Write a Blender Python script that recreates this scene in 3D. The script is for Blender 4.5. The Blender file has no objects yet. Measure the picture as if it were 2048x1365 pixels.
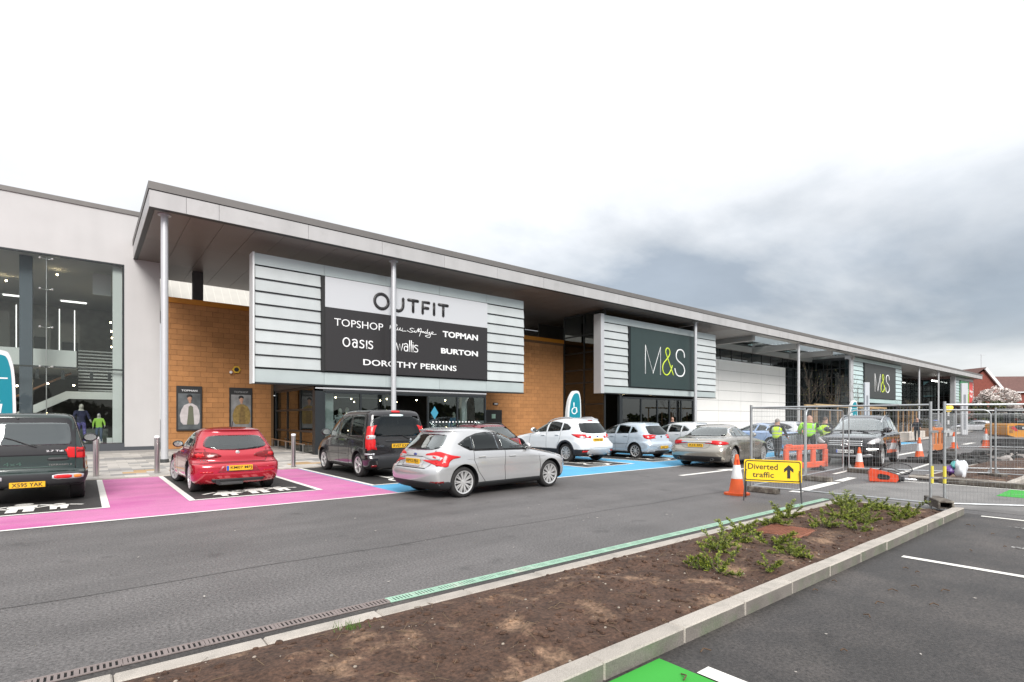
import bpy, bmesh, math, random
import numpy as np
from mathutils import Vector, Matrix, Euler
from mathutils.bvhtree import BVHTree
from mathutils.geometry import delaunay_2d_cdt

SC = bpy.context.scene
COL = SC.collection
R = math.radians
rnd = random.Random(7)

# ---------------------------------------------------------------- camera, sky, sun, exposure
cam_data = bpy.data.cameras.new("camera")
cam_data.sensor_width = 36.0
cam_data.lens = 18.673
cam_data.shift_y = 0.0759
cam_data.clip_start = 0.05
cam_data.clip_end = 6000
cam = bpy.data.objects.new("camera", cam_data)
cam.location = (0, 0, 1.7)
cam.rotation_euler = (R(90), 0, R(-38.83))
COL.objects.link(cam)
SC.camera = cam

SUN_EL, SUN_AZ = R(36), R(203)      # azimuth measured clockwise from +Y
world = bpy.data.worlds.new("World")
SC.world = world
world.use_nodes = True
wn, wl = world.node_tree.nodes, world.node_tree.links
wn.clear()
w_out = wn.new("ShaderNodeOutputWorld")
w_bg = wn.new("ShaderNodeBackground")
w_bg.inputs["Strength"].default_value = 0.1
w_sky = wn.new("ShaderNodeTexSky")
w_sky.sky_type = 'NISHITA'
w_sky.sun_disc = False
w_sky.sun_elevation = SUN_EL
w_sky.sun_rotation = SUN_AZ
w_tc = wn.new("ShaderNodeTexCoord")
w_sep = wn.new("ShaderNodeSeparateXYZ")
wl.new(w_tc.outputs["Generated"], w_sep.inputs[0])
# project the view direction on a cloud layer
w_add = wn.new("ShaderNodeMath"); w_add.operation = 'ABSOLUTE'
wl.new(w_sep.outputs["Z"], w_add.inputs[0])
w_add2 = wn.new("ShaderNodeMath"); w_add2.operation = 'ADD'; w_add2.inputs[1].default_value = 0.22
wl.new(w_add.outputs[0], w_add2.inputs[0])
w_div = wn.new("ShaderNodeVectorMath"); w_div.operation = 'DIVIDE'
w_cmb = wn.new("ShaderNodeCombineXYZ")
for i in range(3): wl.new(w_add2.outputs[0], w_cmb.inputs[i])
wl.new(w_tc.outputs["Generated"], w_div.inputs[0]); wl.new(w_cmb.outputs[0], w_div.inputs[1])
w_map = wn.new("ShaderNodeMapping")
w_map.inputs["Location"].default_value = (38.76, 9.1, 0.0)
wl.new(w_div.outputs[0], w_map.inputs["Vector"])
w_n1 = wn.new("ShaderNodeTexNoise")
w_n1.inputs["Scale"].default_value = 0.62; w_n1.inputs["Detail"].default_value = 8; w_n1.inputs["Roughness"].default_value = 0.52
w_n1.inputs["Distortion"].default_value = 0.35
wl.new(w_map.outputs[0], w_n1.inputs["Vector"])
w_r1 = wn.new("ShaderNodeValToRGB")       # cloud thickness -> cloud colour (overcast, lit from above)
e = w_r1.color_ramp.elements
e[0].position = 0.33; e[0].color = (1.8, 2.02, 2.28, 1)
e[1].position = 0.64; e[1].color = (3.95, 3.95, 3.97, 1)
m_ = e.new(0.40); m_.color = (2.75, 2.88, 3.02, 1)
m_ = e.new(0.47); m_.color = (3.55, 3.62, 3.7, 1)
m_ = e.new(0.54); m_.color = (3.8, 3.84, 3.9, 1)
wl.new(w_n1.outputs["Fac"], w_r1.inputs["Fac"])
w_mix = wn.new("ShaderNodeMix"); w_mix.data_type = 'RGBA'
w_mix.inputs["Factor"].default_value = 0.92        # nearly closed cloud cover
w_hz = wn.new("ShaderNodeMapRange"); w_hz.interpolation_type = 'SMOOTHSTEP'      # pale band low over the horizon, all round
w_hz.inputs["From Min"].default_value = 0.015; w_hz.inputs["From Max"].default_value = 0.16
w_hz.inputs["To Min"].default_value = 0.72; w_hz.inputs["To Max"].default_value = 0.0
wl.new(w_add.outputs[0], w_hz.inputs["Value"])
w_mx2 = wn.new("ShaderNodeMix"); w_mx2.data_type = 'RGBA'; w_mx2.inputs["B"].default_value = (4.9, 4.93, 4.97, 1)
wl.new(w_hz.outputs[0], w_mx2.inputs["Factor"]); wl.new(w_r1.outputs["Color"], w_mx2.inputs["A"])
wl.new(w_sky.outputs[0], w_mix.inputs["A"]); w_grad = wn.new("ShaderNodeMapRange")      # overcast sky: the zenith is about three times as bright as the horizon
w_grad.inputs["From Min"].default_value = 0.0; w_grad.inputs["From Max"].default_value = 1.0
w_grad.inputs["To Min"].default_value = 0.72; w_grad.inputs["To Max"].default_value = 1.9
wl.new(w_add.outputs[0], w_grad.inputs["Value"])
w_scl = wn.new("ShaderNodeVectorMath"); w_scl.operation = 'SCALE'
wl.new(w_mx2.outputs["Result"], w_scl.inputs[0]); wl.new(w_grad.outputs[0], w_scl.inputs["Scale"])
w_n2 = wn.new("ShaderNodeTexNoise"); w_n2.inputs["Scale"].default_value = 1.5; w_n2.inputs["Detail"].default_value = 7; w_n2.inputs["Roughness"].default_value = 0.55
wl.new(w_map.outputs[0], w_n2.inputs["Vector"])
w_v2 = wn.new("ShaderNodeMapRange"); w_v2.inputs["From Min"].default_value = 0.34; w_v2.inputs["From Max"].default_value = 0.60
w_v2.inputs["To Min"].default_value = 0.87; w_v2.inputs["To Max"].default_value = 1.04
wl.new(w_n2.outputs["Fac"], w_v2.inputs["Value"])
w_sc2 = wn.new("ShaderNodeVectorMath"); w_sc2.operation = 'SCALE'
wl.new(w_scl.outputs[0], w_sc2.inputs[0]); wl.new(w_v2.outputs[0], w_sc2.inputs["Scale"])
wl.new(w_sc2.outputs[0], w_mix.inputs["B"])
wl.new(w_mix.outputs["Result"], w_bg.inputs["Color"])
wl.new(w_bg.outputs[0], w_out.inputs["Surface"])

sun_d = bpy.data.lights.new("sun", 'SUN')
sun_d.energy = 1.5
sun_d.angle = R(25)
sun_d.color = (1.0, 0.97, 0.93)
sun = bpy.data.objects.new("sun", sun_d)
COL.objects.link(sun)
sd = Vector((math.sin(SUN_AZ) * math.cos(SUN_EL), math.cos(SUN_AZ) * math.cos(SUN_EL), math.sin(SUN_EL)))
sun.rotation_euler = sd.to_track_quat('Z', 'Y').to_euler()
sun.location = (0, 0, 60)

SC.view_settings.view_transform = 'Standard'
SC.view_settings.look = 'None'
SC.view_settings.gamma = 1
SC.view_settings.exposure = 1.34
SC.view_settings.use_curve_mapping = False
SC.cycles.max_bounces = 8
SC.cycles.transparent_max_bounces = 16
SC.cycles.caustics_reflective = False
SC.cycles.caustics_refractive = False

# ---------------------------------------------------------------- helpers
def lin(h):
    h = h.lstrip('#')
    o = []
    for i in (0, 2, 4):
        v = int(h[i:i+2], 16) / 255
        o.append(v / 12.92 if v <= .04045 else ((v + .055) / 1.055) ** 2.4)
    return tuple(o)

MATS = {}
def mat(name, col, rough=.6, metal=0.0, var=0.0, vscale=3.0, bump=0.0, bscale=60.0, coat=0.0, spec=0.5,
        speck=0.0, sscale=120.0, rand=0.0, emit=None, estr=0.0, stain=None, stscale=.5, stlo=.5, sthi=.65, streak=0.0, smap=(.16, 1.5, 1), spots=0.0):
    """principled material; var = slow value variation, speck = fine grain, rand = per object variation, stain = second colour in patches"""
    if name in MATS: return MATS[name]
    if isinstance(col, str): col = lin(col)
    m = bpy.data.materials.new(name); m.use_nodes = True
    nt = m.node_tree; N, L = nt.nodes, nt.links
    b = N["Principled BSDF"]
    b.inputs["Base Color"].default_value = (*col, 1)
    b.inputs["Roughness"].default_value = rough
    b.inputs["Metallic"].default_value = metal
    b.inputs["Specular IOR Level"].default_value = spec
    if coat: b.inputs["Coat Weight"].default_value = coat; b.inputs["Coat Roughness"].default_value = .03
    if emit:
        b.inputs["Emission Color"].default_value = (*(lin(emit) if isinstance(emit, str) else emit), 1)
        b.inputs["Emission Strength"].default_value = estr
    geo = None
    def pos():
        nonlocal geo
        if geo is None: geo = N.new("ShaderNodeNewGeometry")
        return geo.outputs["Position"]
    cur = None
    def mulnode(fac_sock, lo, hi, cur):
        mr = N.new("ShaderNodeMapRange"); mr.inputs["From Min"].default_value = .25; mr.inputs["From Max"].default_value = .75
        mr.inputs["To Min"].default_value = lo; mr.inputs["To Max"].default_value = hi
        L.new(fac_sock, mr.inputs["Value"])
        mx = N.new("ShaderNodeVectorMath"); mx.operation = 'SCALE'
        if cur is None: mx.inputs[0].default_value = col
        else: L.new(cur, mx.inputs[0])
        L.new(mr.outputs[0], mx.inputs["Scale"])
        return mx.outputs[0]
    if stain:
        sc_ = lin(stain) if isinstance(stain, str) else stain
        n = N.new("ShaderNodeTexNoise"); n.inputs["Scale"].default_value = stscale; n.inputs["Detail"].default_value = 7; n.inputs["Roughness"].default_value = .62
        L.new(pos(), n.inputs["Vector"])
        mr = N.new("ShaderNodeMapRange"); mr.inputs["From Min"].default_value = stlo; mr.inputs["From Max"].default_value = sthi
        L.new(n.outputs["Fac"], mr.inputs["Value"])
        mx = N.new("ShaderNodeMix"); mx.data_type = 'RGBA'
        mx.inputs["A"].default_value = (*col, 1); mx.inputs["B"].default_value = (*sc_, 1)
        L.new(mr.outputs[0], mx.inputs["Factor"]); cur = mx.outputs["Result"]
    if streak:
        mp = N.new("ShaderNodeMapping"); mp.inputs["Scale"].default_value = smap
        L.new(pos(), mp.inputs["Vector"])
        n = N.new("ShaderNodeTexNoise"); n.inputs["Scale"].default_value = 1.0; n.inputs["Detail"].default_value = 5
        L.new(mp.outputs[0], n.inputs["Vector"]); cur = mulnode(n.outputs["Fac"], 1 - streak, 1 + streak, cur)
    if var:
        n = N.new("ShaderNodeTexNoise"); n.inputs["Scale"].default_value = vscale; n.inputs["Detail"].default_value = 6
        L.new(pos(), n.inputs["Vector"]); cur = mulnode(n.outputs["Fac"], 1 - var, 1 + var, cur)
    if spots:
        n = N.new("ShaderNodeTexNoise"); n.inputs["Scale"].default_value = 1.9; n.inputs["Detail"].default_value = 3; n.inputs["Roughness"].default_value = .5
        L.new(pos(), n.inputs["Vector"])
        mr = N.new("ShaderNodeMapRange"); mr.interpolation_type = 'SMOOTHSTEP'; mr.inputs["From Min"].default_value = .62; mr.inputs["From Max"].default_value = .74
        mr.inputs["To Min"].default_value = 1; mr.inputs["To Max"].default_value = 1 - spots; L.new(n.outputs["Fac"], mr.inputs["Value"])
        mx = N.new("ShaderNodeVectorMath"); mx.operation = 'SCALE'
        if cur is None: mx.inputs[0].default_value = col
        else: L.new(cur, mx.inputs[0])
        L.new(mr.outputs[0], mx.inputs["Scale"]); cur = mx.outputs[0]
    if speck:
        n = N.new("ShaderNodeTexNoise"); n.inputs["Scale"].default_value = sscale; n.inputs["Detail"].default_value = 3; n.inputs["Roughness"].default_value = .7
        L.new(pos(), n.inputs["Vector"]); cur = mulnode(n.outputs["Fac"], 1 - speck, 1 + speck, cur)
    if rand:
        oi = N.new("ShaderNodeObjectInfo")
        mr = N.new("ShaderNodeMapRange"); mr.inputs["To Min"].default_value = 1 - rand; mr.inputs["To Max"].default_value = 1 + rand
        L.new(oi.outputs["Random"], mr.inputs["Value"])
        mx = N.new("ShaderNodeVectorMath"); mx.operation = 'SCALE'
        if cur is None: mx.inputs[0].default_value = col
        else: L.new(cur, mx.inputs[0])
        L.new(mr.outputs[0], mx.inputs["Scale"]); cur = mx.outputs[0]
    if cur is not None: L.new(cur, b.inputs["Base Color"])
    if bump:
        n = N.new("ShaderNodeTexNoise"); n.inputs["Scale"].default_value = bscale; n.inputs["Detail"].default_value = 4
        L.new(pos(), n.inputs["Vector"])
        bp = N.new("ShaderNodeBump"); bp.inputs["Strength"].default_value = bump; bp.inputs["Distance"].default_value = .01
        L.new(n.outputs["Fac"], bp.inputs["Height"]); L.new(bp.outputs[0], b.inputs["Normal"])
    MATS[name] = m
    return m

def glass(name, tint=(.75, .8, .79), refl=1.0, ior=1.5, rough=0.0):
    """thin pane: Fresnel mirror over tinted see-through"""
    m = bpy.data.materials.new(name); m.use_nodes = True
    nt = m.node_tree; N, L = nt.nodes, nt.links
    N.remove(N["Principled BSDF"])
    out = N["Material Output"]
    tr = N.new("ShaderNodeBsdfTransparent"); tr.inputs[0].default_value = (*tint, 1)
    gl = N.new("ShaderNodeBsdfGlossy"); gl.inputs["Color"].default_value = (.95, 1, .99, 1); gl.inputs["Roughness"].default_value = rough
    fr = N.new("ShaderNodeFresnel"); fr.inputs["IOR"].default_value = ior
    mu = N.new("ShaderNodeMath"); mu.operation = 'MULTIPLY'; mu.inputs[1].default_value = refl; mu.use_clamp = True
    mx = N.new("ShaderNodeMixShader")
    L.new(fr.outputs[0], mu.inputs[0]); L.new(mu.outputs[0], mx.inputs[0])
    L.new(tr.outputs[0], mx.inputs[1]); L.new(gl.outputs[0], mx.inputs[2]); L.new(mx.outputs[0], out.inputs[0])
    return m

class MB:
    """collects simple solids into one mesh"""
    def __init__(s): s.v = []; s.f = []; s.mi = []; s.cur = 0
    def add(s, vs, fs):
        b = len(s.v); s.v += [tuple(p) for p in vs]
        for f in fs: s.f.append([b + i for i in f]); s.mi.append(s.cur)
        return s
    def box(s, x0, y0, z0, x1, y1, z1):
        vs = [(x0, y0, z0), (x1, y0, z0), (x1, y1, z0), (x0, y1, z0), (x0, y0, z1), (x1, y0, z1), (x1, y1, z1), (x0, y1, z1)]
        return s.add(vs, [(3, 2, 1, 0), (4, 5, 6, 7), (0, 1, 5, 4), (1, 2, 6, 5), (2, 3, 7, 6), (3, 0, 4, 7)])
    def bbox(s, x0, y0, z0, x1, y1, z1, b=.01):
        """box with chamfered edges"""
        bm = bmesh.new()
        vs = [bm.verts.new(p) for p in [(x0, y0, z0), (x1, y0, z0), (x1, y1, z0), (x0, y1, z0), (x0, y0, z1), (x1, y0, z1), (x1, y1, z1), (x0, y1, z1)]]
        for f in [(3, 2, 1, 0), (4, 5, 6, 7), (0, 1, 5, 4), (1, 2, 6, 5), (2, 3, 7, 6), (3, 0, 4, 7)]: bm.faces.new([vs[i] for i in f])
        bmesh.ops.bevel(bm, geom=bm.edges[:], offset=b, segments=1, affect='EDGES')
        bm.verts.index_update()
        s.add([v.co[:] for v in bm.verts], [[v.index for v in f.verts] for f in bm.faces]); bm.free(); return s
    def quad(s, a, b, c, d): return s.add([a, b, c, d], [(0, 1, 2, 3)])
    def prism(s, poly, z0, z1, M=None):
        """2d polygon (ccw) extruded along local z; M maps local to world"""
        n = len(poly)
        vs = [Vector((p[0], p[1], z0)) for p in poly] + [Vector((p[0], p[1], z1)) for p in poly]
        if M is not None: vs = [M @ v for v in vs]
        fs = [list(range(n))[::-1], [n + i for i in range(n)]] + [(i, (i + 1) % n, n + (i + 1) % n, n + i) for i in range(n)]
        return s.add(vs, fs)
    def tube(s, pts, r, n=6, cap=True, r2=None):
        pts = [Vector(p) for p in pts]; m = len(pts)
        vs = []; fs = []
        up = None
        for i, p in enumerate(pts):
            if i == 0: d = pts[1] - p
            elif i == m - 1: d = p - pts[i - 1]
            else: d = (pts[i + 1] - p).normalized() + (p - pts[i - 1]).normalized()
            if d.length < 1e-9: d = Vector((0, 0, 1))
            d.normalize()
            if up is None:
                up = Vector((0, 0, 1)) if abs(d.z) < .9 else Vector((1, 0, 0))
            a = d.cross(up)
            if a.length < 1e-6: a = d.orthogonal()
            a.normalize(); b = a.cross(d).normalized(); up = b
            rr = r if r2 is None else r + (r2 - r) * i / (m - 1)
            if isinstance(r, (list, tuple)): rr = r[i]
            for k in range(n):
                t = 2 * math.pi * (k + .5) / n
                vs.append(p + a * math.cos(t) * rr + b * math.sin(t) * rr)
        for i in range(m - 1):
            for k in range(n):
                fs.append((i * n + k, i * n + (k + 1) % n, (i + 1) * n + (k + 1) % n, (i + 1) * n + k))
        if cap: fs += [list(range(n))[::-1], [(m - 1) * n + k for k in range(n)]]
        return s.add(vs, fs)
    def lathe(s, prof, c=(0, 0, 0), n=16, axis='Z', cap=True):
        vs = []; fs = []; m = len(prof)
        for r, z in prof:
            for k in range(n):
                t = 2 * math.pi * k / n
                x, y = r * math.cos(t), r * math.sin(t)
                p = {'Z': (x, y, z), 'Y': (x, z, y), 'X': (z, x, y)}[axis]
                vs.append((c[0] + p[0], c[1] + p[1], c[2] + p[2]))
        for i in range(m - 1):
            for k in range(n):
                fs.append((i * n + k, i * n + (k + 1) % n, (i + 1) * n + (k + 1) % n, (i + 1) * n + k))
        if cap: fs += [list(range(n))[::-1], [(m - 1) * n + k for k in range(n)]]
        return s.add(vs, fs)
    def ball(s, c, rx, ry=None, rz=None, n=12, m=7):
        ry = ry or rx; rz = rz or rx
        vs = []; fs = []
        for i in range(m + 1):
            ph = math.pi * i / m
            for k in range(n):
                t = 2 * math.pi * k / n
                vs.append((c[0] + rx * math.sin(ph) * math.cos(t), c[1] + ry * math.sin(ph) * math.sin(t), c[2] + rz * math.cos(ph)))
        for i in range(m):
            for k in range(n): fs.append((i * n + k, (i + 1) * n + k, (i + 1) * n + (k + 1) % n, i * n + (k + 1) % n))
        return s.add(vs, fs)
    def mesh(s, name, mats, smooth=False):
        me = bpy.data.meshes.new(name)
        me.from_pydata(s.v, [], s.f)
        if not isinstance(mats, (list, tuple)): mats = [mats]
        for m in mats: me.materials.append(m)
        if len(mats) > 1: me.polygons.foreach_set("material_index", s.mi)
        if smooth: me.polygons.foreach_set("use_smooth", [True] * len(me.polygons))
        me.update()
        if smooth and smooth is not True:
            me.set_sharp_from_angle(angle=R(smooth))
        return me
    def build(s, name, mats, parent=None, smooth=False, loc=None, rot=None):
        return link(name, s.mesh(name, mats, smooth), parent, loc, rot)

def link(name, me, parent=None, loc=None, rot=None):
    o = bpy.data.objects.new(name, me)
    COL.objects.link(o)
    if parent is not None: o.parent = parent
    if loc is not None: o.location = loc
    if rot is not None: o.rotation_euler = rot
    return o

def thing(name, label, cat, loc=(0, 0, 0), rz=0.0, group=None):
    o = bpy.data.objects.new(name, None); COL.objects.link(o)
    o.empty_display_size = .2
    o.location = loc; o.rotation_euler = (0, 0, rz)
    o["label"] = label; o["category"] = cat
    if group: o["group"] = group
    return o
def tag(o, label, cat, group=None):
    o["label"] = label; o["category"] = cat
    if group: o["group"] = group
    return o
def struct(o): o["kind"] = "structure"; return o
def stuff(o): o["kind"] = "stuff"; return o
def clone(root, loc=None, rz=None, label=None):
    r = root.copy(); COL.objects.link(r)
    if loc is not None: r.location = loc
    if rz is not None: r.rotation_euler = (0, 0, rz)
    if label: r["label"] = label
    for ch in list(root.children):
        c = ch.copy(); COL.objects.link(c); c.parent = r
        for g in ch.children:
            d = g.copy(); COL.objects.link(d); d.parent = c
    return r

_txtcache = {}
def text_geo(s, bold=0.0, ext=.01, res=3, shear=0.0):
    cu = bpy.data.curves.new("t", 'FONT')
    cu.body = s; cu.size = 1; cu.offset = bold; cu.extrude = ext; cu.resolution_u = res; cu.shear = shear
    o = bpy.data.objects.new("t", cu); COL.objects.link(o)
    dg = bpy.context.evaluated_depsgraph_get()
    me = bpy.data.meshes.new_from_object(o.evaluated_get(dg))
    bpy.data.objects.remove(o); bpy.data.curves.remove(cu)
    return me
def text(name, s, m, parent, loc, rot, w, h, bold=0.0, ext=.01, shear=0.0):
    """lettering fitted into w x h, centred on loc, facing local +z before rot"""
    me = text_geo(s, bold, 1.0, 3, shear)
    co = np.zeros(len(me.vertices) * 3); me.vertices.foreach_get("co", co); co = co.reshape(-1, 3)
    lo, hi = co.min(0), co.max(0); c = (lo + hi) / 2; d = hi - lo
    co = (co - c) * np.array([w / d[0], (h / d[1]) if h else w / d[0], ext / 2])
    me.vertices.foreach_set("co", co.ravel())
    me.materials.clear(); me.materials.append(m); me.name = name; me.update()
    return link(name, me, parent, loc, rot)

def ribbon(name, strokes, m, parent, loc, rot, r=.03, flat=.5, closed=()):
    """lettering drawn as round tubes along strokes (xy), flattened in z"""
    b = MB()
    for i, st in enumerate(strokes):
        st = [Vector((p[0], p[1], 0)) for p in st]
        b.tube(st, r, 8)
        if i not in closed:
            for p in (st[0], st[-1]): b.ball(p, r * .98, n=8, m=5)
    b.v = [(x, y, z * flat) for x, y, z in b.v]
    return b.build(name, m, parent, smooth=True, loc=loc, rot=rot)

def arc(cx, cy, rx, ry, a0, a1, n=12):
    return [(cx + rx * math.cos(R(a0 + (a1 - a0) * i / n)), cy + ry * math.sin(R(a0 + (a1 - a0) * i / n))) for i in range(n + 1)]
def spline(pts, n=6):
    """catmull-rom through 2d/3d points"""
    P = [Vector(p) for p in pts]; out = []
    for i in range(len(P) - 1):
        p0 = P[max(i - 1, 0)]; p1 = P[i]; p2 = P[i + 1]; p3 = P[min(i + 2, len(P) - 1)]
        for k in range(n):
            t = k / n
            out.append(.5 * ((2 * p1) + (p2 - p0) * t + (2 * p0 - 5 * p1 + 4 * p2 - p3) * t * t + (3 * p1 - p0 - 3 * p2 + p3) * t ** 3))
    out.append(P[-1]); return out
FACE_S = (R(90), 0, 0)            # text facing -Y (towards the road)

# ---------------------------------------------------------------- materials
M_ASPH = mat("asphalt", (.118, .110, .107), .58, spots=.30, streak=.20, var=.10, vscale=1.3, speck=.75, sscale=38, bump=.8, bscale=60, stain=(.082, .077, .075), stscale=.35, stlo=.45, sthi=.75)
M_BAY = mat("bay_asphalt", (.030, .028, .027), .62, spots=.3, var=.15, vscale=1.6, speck=.5, sscale=150, bump=.5, bscale=150)
M_LOT = mat("parking_asphalt", (.038, .034, .032), .60, spots=.35, var=.2, vscale=.9, speck=.75, sscale=40, bump=.5, bscale=170, stain=(.105, .090, .081), stscale=.55, stlo=.47, sthi=.78)
M_JOINT = mat("road_joint", (.092, .088, .086), .95, speck=.4, sscale=100)
M_PINK = mat("pink_paint", (.50, .165, .325), .8, spots=.14, streak=.12, var=.10, vscale=1.2, speck=.22, sscale=60, bump=.4, bscale=90, stain=(.44, .105, .275), stscale=.6)
M_BLUE = mat("blue_paint", (.085, .345, .56), .8, streak=.10, var=.10, vscale=1.2, speck=.12, sscale=200, bump=.25, bscale=160)
M_GREEN = mat("green_paint", (.035, .32, .035), .8, var=.06, vscale=2, speck=.12, sscale=200)
M_MINT = mat("mint_paint", (.30, .47, .36), .8, var=.15, vscale=6, stain=(.42, .42, .36), stscale=3, stlo=.55, sthi=.7)
M_WHITE = mat("road_paint", (.74, .72, .67), .75, var=.07, vscale=5, speck=.12, sscale=160, stain=(.5, .48, .45), stscale=9, stlo=.62, sthi=.8)
M_KERB = mat("kerb_concrete", (.38, .345, .305), .9, var=.12, vscale=4, speck=.40, sscale=130, bump=.35, bscale=140, rand=.08, stain=(.27, .25, .22), stscale=5, stlo=.52, sthi=.75)
M_KERBD = mat("kerb_dark_face", (.165, .148, .132), .9, var=.2, vscale=5, speck=.40, sscale=130, bump=.35, bscale=140, stain=(.13, .15, .10), stscale=3, stlo=.45, sthi=.65)  # darker tone for the road-side face of the tall kerb
M_SOIL = mat("soil", (.068, .037, .024), 1.0, var=.35, vscale=5, speck=.75, sscale=30, bump=1.0, bscale=35, stain=(.26, .165, .105), stscale=2.1, stlo=.54, sthi=.72)
M_SLAB = mat("paving_stone", (.45, .42, .385), .85, var=.06, speck=.2, sscale=90, rand=.22)
M_SLABD = mat("paving_stone_dark", (.26, .25, .24), .85, var=.06, speck=.2, sscale=90, rand=.2)
M_SLABT = mat("paving_stone_tan", (.44, .29, .15), .85, speck=.2, sscale=90, rand=.15)
M_PAVE = mat("paving_base", (.31, .29, .27), .9, var=.1, vscale=2, speck=.2, sscale=60)
M_BRICK = mat("tan_block", (.41, .19, .07), .88, var=.12, vscale=1.6, speck=.28, sscale=50, bump=.35, bscale=50, rand=.10)
M_MORTAR = mat("mortar", (.15, .085, .04), .95, speck=.2)
M_TRIM = mat("ochre_trim", (.50, .19, .015), .5, var=.04)
M_RENDER = mat("white_render", (.50, .488, .483), .85, streak=.035, smap=(1.5, 1.5, .12), var=.035, vscale=1.0, speck=.05, sscale=60, bump=.08, bscale=90)
M_CLAD = mat("white_cladding", (.76, .76, .745), .45, var=.02, vscale=1.2, rand=.02)
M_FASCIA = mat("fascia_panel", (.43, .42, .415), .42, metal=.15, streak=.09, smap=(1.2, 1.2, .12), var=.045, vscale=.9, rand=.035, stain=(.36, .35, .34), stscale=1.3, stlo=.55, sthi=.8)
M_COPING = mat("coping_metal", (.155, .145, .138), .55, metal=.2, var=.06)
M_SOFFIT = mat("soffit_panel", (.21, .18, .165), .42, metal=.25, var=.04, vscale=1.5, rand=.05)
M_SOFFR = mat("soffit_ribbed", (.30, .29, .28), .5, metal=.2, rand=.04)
M_GREYF = mat("grey_frame", (.022, .026, .029), .4, metal=.3)
M_STEEL = mat("grey_steel", (.52, .525, .54), .42, metal=.3, var=.03)
M_STEELD = mat("steel_dark", (.06, .062, .062), .5, metal=.3)
M_SS = mat("stainless", (.62, .60, .585), .28, metal=1.0, var=.03)
M_GALV = mat("galvanised", (.44, .455, .465), .45, metal=.75, var=.10, vscale=10, stain=(.30, .28, .26), stscale=6, stlo=.6, sthi=.8)
M_SLAT = mat("frosted_slat", (.47, .50, .50), .30, streak=.06, smap=(1.1, 1.1, .15), var=.04, vscale=1.5, speck=.04, sscale=30, rand=.05, spec=.6)
M_SLATB = mat("frosted_band", (.40, .45, .45), .28, var=.05, vscale=1.5, rand=.05, spec=.6)
M_SEAM = mat("standing_seam", (.42, .40, .36), .5, var=.05, vscale=2)
M_BLACK = mat("black_plastic", (.018, .018, .019), .5)
M_TRIMK = mat("grey_trim_plastic", (.026, .027, .029), .6, spec=.3)
M_RUB = mat("tyre_rubber", (.020, .019, .019), .8, bump=.2, bscale=80, var=.2, vscale=10)
M_RIM = mat("alloy", (.66, .655, .65), .34, metal=.55)
M_RIMD = mat("wheel_barrel_dark", (.03, .03, .032), .6, metal=.3)  # dark barrel behind the spokes
M_CHROME = mat("chrome", (.78, .78, .78), .12, metal=1)
M_CGLASS = mat("car_glass", (.016, .022, .022), .03, spec=.9, coat=.4)
M_TGLASS = mat("tinted_glass", (.008, .008, .009), .03, spec=.8, coat=.3)
M_LGLASS = mat("clear_car_glass", (.055, .075, .075), .03, spec=.9, coat=.4)
M_RED = mat("tail_red", (.52, .010, .012), .22, coat=.25, spec=.35)
M_REDD = mat("tail_red_dark", (.16, .006, .008), .2, coat=.3, spec=.35)
M_CLEAR = mat("lamp_clear", (.50, .48, .48), .2, coat=.4, metal=.3)
M_AMBER = mat("lamp_amber", (.75, .22, .02), .15, coat=.8)
M_PLATEY = mat("plate_yellow", (.72, .40, .012), .5)
M_PLATEW = mat("plate_white", (.78, .78, .76), .5)
M_INK = mat("ink_black", (.012, .012, .012), .6)
M_EUBLUE = mat("plate_blue", (.02, .08, .45), .5)
M_SIGNK = mat("sign_black", (.021, .019, .020), .45)
M_SIGNW = mat("sign_white", (.51, .52, .54), .4)
M_LETW = mat("letter_white", (.80, .80, .80), .45)
M_LETK = mat("letter_charcoal", (.022, .021, .022), .4)
M_MSG = mat("sign_green_grey", (.020, .038, .037), .45, var=.06, vscale=2)
M_MSD = mat("sign_grey", (.034, .038, .037), .5, var=.05)
M_LIME = mat("letter_lime", (.55, .68, .05), .45)
M_TEAL = mat("teal_panel", (.003, .21, .27), .35)
M_TOTEM = mat("totem_white", (.72, .71, .70), .4)
M_ORANGE = mat("cone_orange", (.78, .115, .022), .55, var=.10, vscale=8, stain=(.45, .09, .03), stscale=8, stlo=.62, sthi=.8)
M_ORANGEB = mat("barrier_orange", (.74, .115, .045), .5, var=.10, vscale=5)
M_RETRO = mat("retro_white", (.74, .74, .74), .5, var=.12, vscale=12)
M_SIGNY = mat("sign_yellow", (.86, .56, .004), .4, var=.02)
M_FOOT = mat("fence_foot_block", (.10, .085, .072), .95, var=.3, vscale=7, speck=.3, stain=(.22, .2, .17), stscale=6)
M_CONC = mat("concrete", (.36, .34, .315), .9, var=.15, vscale=3, speck=.25, bump=.2)
M_RUST = mat("rusty_iron", (.22, .085, .05), .85, var=.25, vscale=8, speck=.3, sscale=60)
M_GRATE = mat("cast_grate", (.20, .165, .155), .75, var=.15, vscale=8)
M_HOLE = mat("drain_dark", (.006, .006, .006), 1)
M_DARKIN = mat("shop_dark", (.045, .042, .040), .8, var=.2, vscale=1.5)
M_FLOOR = mat("shop_floor", (.30, .28, .26), .35)
M_CEIL = mat("shop_ceiling", (.62, .61, .60), .8)
M_WOOD = mat("timber", (.33, .20, .10), .8, var=.25, vscale=10)
M_WOODP = mat("timber_pale", (.42, .29, .15), .8, var=.25, vscale=10)
M_BARK = mat("bark", (.10, .075, .055), .9, var=.3, vscale=12)
M_YEW = mat("yew_leaf", (.095, .135, .014), .6, var=.35, vscale=14)
M_YEWL = mat("yew_leaf_light", (.28, .31, .035), .6, var=.3, vscale=14)
M_MANN = mat("mannequin", (.62, .58, .52), .5)
M_LAMP = mat("lit_spot", (1, .9, .7), .4, emit=(1, .78, .45), estr=22)
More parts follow.
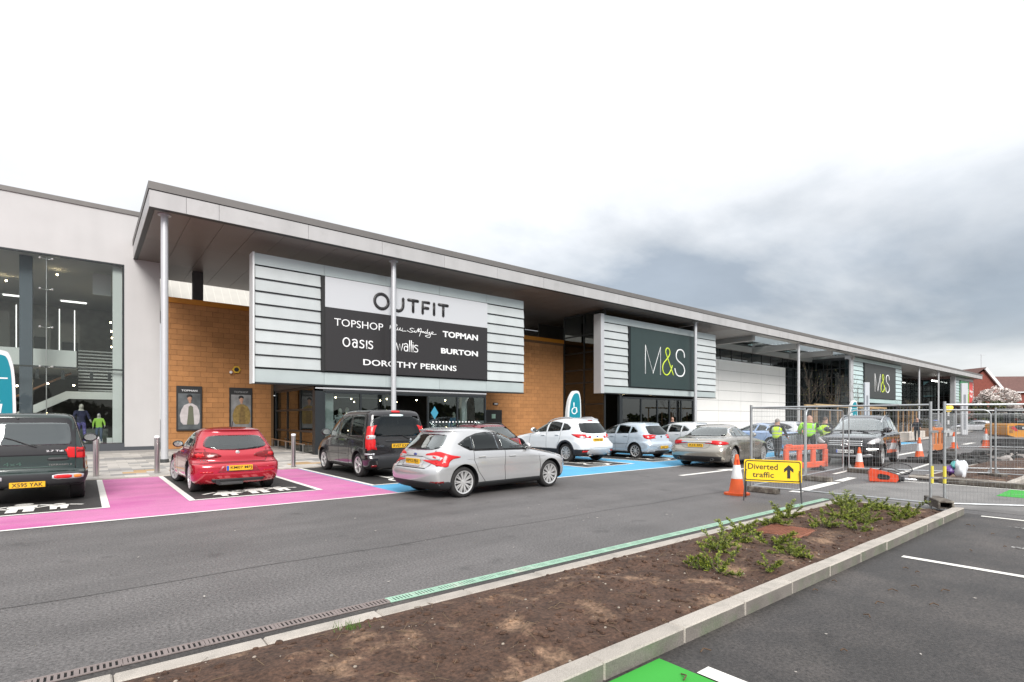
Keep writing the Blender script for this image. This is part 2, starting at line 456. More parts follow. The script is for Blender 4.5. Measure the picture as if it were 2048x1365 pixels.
G_CAR = glass("car_clear_glass", (.62, .72, .71), 2.2)
G_TINT = glass("car_privacy_glass", (.16, .17, .175), 1.3)
G_REAR = glass("car_rear_glass", (.55, .61, .61), 3.6)
M_LAMPW = mat("lit_tube", (1, 1, 1), .4, emit=(1, .98, .92), estr=3.0)
G_SHOP = glass("shop_glass", (.90, .93, .92), .55)
G_LOBBY = glass("lobby_glass", (.74, .80, .79), 1.25)
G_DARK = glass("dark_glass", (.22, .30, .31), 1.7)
# ================================================================ ground, road, markings
def sheet(name, polys, z, m, parent=None, kind="structure"):
    b = MB()
    for p in polys: b.add([(x, y, z) for x, y in p], [list(range(len(p)))])
    o = b.build(name, m, parent)
    if parent is None and kind: o["kind"] = kind
    return o
def rect(x0, y0, x1, y1): return [(x0, y0), (x1, y0), (x1, y1), (x0, y1)]
def strip(a, b, w):
    a = Vector(a); b = Vector(b); d = (b - a).normalized(); n = Vector((-d.y, d.x)) * w / 2
    return [(a - n)[:], (b - n)[:], (b + n)[:], (a + n)[:]]

sheet("ground", [rect(-1500, -1500, 1500, 1500)], 0, M_ASPH)
sheet("parking_lot", [rect(-14, -9, 12.35, 2.32)], .004, M_LOT)
M_DUST = mat("dusty_asphalt", (.20, .192, .185), .95, var=.14, vscale=1.2, speck=.4, sscale=140, stain=(.13, .125, .122), stscale=.8, stlo=.45, sthi=.7)
sheet("crossing_strip", [[(12.7, -6), (17.35, -6), (17.35, 4.7), (15.2, 5.2), (12.9, 4.9)]], .004, M_DUST)
sheet("gutter_strip", [rect(-6, 4.36, 12.3, 4.50)], .005, M_LOT)
# the old surfacing joint along the aisle
jb = MB(); pts = [(-8 + i * .8, 6.55 + .03 * math.sin(i * 1.7) + .02 * rnd.random()) for i in range(30)]
for i in range(len(pts) - 1): jb.add([(x, y, .005) for x, y in strip(pts[i], pts[i + 1], .014)], [(0, 1, 2, 3)])
struct(jb.build("road_joint", M_JOINT))

BAYS = [(-2.38, .26), (1.80, 4.31), (5.77, 8.25), (9.72, 12.2), (13.62, 16.04), (17.42, 19.85), (21.2, 23.65), (25.05, 27.5), (28.9, 31.35), (32.75, 35.2), (36.6, 39)]
sheet("pink_bay_surface", [rect(-30, 11.12, 5.62, 18.6)], .004, M_PINK)
sheet("blue_bay_surface", [rect(5.62, 11.12, 46, 18.6)], .004, M_BLUE)
sheet("bay_edge_line", [rect(-30, 11.03, 46, 11.125)], .0085, M_WHITE)
for x0, x1 in BAYS:
    sheet("parking_bay", [rect(x0, 12.78, x1, 18.58)], .008, M_BAY)
    sheet("bay_marking", [rect(x0 - .12, 12.68, x0, 18.58), rect(x1, 12.68, x1 + .12, 18.58), rect(x0, 12.68, x1, 12.78)], .012, M_WHITE)

def disc(cx, cy, r, n=16): return [(cx + r * math.cos(2 * math.pi * k / n), cy + r * math.sin(2 * math.pi * k / n)) for k in range(n)]
def figure(cx, y, s, skirt=False):
    t = .13 * s
    P = [disc(cx, y + 1.0 * s, .13 * s)]
    if skirt: P.append([(cx - .34 * s, y + .3 * s), (cx + .34 * s, y + .3 * s), (cx + .13 * s, y + .84 * s), (cx - .13 * s, y + .84 * s)])
    else: P.append([(cx - .19 * s, y + .36 * s), (cx + .19 * s, y + .36 * s), (cx + .2 * s, y + .84 * s), (cx - .2 * s, y + .84 * s)])
    for q in (-1, 1):
        P.append([(cx + q * .105 * s - .07 * s, y), (cx + q * .105 * s + .07 * s, y), (cx + q * .105 * s + .07 * s, y + .355 * s if not skirt else y + .295 * s), (cx + q * .105 * s - .07 * s, y + .355 * s if not skirt else y + .295 * s)])
        a = (cx + q * .205 * s, y + .8 * s); b = (cx + q * .50 * s, y + .55 * s)
        P.append(strip(a, b, .10 * s) if q > 0 else strip(b, a, .10 * s))
    return P
for bx in (-1.62, 2.45):
    sheet("family_symbol", figure(bx + .06, 12.98, .92, True) + figure(bx + .70, 13.02, 1.1) + figure(bx + 1.24, 13.08, .72), .016, M_WHITE)
def ring(cx, cy, rx, ry, w, a0, a1, n=20):
    out = []
    for i in range(n):
        t0 = R(a0 + (a1 - a0) * i / n); t1 = R(a0 + (a1 - a0) * (i + 1) / n)
        out.append([(cx + (rx - w) * math.cos(t0), cy + (ry - w) * math.sin(t0)), (cx + rx * math.cos(t0), cy + ry * math.sin(t0)), (cx + rx * math.cos(t1), cy + ry * math.sin(t1)), (cx + (rx - w) * math.cos(t1), cy + (ry - w) * math.sin(t1))])
    return out
for x0, x1 in BAYS[2:9]:
    c = (x0 + x1) / 2
    sheet("wheelchair_symbol", ring(c, 13.42, .5, .5, .11, -250, 60) + [rect(c - .3, 13.9, c - .18, 14.6), rect(c - .178, 14.2, c + .25, 14.3), disc(c - .24, 14.78, .13), strip((c - .17, 13.95), (c + .3, 13.95), .11), strip((c + .36, 13.93), (c + .62, 13.2), .12)], .016, M_WHITE)

sheet("direction_arrow", [rect(13.85, 9.1, 16.45, 9.28), [(16.452, 8.82), (17.65, 9.17), (16.452, 9.56)]], .006, M_WHITE)
sheet("edge_line", [strip((12.75, 5.46), (15.6, 5.63), .26), strip((15.9, 5.66), (17.2, 5.76), .22)], .009, M_WHITE)
sheet("edge_line", [strip((17.6, 5.12), (26.2, 5.84), .12), strip((17.9, 6.5), (19.4, 6.62), .12)], .006, M_WHITE)
sheet("lane_dash", [strip((28.6, 7.95), (33.3, 8.22), .22)], .006, M_WHITE)
sheet("lane_dash", [strip((45, 8.6), (49, 8.8), .3)], .006, M_WHITE)
sheet("crossing_line", [strip((17.25, -6), (17.3, 5.0), .10)], .010, M_WHITE)
sheet("bay_divider", [strip((7.86, -6), (7.84, 2.08), .105)], .009, M_WHITE)
sheet("bay_divider", [strip((12.16, -6), (12.15, 2.08), .105)], .009, M_WHITE)
sheet("bay_divider", [strip((3.24, -6), (3.24, 1.98), .14)], .013, M_WHITE)
sheet("green_bay_patch", [[(1.1, -4), (3.16, -4), (3.16, 2.27), (2.62, 2.27), (1.2, 2.25)]], .009, M_GREEN)
sheet("green_bay_patch", [rect(15.6, -4, 17.2, 2.42)], .009, M_GREEN)
M_SCUFF = mat("chalk_scuff", (.42, .41, .40), .95, speck=.5, sscale=40, stain=(.08, .075, .072), stscale=14, stlo=.42, sthi=.55)
def blob(cx, cy, rx, ry, ang, n=22, sd=1):
    q = random.Random(sd); out = []
    for k in range(n):
        t = 2 * math.pi * k / n; r = .7 + .5 * q.random()
        x, y = rx * r * math.cos(t), ry * r * math.sin(t)
        out.append((cx + x * math.cos(ang) - y * math.sin(ang), cy + x * math.sin(ang) + y * math.cos(ang)))
    return out
sheet("paint_scuff", [blob(9.55, 1.1, .10, .22, .1, sd=2)], .009, M_SCUFF)
sheet("paint_scuff", [blob(11.3, 1.15, .08, .42, .05, sd=5)], .009, M_SCUFF)

# ---------------------------------------------------------------- drainage channel (each grate a part)
drain = thing("drainage_channel", "long slotted drainage channel along the kerb, rusty near end and mint painted far end", "drain", (0, 4.58, 0))
MB().box(-2.6, -.066, .001, 12.3, .066, .004).build("channel_bed", M_HOLE, drain)
gb = MB(); L_ = .497
gb.box(0, -.066, .002, L_, -.047, .011).box(0, .047, .002, L_, .066, .011)
for k in range(15):
    x = .006 + k * (L_ - .022) / 14
    gb.box(x, -.0468, .002, x + (.019 if k not in (0, 7, 14) else .028), .0468, .010)
g_iron = gb.mesh("grate", M_GRATE); g_mint = gb.mesh("grate", M_MINT)
for i in range(29):
    x = -2.3 + i * .5
    link("grate", g_iron if x < 2.1 else g_mint, drain, (x, 0, 0))

# ---------------------------------------------------------------- kerbs (each stone a part)
def kerb(x0, x1, y0, y1, z1, pitch, first, m, ch=.018):
    k = MB().box(x0, y0 + .03, -.02, x1, y1 - .03, z1 - .05).build("kerb", M_LOT); struct(k)
    b = MB().bbox(.003, y0, -.02, pitch - .003, y1, z1, ch); me = b.mesh("kerb_stone", m)
    x = first
    q = random.Random(int(x0 * 7 + y0 * 13))
    while x < x1 - .05:
        l = min(pitch, x1 - x)
        o = link("kerb_stone", me, k, (x, q.uniform(-.004, .004), q.uniform(-.003, .003)))
        if l < pitch - .01: o.scale.x = l / pitch
        x += pitch
    return k
kerb(-2.6, 12.3, 4.20, 4.36, .03, .915, -2.6, M_KERB, .012)
def darken_face(k):
    """the road-side face of the tall kerb takes a darker material"""
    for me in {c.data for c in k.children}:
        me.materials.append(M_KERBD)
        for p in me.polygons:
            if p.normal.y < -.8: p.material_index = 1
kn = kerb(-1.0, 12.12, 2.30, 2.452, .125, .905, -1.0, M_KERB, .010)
darken_face(kn)
# road-side face of the tall kerb: darker material on every stone
kerb(12.14, 12.30, 2.453, 4.198, .02, .16, 12.14, M_KERB, .01)

# ---------------------------------------------------------------- planting bed
def hnoise(x, y):
    from mathutils import noise
    return noise.fractal(Vector((x * 1.7, y * 1.7, 3.3)), 1.0, 2.0, 5)
def soil_bed(name, x0, x1, y0, y1, z, nx, ny, amp):
    bb = MB(); vs = []; fs = []
    for j in range(ny + 1):
        for i in range(nx + 1):
            u, v = i / nx, j / ny
            x, y = x0 + (x1 - x0) * u, y0 + (y1 - y0) * v
            edge = min(1, min(v, 1 - v) * 6) * min(1, min(u, 1 - u) * 40)
            vs.append((x, y, z + edge * (.03 + amp * hnoise(x, y))))
    for j in range(ny):
        for i in range(nx):
            a = j * (nx + 1) + i; fs.append((a, a + 1, a + nx + 2, a + nx + 1))
    bb.add(vs, fs)
    o = bb.build(name, M_SOIL, None, smooth=True); o["kind"] = "structure"; return o
bed = soil_bed("planting_bed", -1.6, 12.13, 2.445, 4.205, .022, 420, 60, .05)
def soil_z(x, y):
    v = (y - 2.445) / 1.76; u = (x + 1.6) / 13.7
    return .022 + min(1, min(v, 1 - v) * 6) * min(1, min(u, 1 - u) * 40) * (.03 + .05 * hnoise(x, y))
tw = MB(); q = random.Random(3)
for k in range(330):
    x, y = q.uniform(-.6, 12), q.uniform(2.5, 4.15); a = q.uniform(0, 6.3); l = q.uniform(.03, .20)
    z = soil_z(x, y) + .006
    tw.tube([(x, y, z), (x + l * .5 * math.cos(a), y + l * .5 * math.sin(a), z + q.uniform(0, .03)), (x + l * math.cos(a + .4), y + l * math.sin(a + .4), soil_z(x + l * math.cos(a), y + l * math.sin(a)) + .006)], q.uniform(.0012, .0032), 4)
stuff(tw.build("dry_twigs", mat("twig", (.17, .115, .07), .9, rand=.2)))
pb = MB()
for k in range(240):
    x, y = q.uniform(-.6, 12), q.uniform(2.48, 4.17); r = q.choice([.003, .004, .005, .006, .011])
    pb.ball((x, y, soil_z(x, y) + r * .4), r * 1.3, r, r * .8, 6, 4)
stuff(pb.build("pebbles", mat("pebble", (.30, .255, .21), .9, speck=.4, sscale=50)))
cl = MB()
for k in range(1500):
    x, y = q.uniform(-.8, 12.1), q.uniform(2.47, 4.18); r = q.choice([.008, .010, .013, .02, .028])
    cl.ball((x, y, soil_z(x, y) + r * .15), r * q.uniform(.8, 1.5), r * q.uniform(.8, 1.5), r * q.uniform(.5, .8), 6, 4)
stuff(cl.build("soil_clods", M_SOIL))
lt = MB()
for k in range(75):
    x, y = q.uniform(1.5, 12), q.uniform(-1.5, 2.2)
    if k % 3 == 0: x, y = q.uniform(-.5, 9), q.uniform(4.8, 9)
    r = q.uniform(.006, .022); a = q.uniform(0, 3.1)
    lt.prism([(x + r * math.cos(a), y + r * math.sin(a)), (x - r * .5 * math.sin(a), y + r * .5 * math.cos(a)), (x - r * math.cos(a), y - r * math.sin(a)), (x + r * .4 * math.sin(a), y - r * .4 * math.cos(a))], .0155, .019)
stuff(lt.build("litter_scraps", mat("scrap", (.50, .46, .42), .9, rand=.1)))
lf = MB()
for k in range(26):
    x, y = q.uniform(2.8, 11), q.uniform(.2, 2.25); a = q.uniform(0, 3.1); l = q.uniform(.03, .09)
    lf.tube([(x, y, .02), (x + l * .6 * math.cos(a), y + l * .6 * math.sin(a), .03), (x + l * math.cos(a + .5), y + l * math.sin(a + .5), .018)], .005, 5)
stuff(lf.build("fallen_leaves", mat("dead_leaf", (.10, .06, .035), .9)))

# rusty access cover in the bed
ac = thing("access_cover", "rusty brown square iron access cover set in the soil of the planting bed", "manhole cover", (8.0, 3.55, soil_z(8.0, 3.55) + .01), R(4))
MB().bbox(-.36, -.31, -.05, .36, .31, .02, .006).build("cover_frame", M_RUST, ac)
tb = MB()
for i in range(16):
    for j in range(14):
        x = -.33 + i * .0425; y = -.285 + j * .0425
        tb.box(x, y, .0205, x + .026, y + .026, .028)
stuff(tb.build("cover_treads", M_RUST, ac))

# second bed beyond the crossing
kerb(17.85, 42, 2.45, 2.60, .13, .905, 17.85, M_KERB, .02)
soil_bed("planting_bed", 18.0, 42, 2.6, 4.5, .03, 120, 20, .05)
kerb(17.85, 18.05, 2.602, 4.6, .12, .2, 17.85, M_KERB, .02)
kerb(18.07, 42, 4.5, 4.6, .03, .915, 18.07, M_KERB, .012)
bmm = MB().bbox(-1.5, -.11, 0, 1.5, .11, .13, .012)
for lab, y, l in (("loose concrete kerb length lying at the near end of the far planting bed", 3.75, .55), ("longer loose concrete kerb beam beside the carrier bag", 2.95, .6)):
    o = bmm.build("kerb_beam", M_FOOT, None, loc=(17.55 + (y > 3.5) * .5, y, .005), rot=(0, 0, R(86)))
    o.scale.x = l; tag(o, lab, "kerb beam", "loose kerb beams")

# ---------------------------------------------------------------- pavement (slabs are parts)
def pz(y): return .02 + .0202 * (y - 18.6)
pv = MB(); pv.add([(-60, 18.75, pz(18.75)), (150, 18.75, pz(18.75)), (150, 36, pz(36)), (-60, 36, pz(36))], [(0, 1, 2, 3)])
pave = struct(pv.build("pavement", M_PAVE))
sm = MB().bbox(0, 0, -.02, .594, .444, .012, .004)
s_l, s_d, s_t = sm.mesh("paving_slab", M_SLAB), sm.mesh("paving_slab", M_SLABD), sm.mesh("paving_slab", M_SLABT)
q = random.Random(5)
n = 0
for j in range(23):
    y = 18.78 + j * .45
    for i in range(14):
        x = -.9 + i * .6 + (.3 if j % 2 else 0)
        if 7.2 < x and y > 23: continue
        if n >= 296: break
        me = s_d if (j in (4, 5, 13, 14) and q.random() < .75) or q.random() < .10 else s_l
        if (j, i) in ((2, 3), (2, 5), (3, 3), (3, 5), (2, 11), (3, 11), (2, 12)): me = s_t
        o = link("paving_slab", me, pave, (x, y, pz(y) + .002)); o.rotation_euler.x = math.atan(.0202)
        n += 1
kerb(-30, 46, 18.58, 18.75, .035, 2.0, -30, M_KERB, .01)
# built-out plaza on the far right
pl = MB(); pl.prism([(44, 12.3), (58, 12.9), (80, 15.2), (100, 18.0), (100, 18.75), (44, 18.75)], -.02, .05)
struct(pl.build("plaza_pavement", mat("plaza_paving", (.47, .44, .41), .85, var=.1, vscale=1, speck=.1)))
sheet("far_kerb_line", [strip((44, 12.15), (58, 12.75), .22), strip((58, 12.75), (80, 15.05), .22), strip((80, 15.05), (104, 18.3), .22)], .055, M_KERB)
# ================================================================ canopy roof
YF, ZS = 22.2, 9.06
roof = thing("canopy_roof", "long flat canopy roof with white fascia running the whole length of the shops", "roof", (1.75, YF, ZS))
def W(b, name, m, parent, smooth=False):
    """mesh given in world coordinates, parented to a thing whose origin sits elsewhere"""
    l = parent.location; b.v = [(x - l.x, y - l.y, z - l.z) for x, y, z in b.v]
    return b.build(name, m, parent, smooth)
XE = 131.0
dk = MB()
dk.box(1.80, YF + .05, ZS + .06, 46, 33.35, ZS + .80); dk.box(70, YF + .05, ZS + .06, XE - .05, 33.35, ZS + .80)
dk.box(46, YF + .05, ZS + .12, 70, 23.2, ZS + .80); dk.box(46, 27.6, ZS + .12, 70, 33.35, ZS + .80)
W(dk, "roof_deck", M_STEELD, roof)
W(MB().box(1.72, YF - .03, ZS + .615, XE, YF + .3, ZS + .88).box(1.72, YF + .301, ZS + .615, 2.0, 33.4, ZS + .88), "coping", M_COPING, roof)
W(MB().box(1.76, YF - .005, ZS + .585, XE - .01, YF + .2, ZS + .614), "shadow_gap", M_BLACK, roof)
W(MB().box(1.752, YF + .012, ZS - .012, XE - .02, YF + .235, ZS + .04).box(1.762, YF + .24, ZS - .012, 1.915, 33.38, ZS + .04), "drip_trim", M_STEELD, roof)
fx = [1.75, 2.85, 3.9]
while fx[-1] < XE - 1: fx.append(min(fx[-1] + 3.25, XE))
for a, b_ in zip(fx, fx[1:]):
    W(MB().box(a + .006, YF, ZS + .002, b_ - .006, YF + .05, ZS + .584), "fascia_panel", M_FASCIA, roof)
for a, b_ in ((22.06, 25.9), (25.92, 29.6), (29.62, 33.38)):
    W(MB().box(1.745, a + .15, ZS + .002, 1.795, b_ + .12, ZS + .584), "fascia_panel", M_FASCIA, roof)
ys = (22.44, 26.18, 29.9, 33.38)
spm = {}
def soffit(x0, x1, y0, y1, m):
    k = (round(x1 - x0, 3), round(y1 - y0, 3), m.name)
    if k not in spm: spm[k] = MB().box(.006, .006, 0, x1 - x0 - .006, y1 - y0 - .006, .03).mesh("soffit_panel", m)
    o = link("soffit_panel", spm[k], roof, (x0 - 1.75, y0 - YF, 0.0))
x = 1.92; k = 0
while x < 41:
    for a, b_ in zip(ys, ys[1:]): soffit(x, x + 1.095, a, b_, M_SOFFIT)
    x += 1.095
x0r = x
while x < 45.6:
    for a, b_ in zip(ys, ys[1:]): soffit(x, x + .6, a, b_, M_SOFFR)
    x += .6
x = 70.0
while x < XE - 1:
    soffit(x, x + 1.2, 22.44, 28.2, M_SOFFR); x += 1.2
# open coffers
cf = MB()
for xb in (45.9, 54.6, 63.2, 69.6):
    cf.box(xb, 22.45, ZS - .02, xb + .45, 33.3, ZS + .119)
    cf.box(xb, 23.2, ZS - .45, xb + .45, 27.598, ZS - .021)
cf.box(46.36, 27.6, ZS - .45, 69.59, 28.1, ZS + .118)
cf.box(46.36, 22.45, ZS - .02, 69.59, 23.19, ZS + .118)
W(cf, "coffer_beam", mat("beam_grey", (.40, .40, .39), .5), roof)
for xa, xb in ((46.36, 54.59), (55.06, 63.19), (63.66, 69.59)):
    for j in range(7):
        yy = 23.35 + j * .36
        s = MB().prism([(-.02, 0), (.02, 0), (.24, .26), (.20, .26)], 0, xb - xa - .02, Matrix(((0, 0, 1, 0), (1, 0, 0, 0), (0, 1, 0, 0), (0, 0, 0, 1))))
        s.build("louvre_blade", mat("louvre_teal", (.22, .27, .28), .35, metal=.4), roof, loc=(xa + .01 - 1.75, yy - YF, .14))
    s = MB().box(xa + .02, 26.0, ZS + .3, xb - .02, 27.58, ZS + .33); W(s, "roof_glass", glass("skylight_glass", (.8, .88, .88), 1), roof)

# canopy columns
for X, lab in ((2.25, "first grey canopy column at the white wall corner"), (11.25, "grey canopy column standing in front of the OUTFIT sign"), (36.33, "grey canopy column crossing the right side of the first green M&S sign"),
               (54.2, "grey canopy column in front of the white cladding edge and atrium"), (93.5, "far grey canopy column left of the last atrium"), (103.6, "farthest grey canopy column before the green and red sign")):
    z0 = pz(22.8)
    c = thing("canopy_column", lab, "column", (X, 22.8, z0), group="columns holding up the canopy")
    MB().lathe([(.118, .14), (.118, ZS - z0 - .03)], n=20).build("shaft", M_STEEL, c, smooth=40)
    MB().lathe([(.138, 0), (.138, .14)], n=20).build("base_collar", M_STEELD, c, smooth=40)
    MB().lathe([(.21, ZS - z0 - .031), (.21, ZS - z0 - .002)], n=20).build("cap_plate", M_STEEL, c, smooth=40)
sp = thing("roof_stub_post", "dark stub post between brick wall top and canopy soffit", "post", (4.43, 30.7, 7.3))
MB().box(-.22, -.2, 0, .22, .2, ZS - 7.32).build("post_shaft", M_STEELD, sp)
sp2 = thing("roof_stub_post", "second dark stub post above the right hand brick wall", "post", (24.0, 28.6, 7.2))
MB().box(-.08, -.1, 0, .08, .1, ZS - 7.22).build("post_shaft", M_STEELD, sp2)

# ================================================================ tan block walls
def block_wall(label, x0, x1, yf, z0, ztrim, vis):
    w = thing("brick_wall", label, "wall", (x0, yf, z0))
    W(MB().box(x0, yf + .012, z0 - .3, x1, yf + .4, ztrim - .25), "wall_core", M_MORTAR, w)
    W(MB().box(x0, yf - .05, ztrim - .25, x1, yf + .45, ztrim), "trim_band", M_TRIM, w)
    full = MB().bbox(.005, 0, .005, .495, .1, .245, .004).mesh("brick", M_BRICK)
    half = MB().bbox(.005, 0, .005, .245, .1, .245, .004).mesh("brick", M_BRICK)
    rows = int((ztrim - .26 - z0) / .25); cand = []; rest = MB()
    for j in range(rows + 1):
        z = z0 + j * .25
        if z + .25 > ztrim - .24: break
        x = x0
        if j % 2: cand.append((x, z, half, .25)); x += .25
        while x + .5 <= x1 + .01: cand.append((x, z, full, .5)); x += .5
        if x1 - x > .2: cand.append((x, z, half, .25))
    cand.sort(key=lambda c: (not vis(c[0], c[1]), math.hypot(c[0], yf)))
    for i, (x, z, me, wd) in enumerate(cand):
        if i < 299: link("brick", me, w, (x - x0, random.Random(i).uniform(-.002, .002), z - z0))
        else: rest.box(x + .005, yf, z + .005, x + wd - .005, yf + .1, z + .245)
    if rest.v: stuff(W(rest, "brick", M_BRICK, w))
    return w
block_wall("tan block wall with two poster frames between white wall and glazed lobby", 2.95, 7.82, 29.9, .25, 7.5, lambda x, z: True)
block_wall("tan block wall with black fire door right of the OUTFIT lobby", 17.2, 27.0, 27.6, .2, 7.37, lambda x, z: (z > 1.2 and z < 3.2) or x > 19.6)

# standing seam sheet seen through the gap above the walls
ss = thing("seam_clad_wall", "pale standing seam metal wall glimpsed above the block walls", "wall", (2.0, 34.6, 6.9))
W(MB().add([(2, 34.6, 6.9), (29, 34.6, 6.9), (29, 38.4, 10.7), (2, 38.4, 10.7)], [(0, 1, 2, 3)]), "cladding_sheet", M_SEAM, ss)
rb_ = MB().prism([(-.02, 0), (.02, 0), (.02, .05), (-.02, .05)], 0, 5.3)
rib = rb_.mesh("seam_rib", mat("seam_rib_metal", (.50, .47, .42), .5))  # ribs slightly paler than the sheet between them
for i in range(59):
    link("seam_rib", rib, ss, (.2 + i * .45, 0.0, 0), (R(-45), 0, 0))
lr = MB().box(2.9, 30.31, 6.9, 27, 34.55, 7.0); o = lr.build("low_roof", mat("roof_membrane", (.45, .44, .42), .9)); tag(o, "pale low flat roof hidden behind the block wall tops", "roof")  # unseen flat roof, added to stop light leaking up behind the walls

# ---------------------------------------------------------------- posters, alarm, fire door, lamp
M_PSKIN = mat("print_skin", (.40, .22, .15), .5); M_PBG = mat("print_slate", (.09, .10, .105), .4, var=.5, vscale=3)
def poster(x0, x1, lab, coat, top, bgcol, txt, txtm):
    p = thing("poster_frame", lab, "poster", (x0, 29.86, 1.12), group="posters on the tan wall")
    w = x1 - x0; h = 2.16
    MB().bbox(0, -.06, 0, w, .03, h, .008).build("frame", M_BLACK, p)
    MB().box(.07, -.0655, .07, w - .07, -.061, h - .36).build("print", bgcol, p)
    text("lettering", txt, txtm, p, (w / 2, -.066, h - .22), FACE_S, w * .62, .09, .01, .006)
    cx = w / 2 + .03
    f = MB()
    f.ball((0, 0, 0), .095, .012, .135); f.ball((.01, 0, -.15), .055, .008, .08)
    f.build("print_face", M_PSKIN, p, True, loc=(cx - .02, -.066, h - .60))
    MB().ball((0, 0, 0), .122, .010, .105).build("print_hair", M_INK, p, True, loc=(cx - .03, -.0655, h - .50))
    P = [(-.26, 0), (.34, 0), (.41, .10), (.44, .42), (.40, .70), (.31, .90), (.12, 1.02), (-.04, 1.02), (-.22, .93), (-.33, .72), (-.40, .45), (-.36, .12)]
    Mx = Matrix(((1, 0, 0, 0), (0, 0, -1, 0), (0, 1, 0, 0), (0, 0, 0, 1)))
    MB().prism(P, 0, .004, Mx).build("print_coat", coat, p, loc=(cx - .03, -.0662, .30))
    MB().prism([(-.16, 0), (.15, 0), (.12, .5), (.10, .86), (.0, .93), (-.09, .86), (-.11, .5)], 0, .004, Mx).build("print_shirt", top, p, loc=(cx + .02, -.0705, .30))
poster(3.42, 4.49, "black framed TOPMAN poster of a person in a pale open jacket", mat("print_pale", (.48, .44, .44), .5, var=.15, vscale=6), mat("print_olive", (.12, .125, .085), .5), M_PBG, "TOPMAN", M_LETW)
poster(5.70, 6.76, "black framed poster of a person in a mustard jacket near the louvre screen", mat("print_mustard", (.22, .145, .04), .5, var=.4, vscale=9), mat("print_brown", (.16, .10, .03), .5, var=.4, vscale=9), mat("print_grey", (.19, .19, .19), .4, var=.4, vscale=3), "TOPSHOP", mat("print_greytext", (.25, .25, .25), .5))
al = thing("alarm_box", "yellow hexagonal alarm box on the tan block wall", "alarm", (6.02, 29.86, 4.2))
MB().prism(disc(0, 0, .19, 6), -.06, .0, Matrix(((1, 0, 0, 0), (0, 0, 1, 0), (0, 1, 0, 0), (0, 0, 0, 1)))).build("housing", mat("alarm_yellow", (.68, .42, .04), .4), al)
MB().prism(disc(0, 0, .11, 12), -.075, -.061, Matrix(((1, 0, 0, 0), (0, 0, 1, 0), (0, 1, 0, 0), (0, 0, 0, 1)))).build("badge", M_SIGNK, al)
MB().ball((-.26, -.1, -.16), .075, n=10, m=6).build("camera_dome", M_LETW, al, True)
fd = thing("fire_door", "black fire door with small green notice in the right tan block wall", "door", (19.95, 27.56, .22))
MB().box(0, 0, 0, 1.3, .06, 1.98).build("door_leaf", M_INK, fd)
MB().box(-.07, -.02, 0, -.001, .05, 2.05).box(1.301, -.02, 0, 1.37, .05, 2.05).box(-.001, -.02, 1.981, 1.301, .05, 2.05).build("door_frame", M_BLACK, fd)
MB().box(.55, -.012, 1.5, .85, -.001, 1.78).build("notice", mat("notice_green", (.30, .46, .38), .5), fd)
bl = thing("bulkhead_lamp", "small bulkhead lamp on the tan wall above the fire door", "lamp", (20.8, 27.54, 2.66))
MB().bbox(-.2, -.05, -.08, .2, .05, .08, .02).build("lamp_body", M_STEELD, bl)
MB().bbox(-.15, -.07, -.05, .12, -.051, .05, .006).build("lens", M_CLEAR, bl)

# ================================================================ louvre screens with signs
def screen(label, x0, x1, z0, z1, sx0, sx1, sz0, sz1, rows, ybk=23.5, fin=None, slat=None, band=None, nb=4):
    s = thing("louvre_screen", label, "screen", (x0, ybk, z0))
    slat = slat or M_SLAT; band = band or M_SLATB
    W(MB().box(x0 + .03, ybk + .06, z0 + .02, x1 - .02, ybk + .45, z1 - .01), "backing", M_GREYF, s)
    W(MB().box(x0 + .02, ybk - .06, z0 - .035, x1, ybk + .47, z0 + .018), "bottom_rail", M_GREYF, s)
    if fin: W(MB().box(fin[0], ybk - .12, z0 - .02, fin[1], ybk + .5, z1 + .02), "side_fin", M_STEEL, s)
    else: W(MB().box(x0 - .06, ybk - .10, z0 - .03, x0 + .012, ybk + .46, z1), "side_fin", mat("pale_edge", (.66, .67, .67), .4), s)
    # full-width bands (top and bottom)
    for za, zb in ((sz1 + .05, z1 - .01), (z0 + .03, sz0 - .05)):
        xs = [x0 + .03, sx0] + [sx0 + (sx1 - sx0) * (k + 1) / (nb - 1) for k in range(nb - 1)] + [x1 - .01]
        for a, b_ in zip(xs, xs[1:]):
            W(MB().box(a + .006, ybk - .01, za, b_ - .006, ybk + .03, zb), "glass_band", band, s)
    # side slats, tilted like shingles
    hh = (sz1 - sz0) / rows
    for a, b_ in ((x0 + .05, sx0 - .16), (sx1 + .04, x1 - .01)):
        me = MB().add([(0, -.05, 0), (b_ - a, -.05, 0), (b_ - a, .0, hh - .045), (0, .0, hh - .045), (0, -.03, 0), (b_ - a, -.03, 0), (b_ - a, .02, hh - .045), (0, .02, hh - .045)],
                      [(0, 1, 2, 3), (7, 6, 5, 4), (0, 4, 5, 1), (2, 6, 7, 3), (1, 5, 6, 2), (0, 3, 7, 4)]).mesh("glass_slat", slat)
        lg = MB().box(0, -.060, -.036, b_ - a, .05, -.016).mesh("slat_ledge", M_GREYF)
        for k in range(rows):
            zz = sz0 + k * hh + .03
            link("glass_slat", me, s, (a - x0, 0, zz - z0)); link("slat_ledge", lg, s, (a - x0, 0, zz - z0))
    return s
screen("big frosted louvre screen around the OUTFIT sign", 5.38, 19.78, 3.18, 8.50, 8.25, 17.1, 3.80, 7.98, 8)
screen("second louvre screen around the first green M&S sign", 26.62, 40.37, 3.40, 8.57, 29.3, 37.28, 3.90, 8.06, 8, fin=(26.27, 26.6))
M_SLATT = mat("teal_slat", (.47, .60, .60), .3, rand=.05); M_BANDT = mat("teal_band", (.42, .56, .55), .28, rand=.04)
screen("third louvre screen with teal tint around the grey M&S sign", 70.2, 88.2, 3.66, 8.99, 73.7, 85.3, 4.25, 8.5, 8, fin=(69.3, 70.15), slat=M_SLATT, band=M_BANDT)
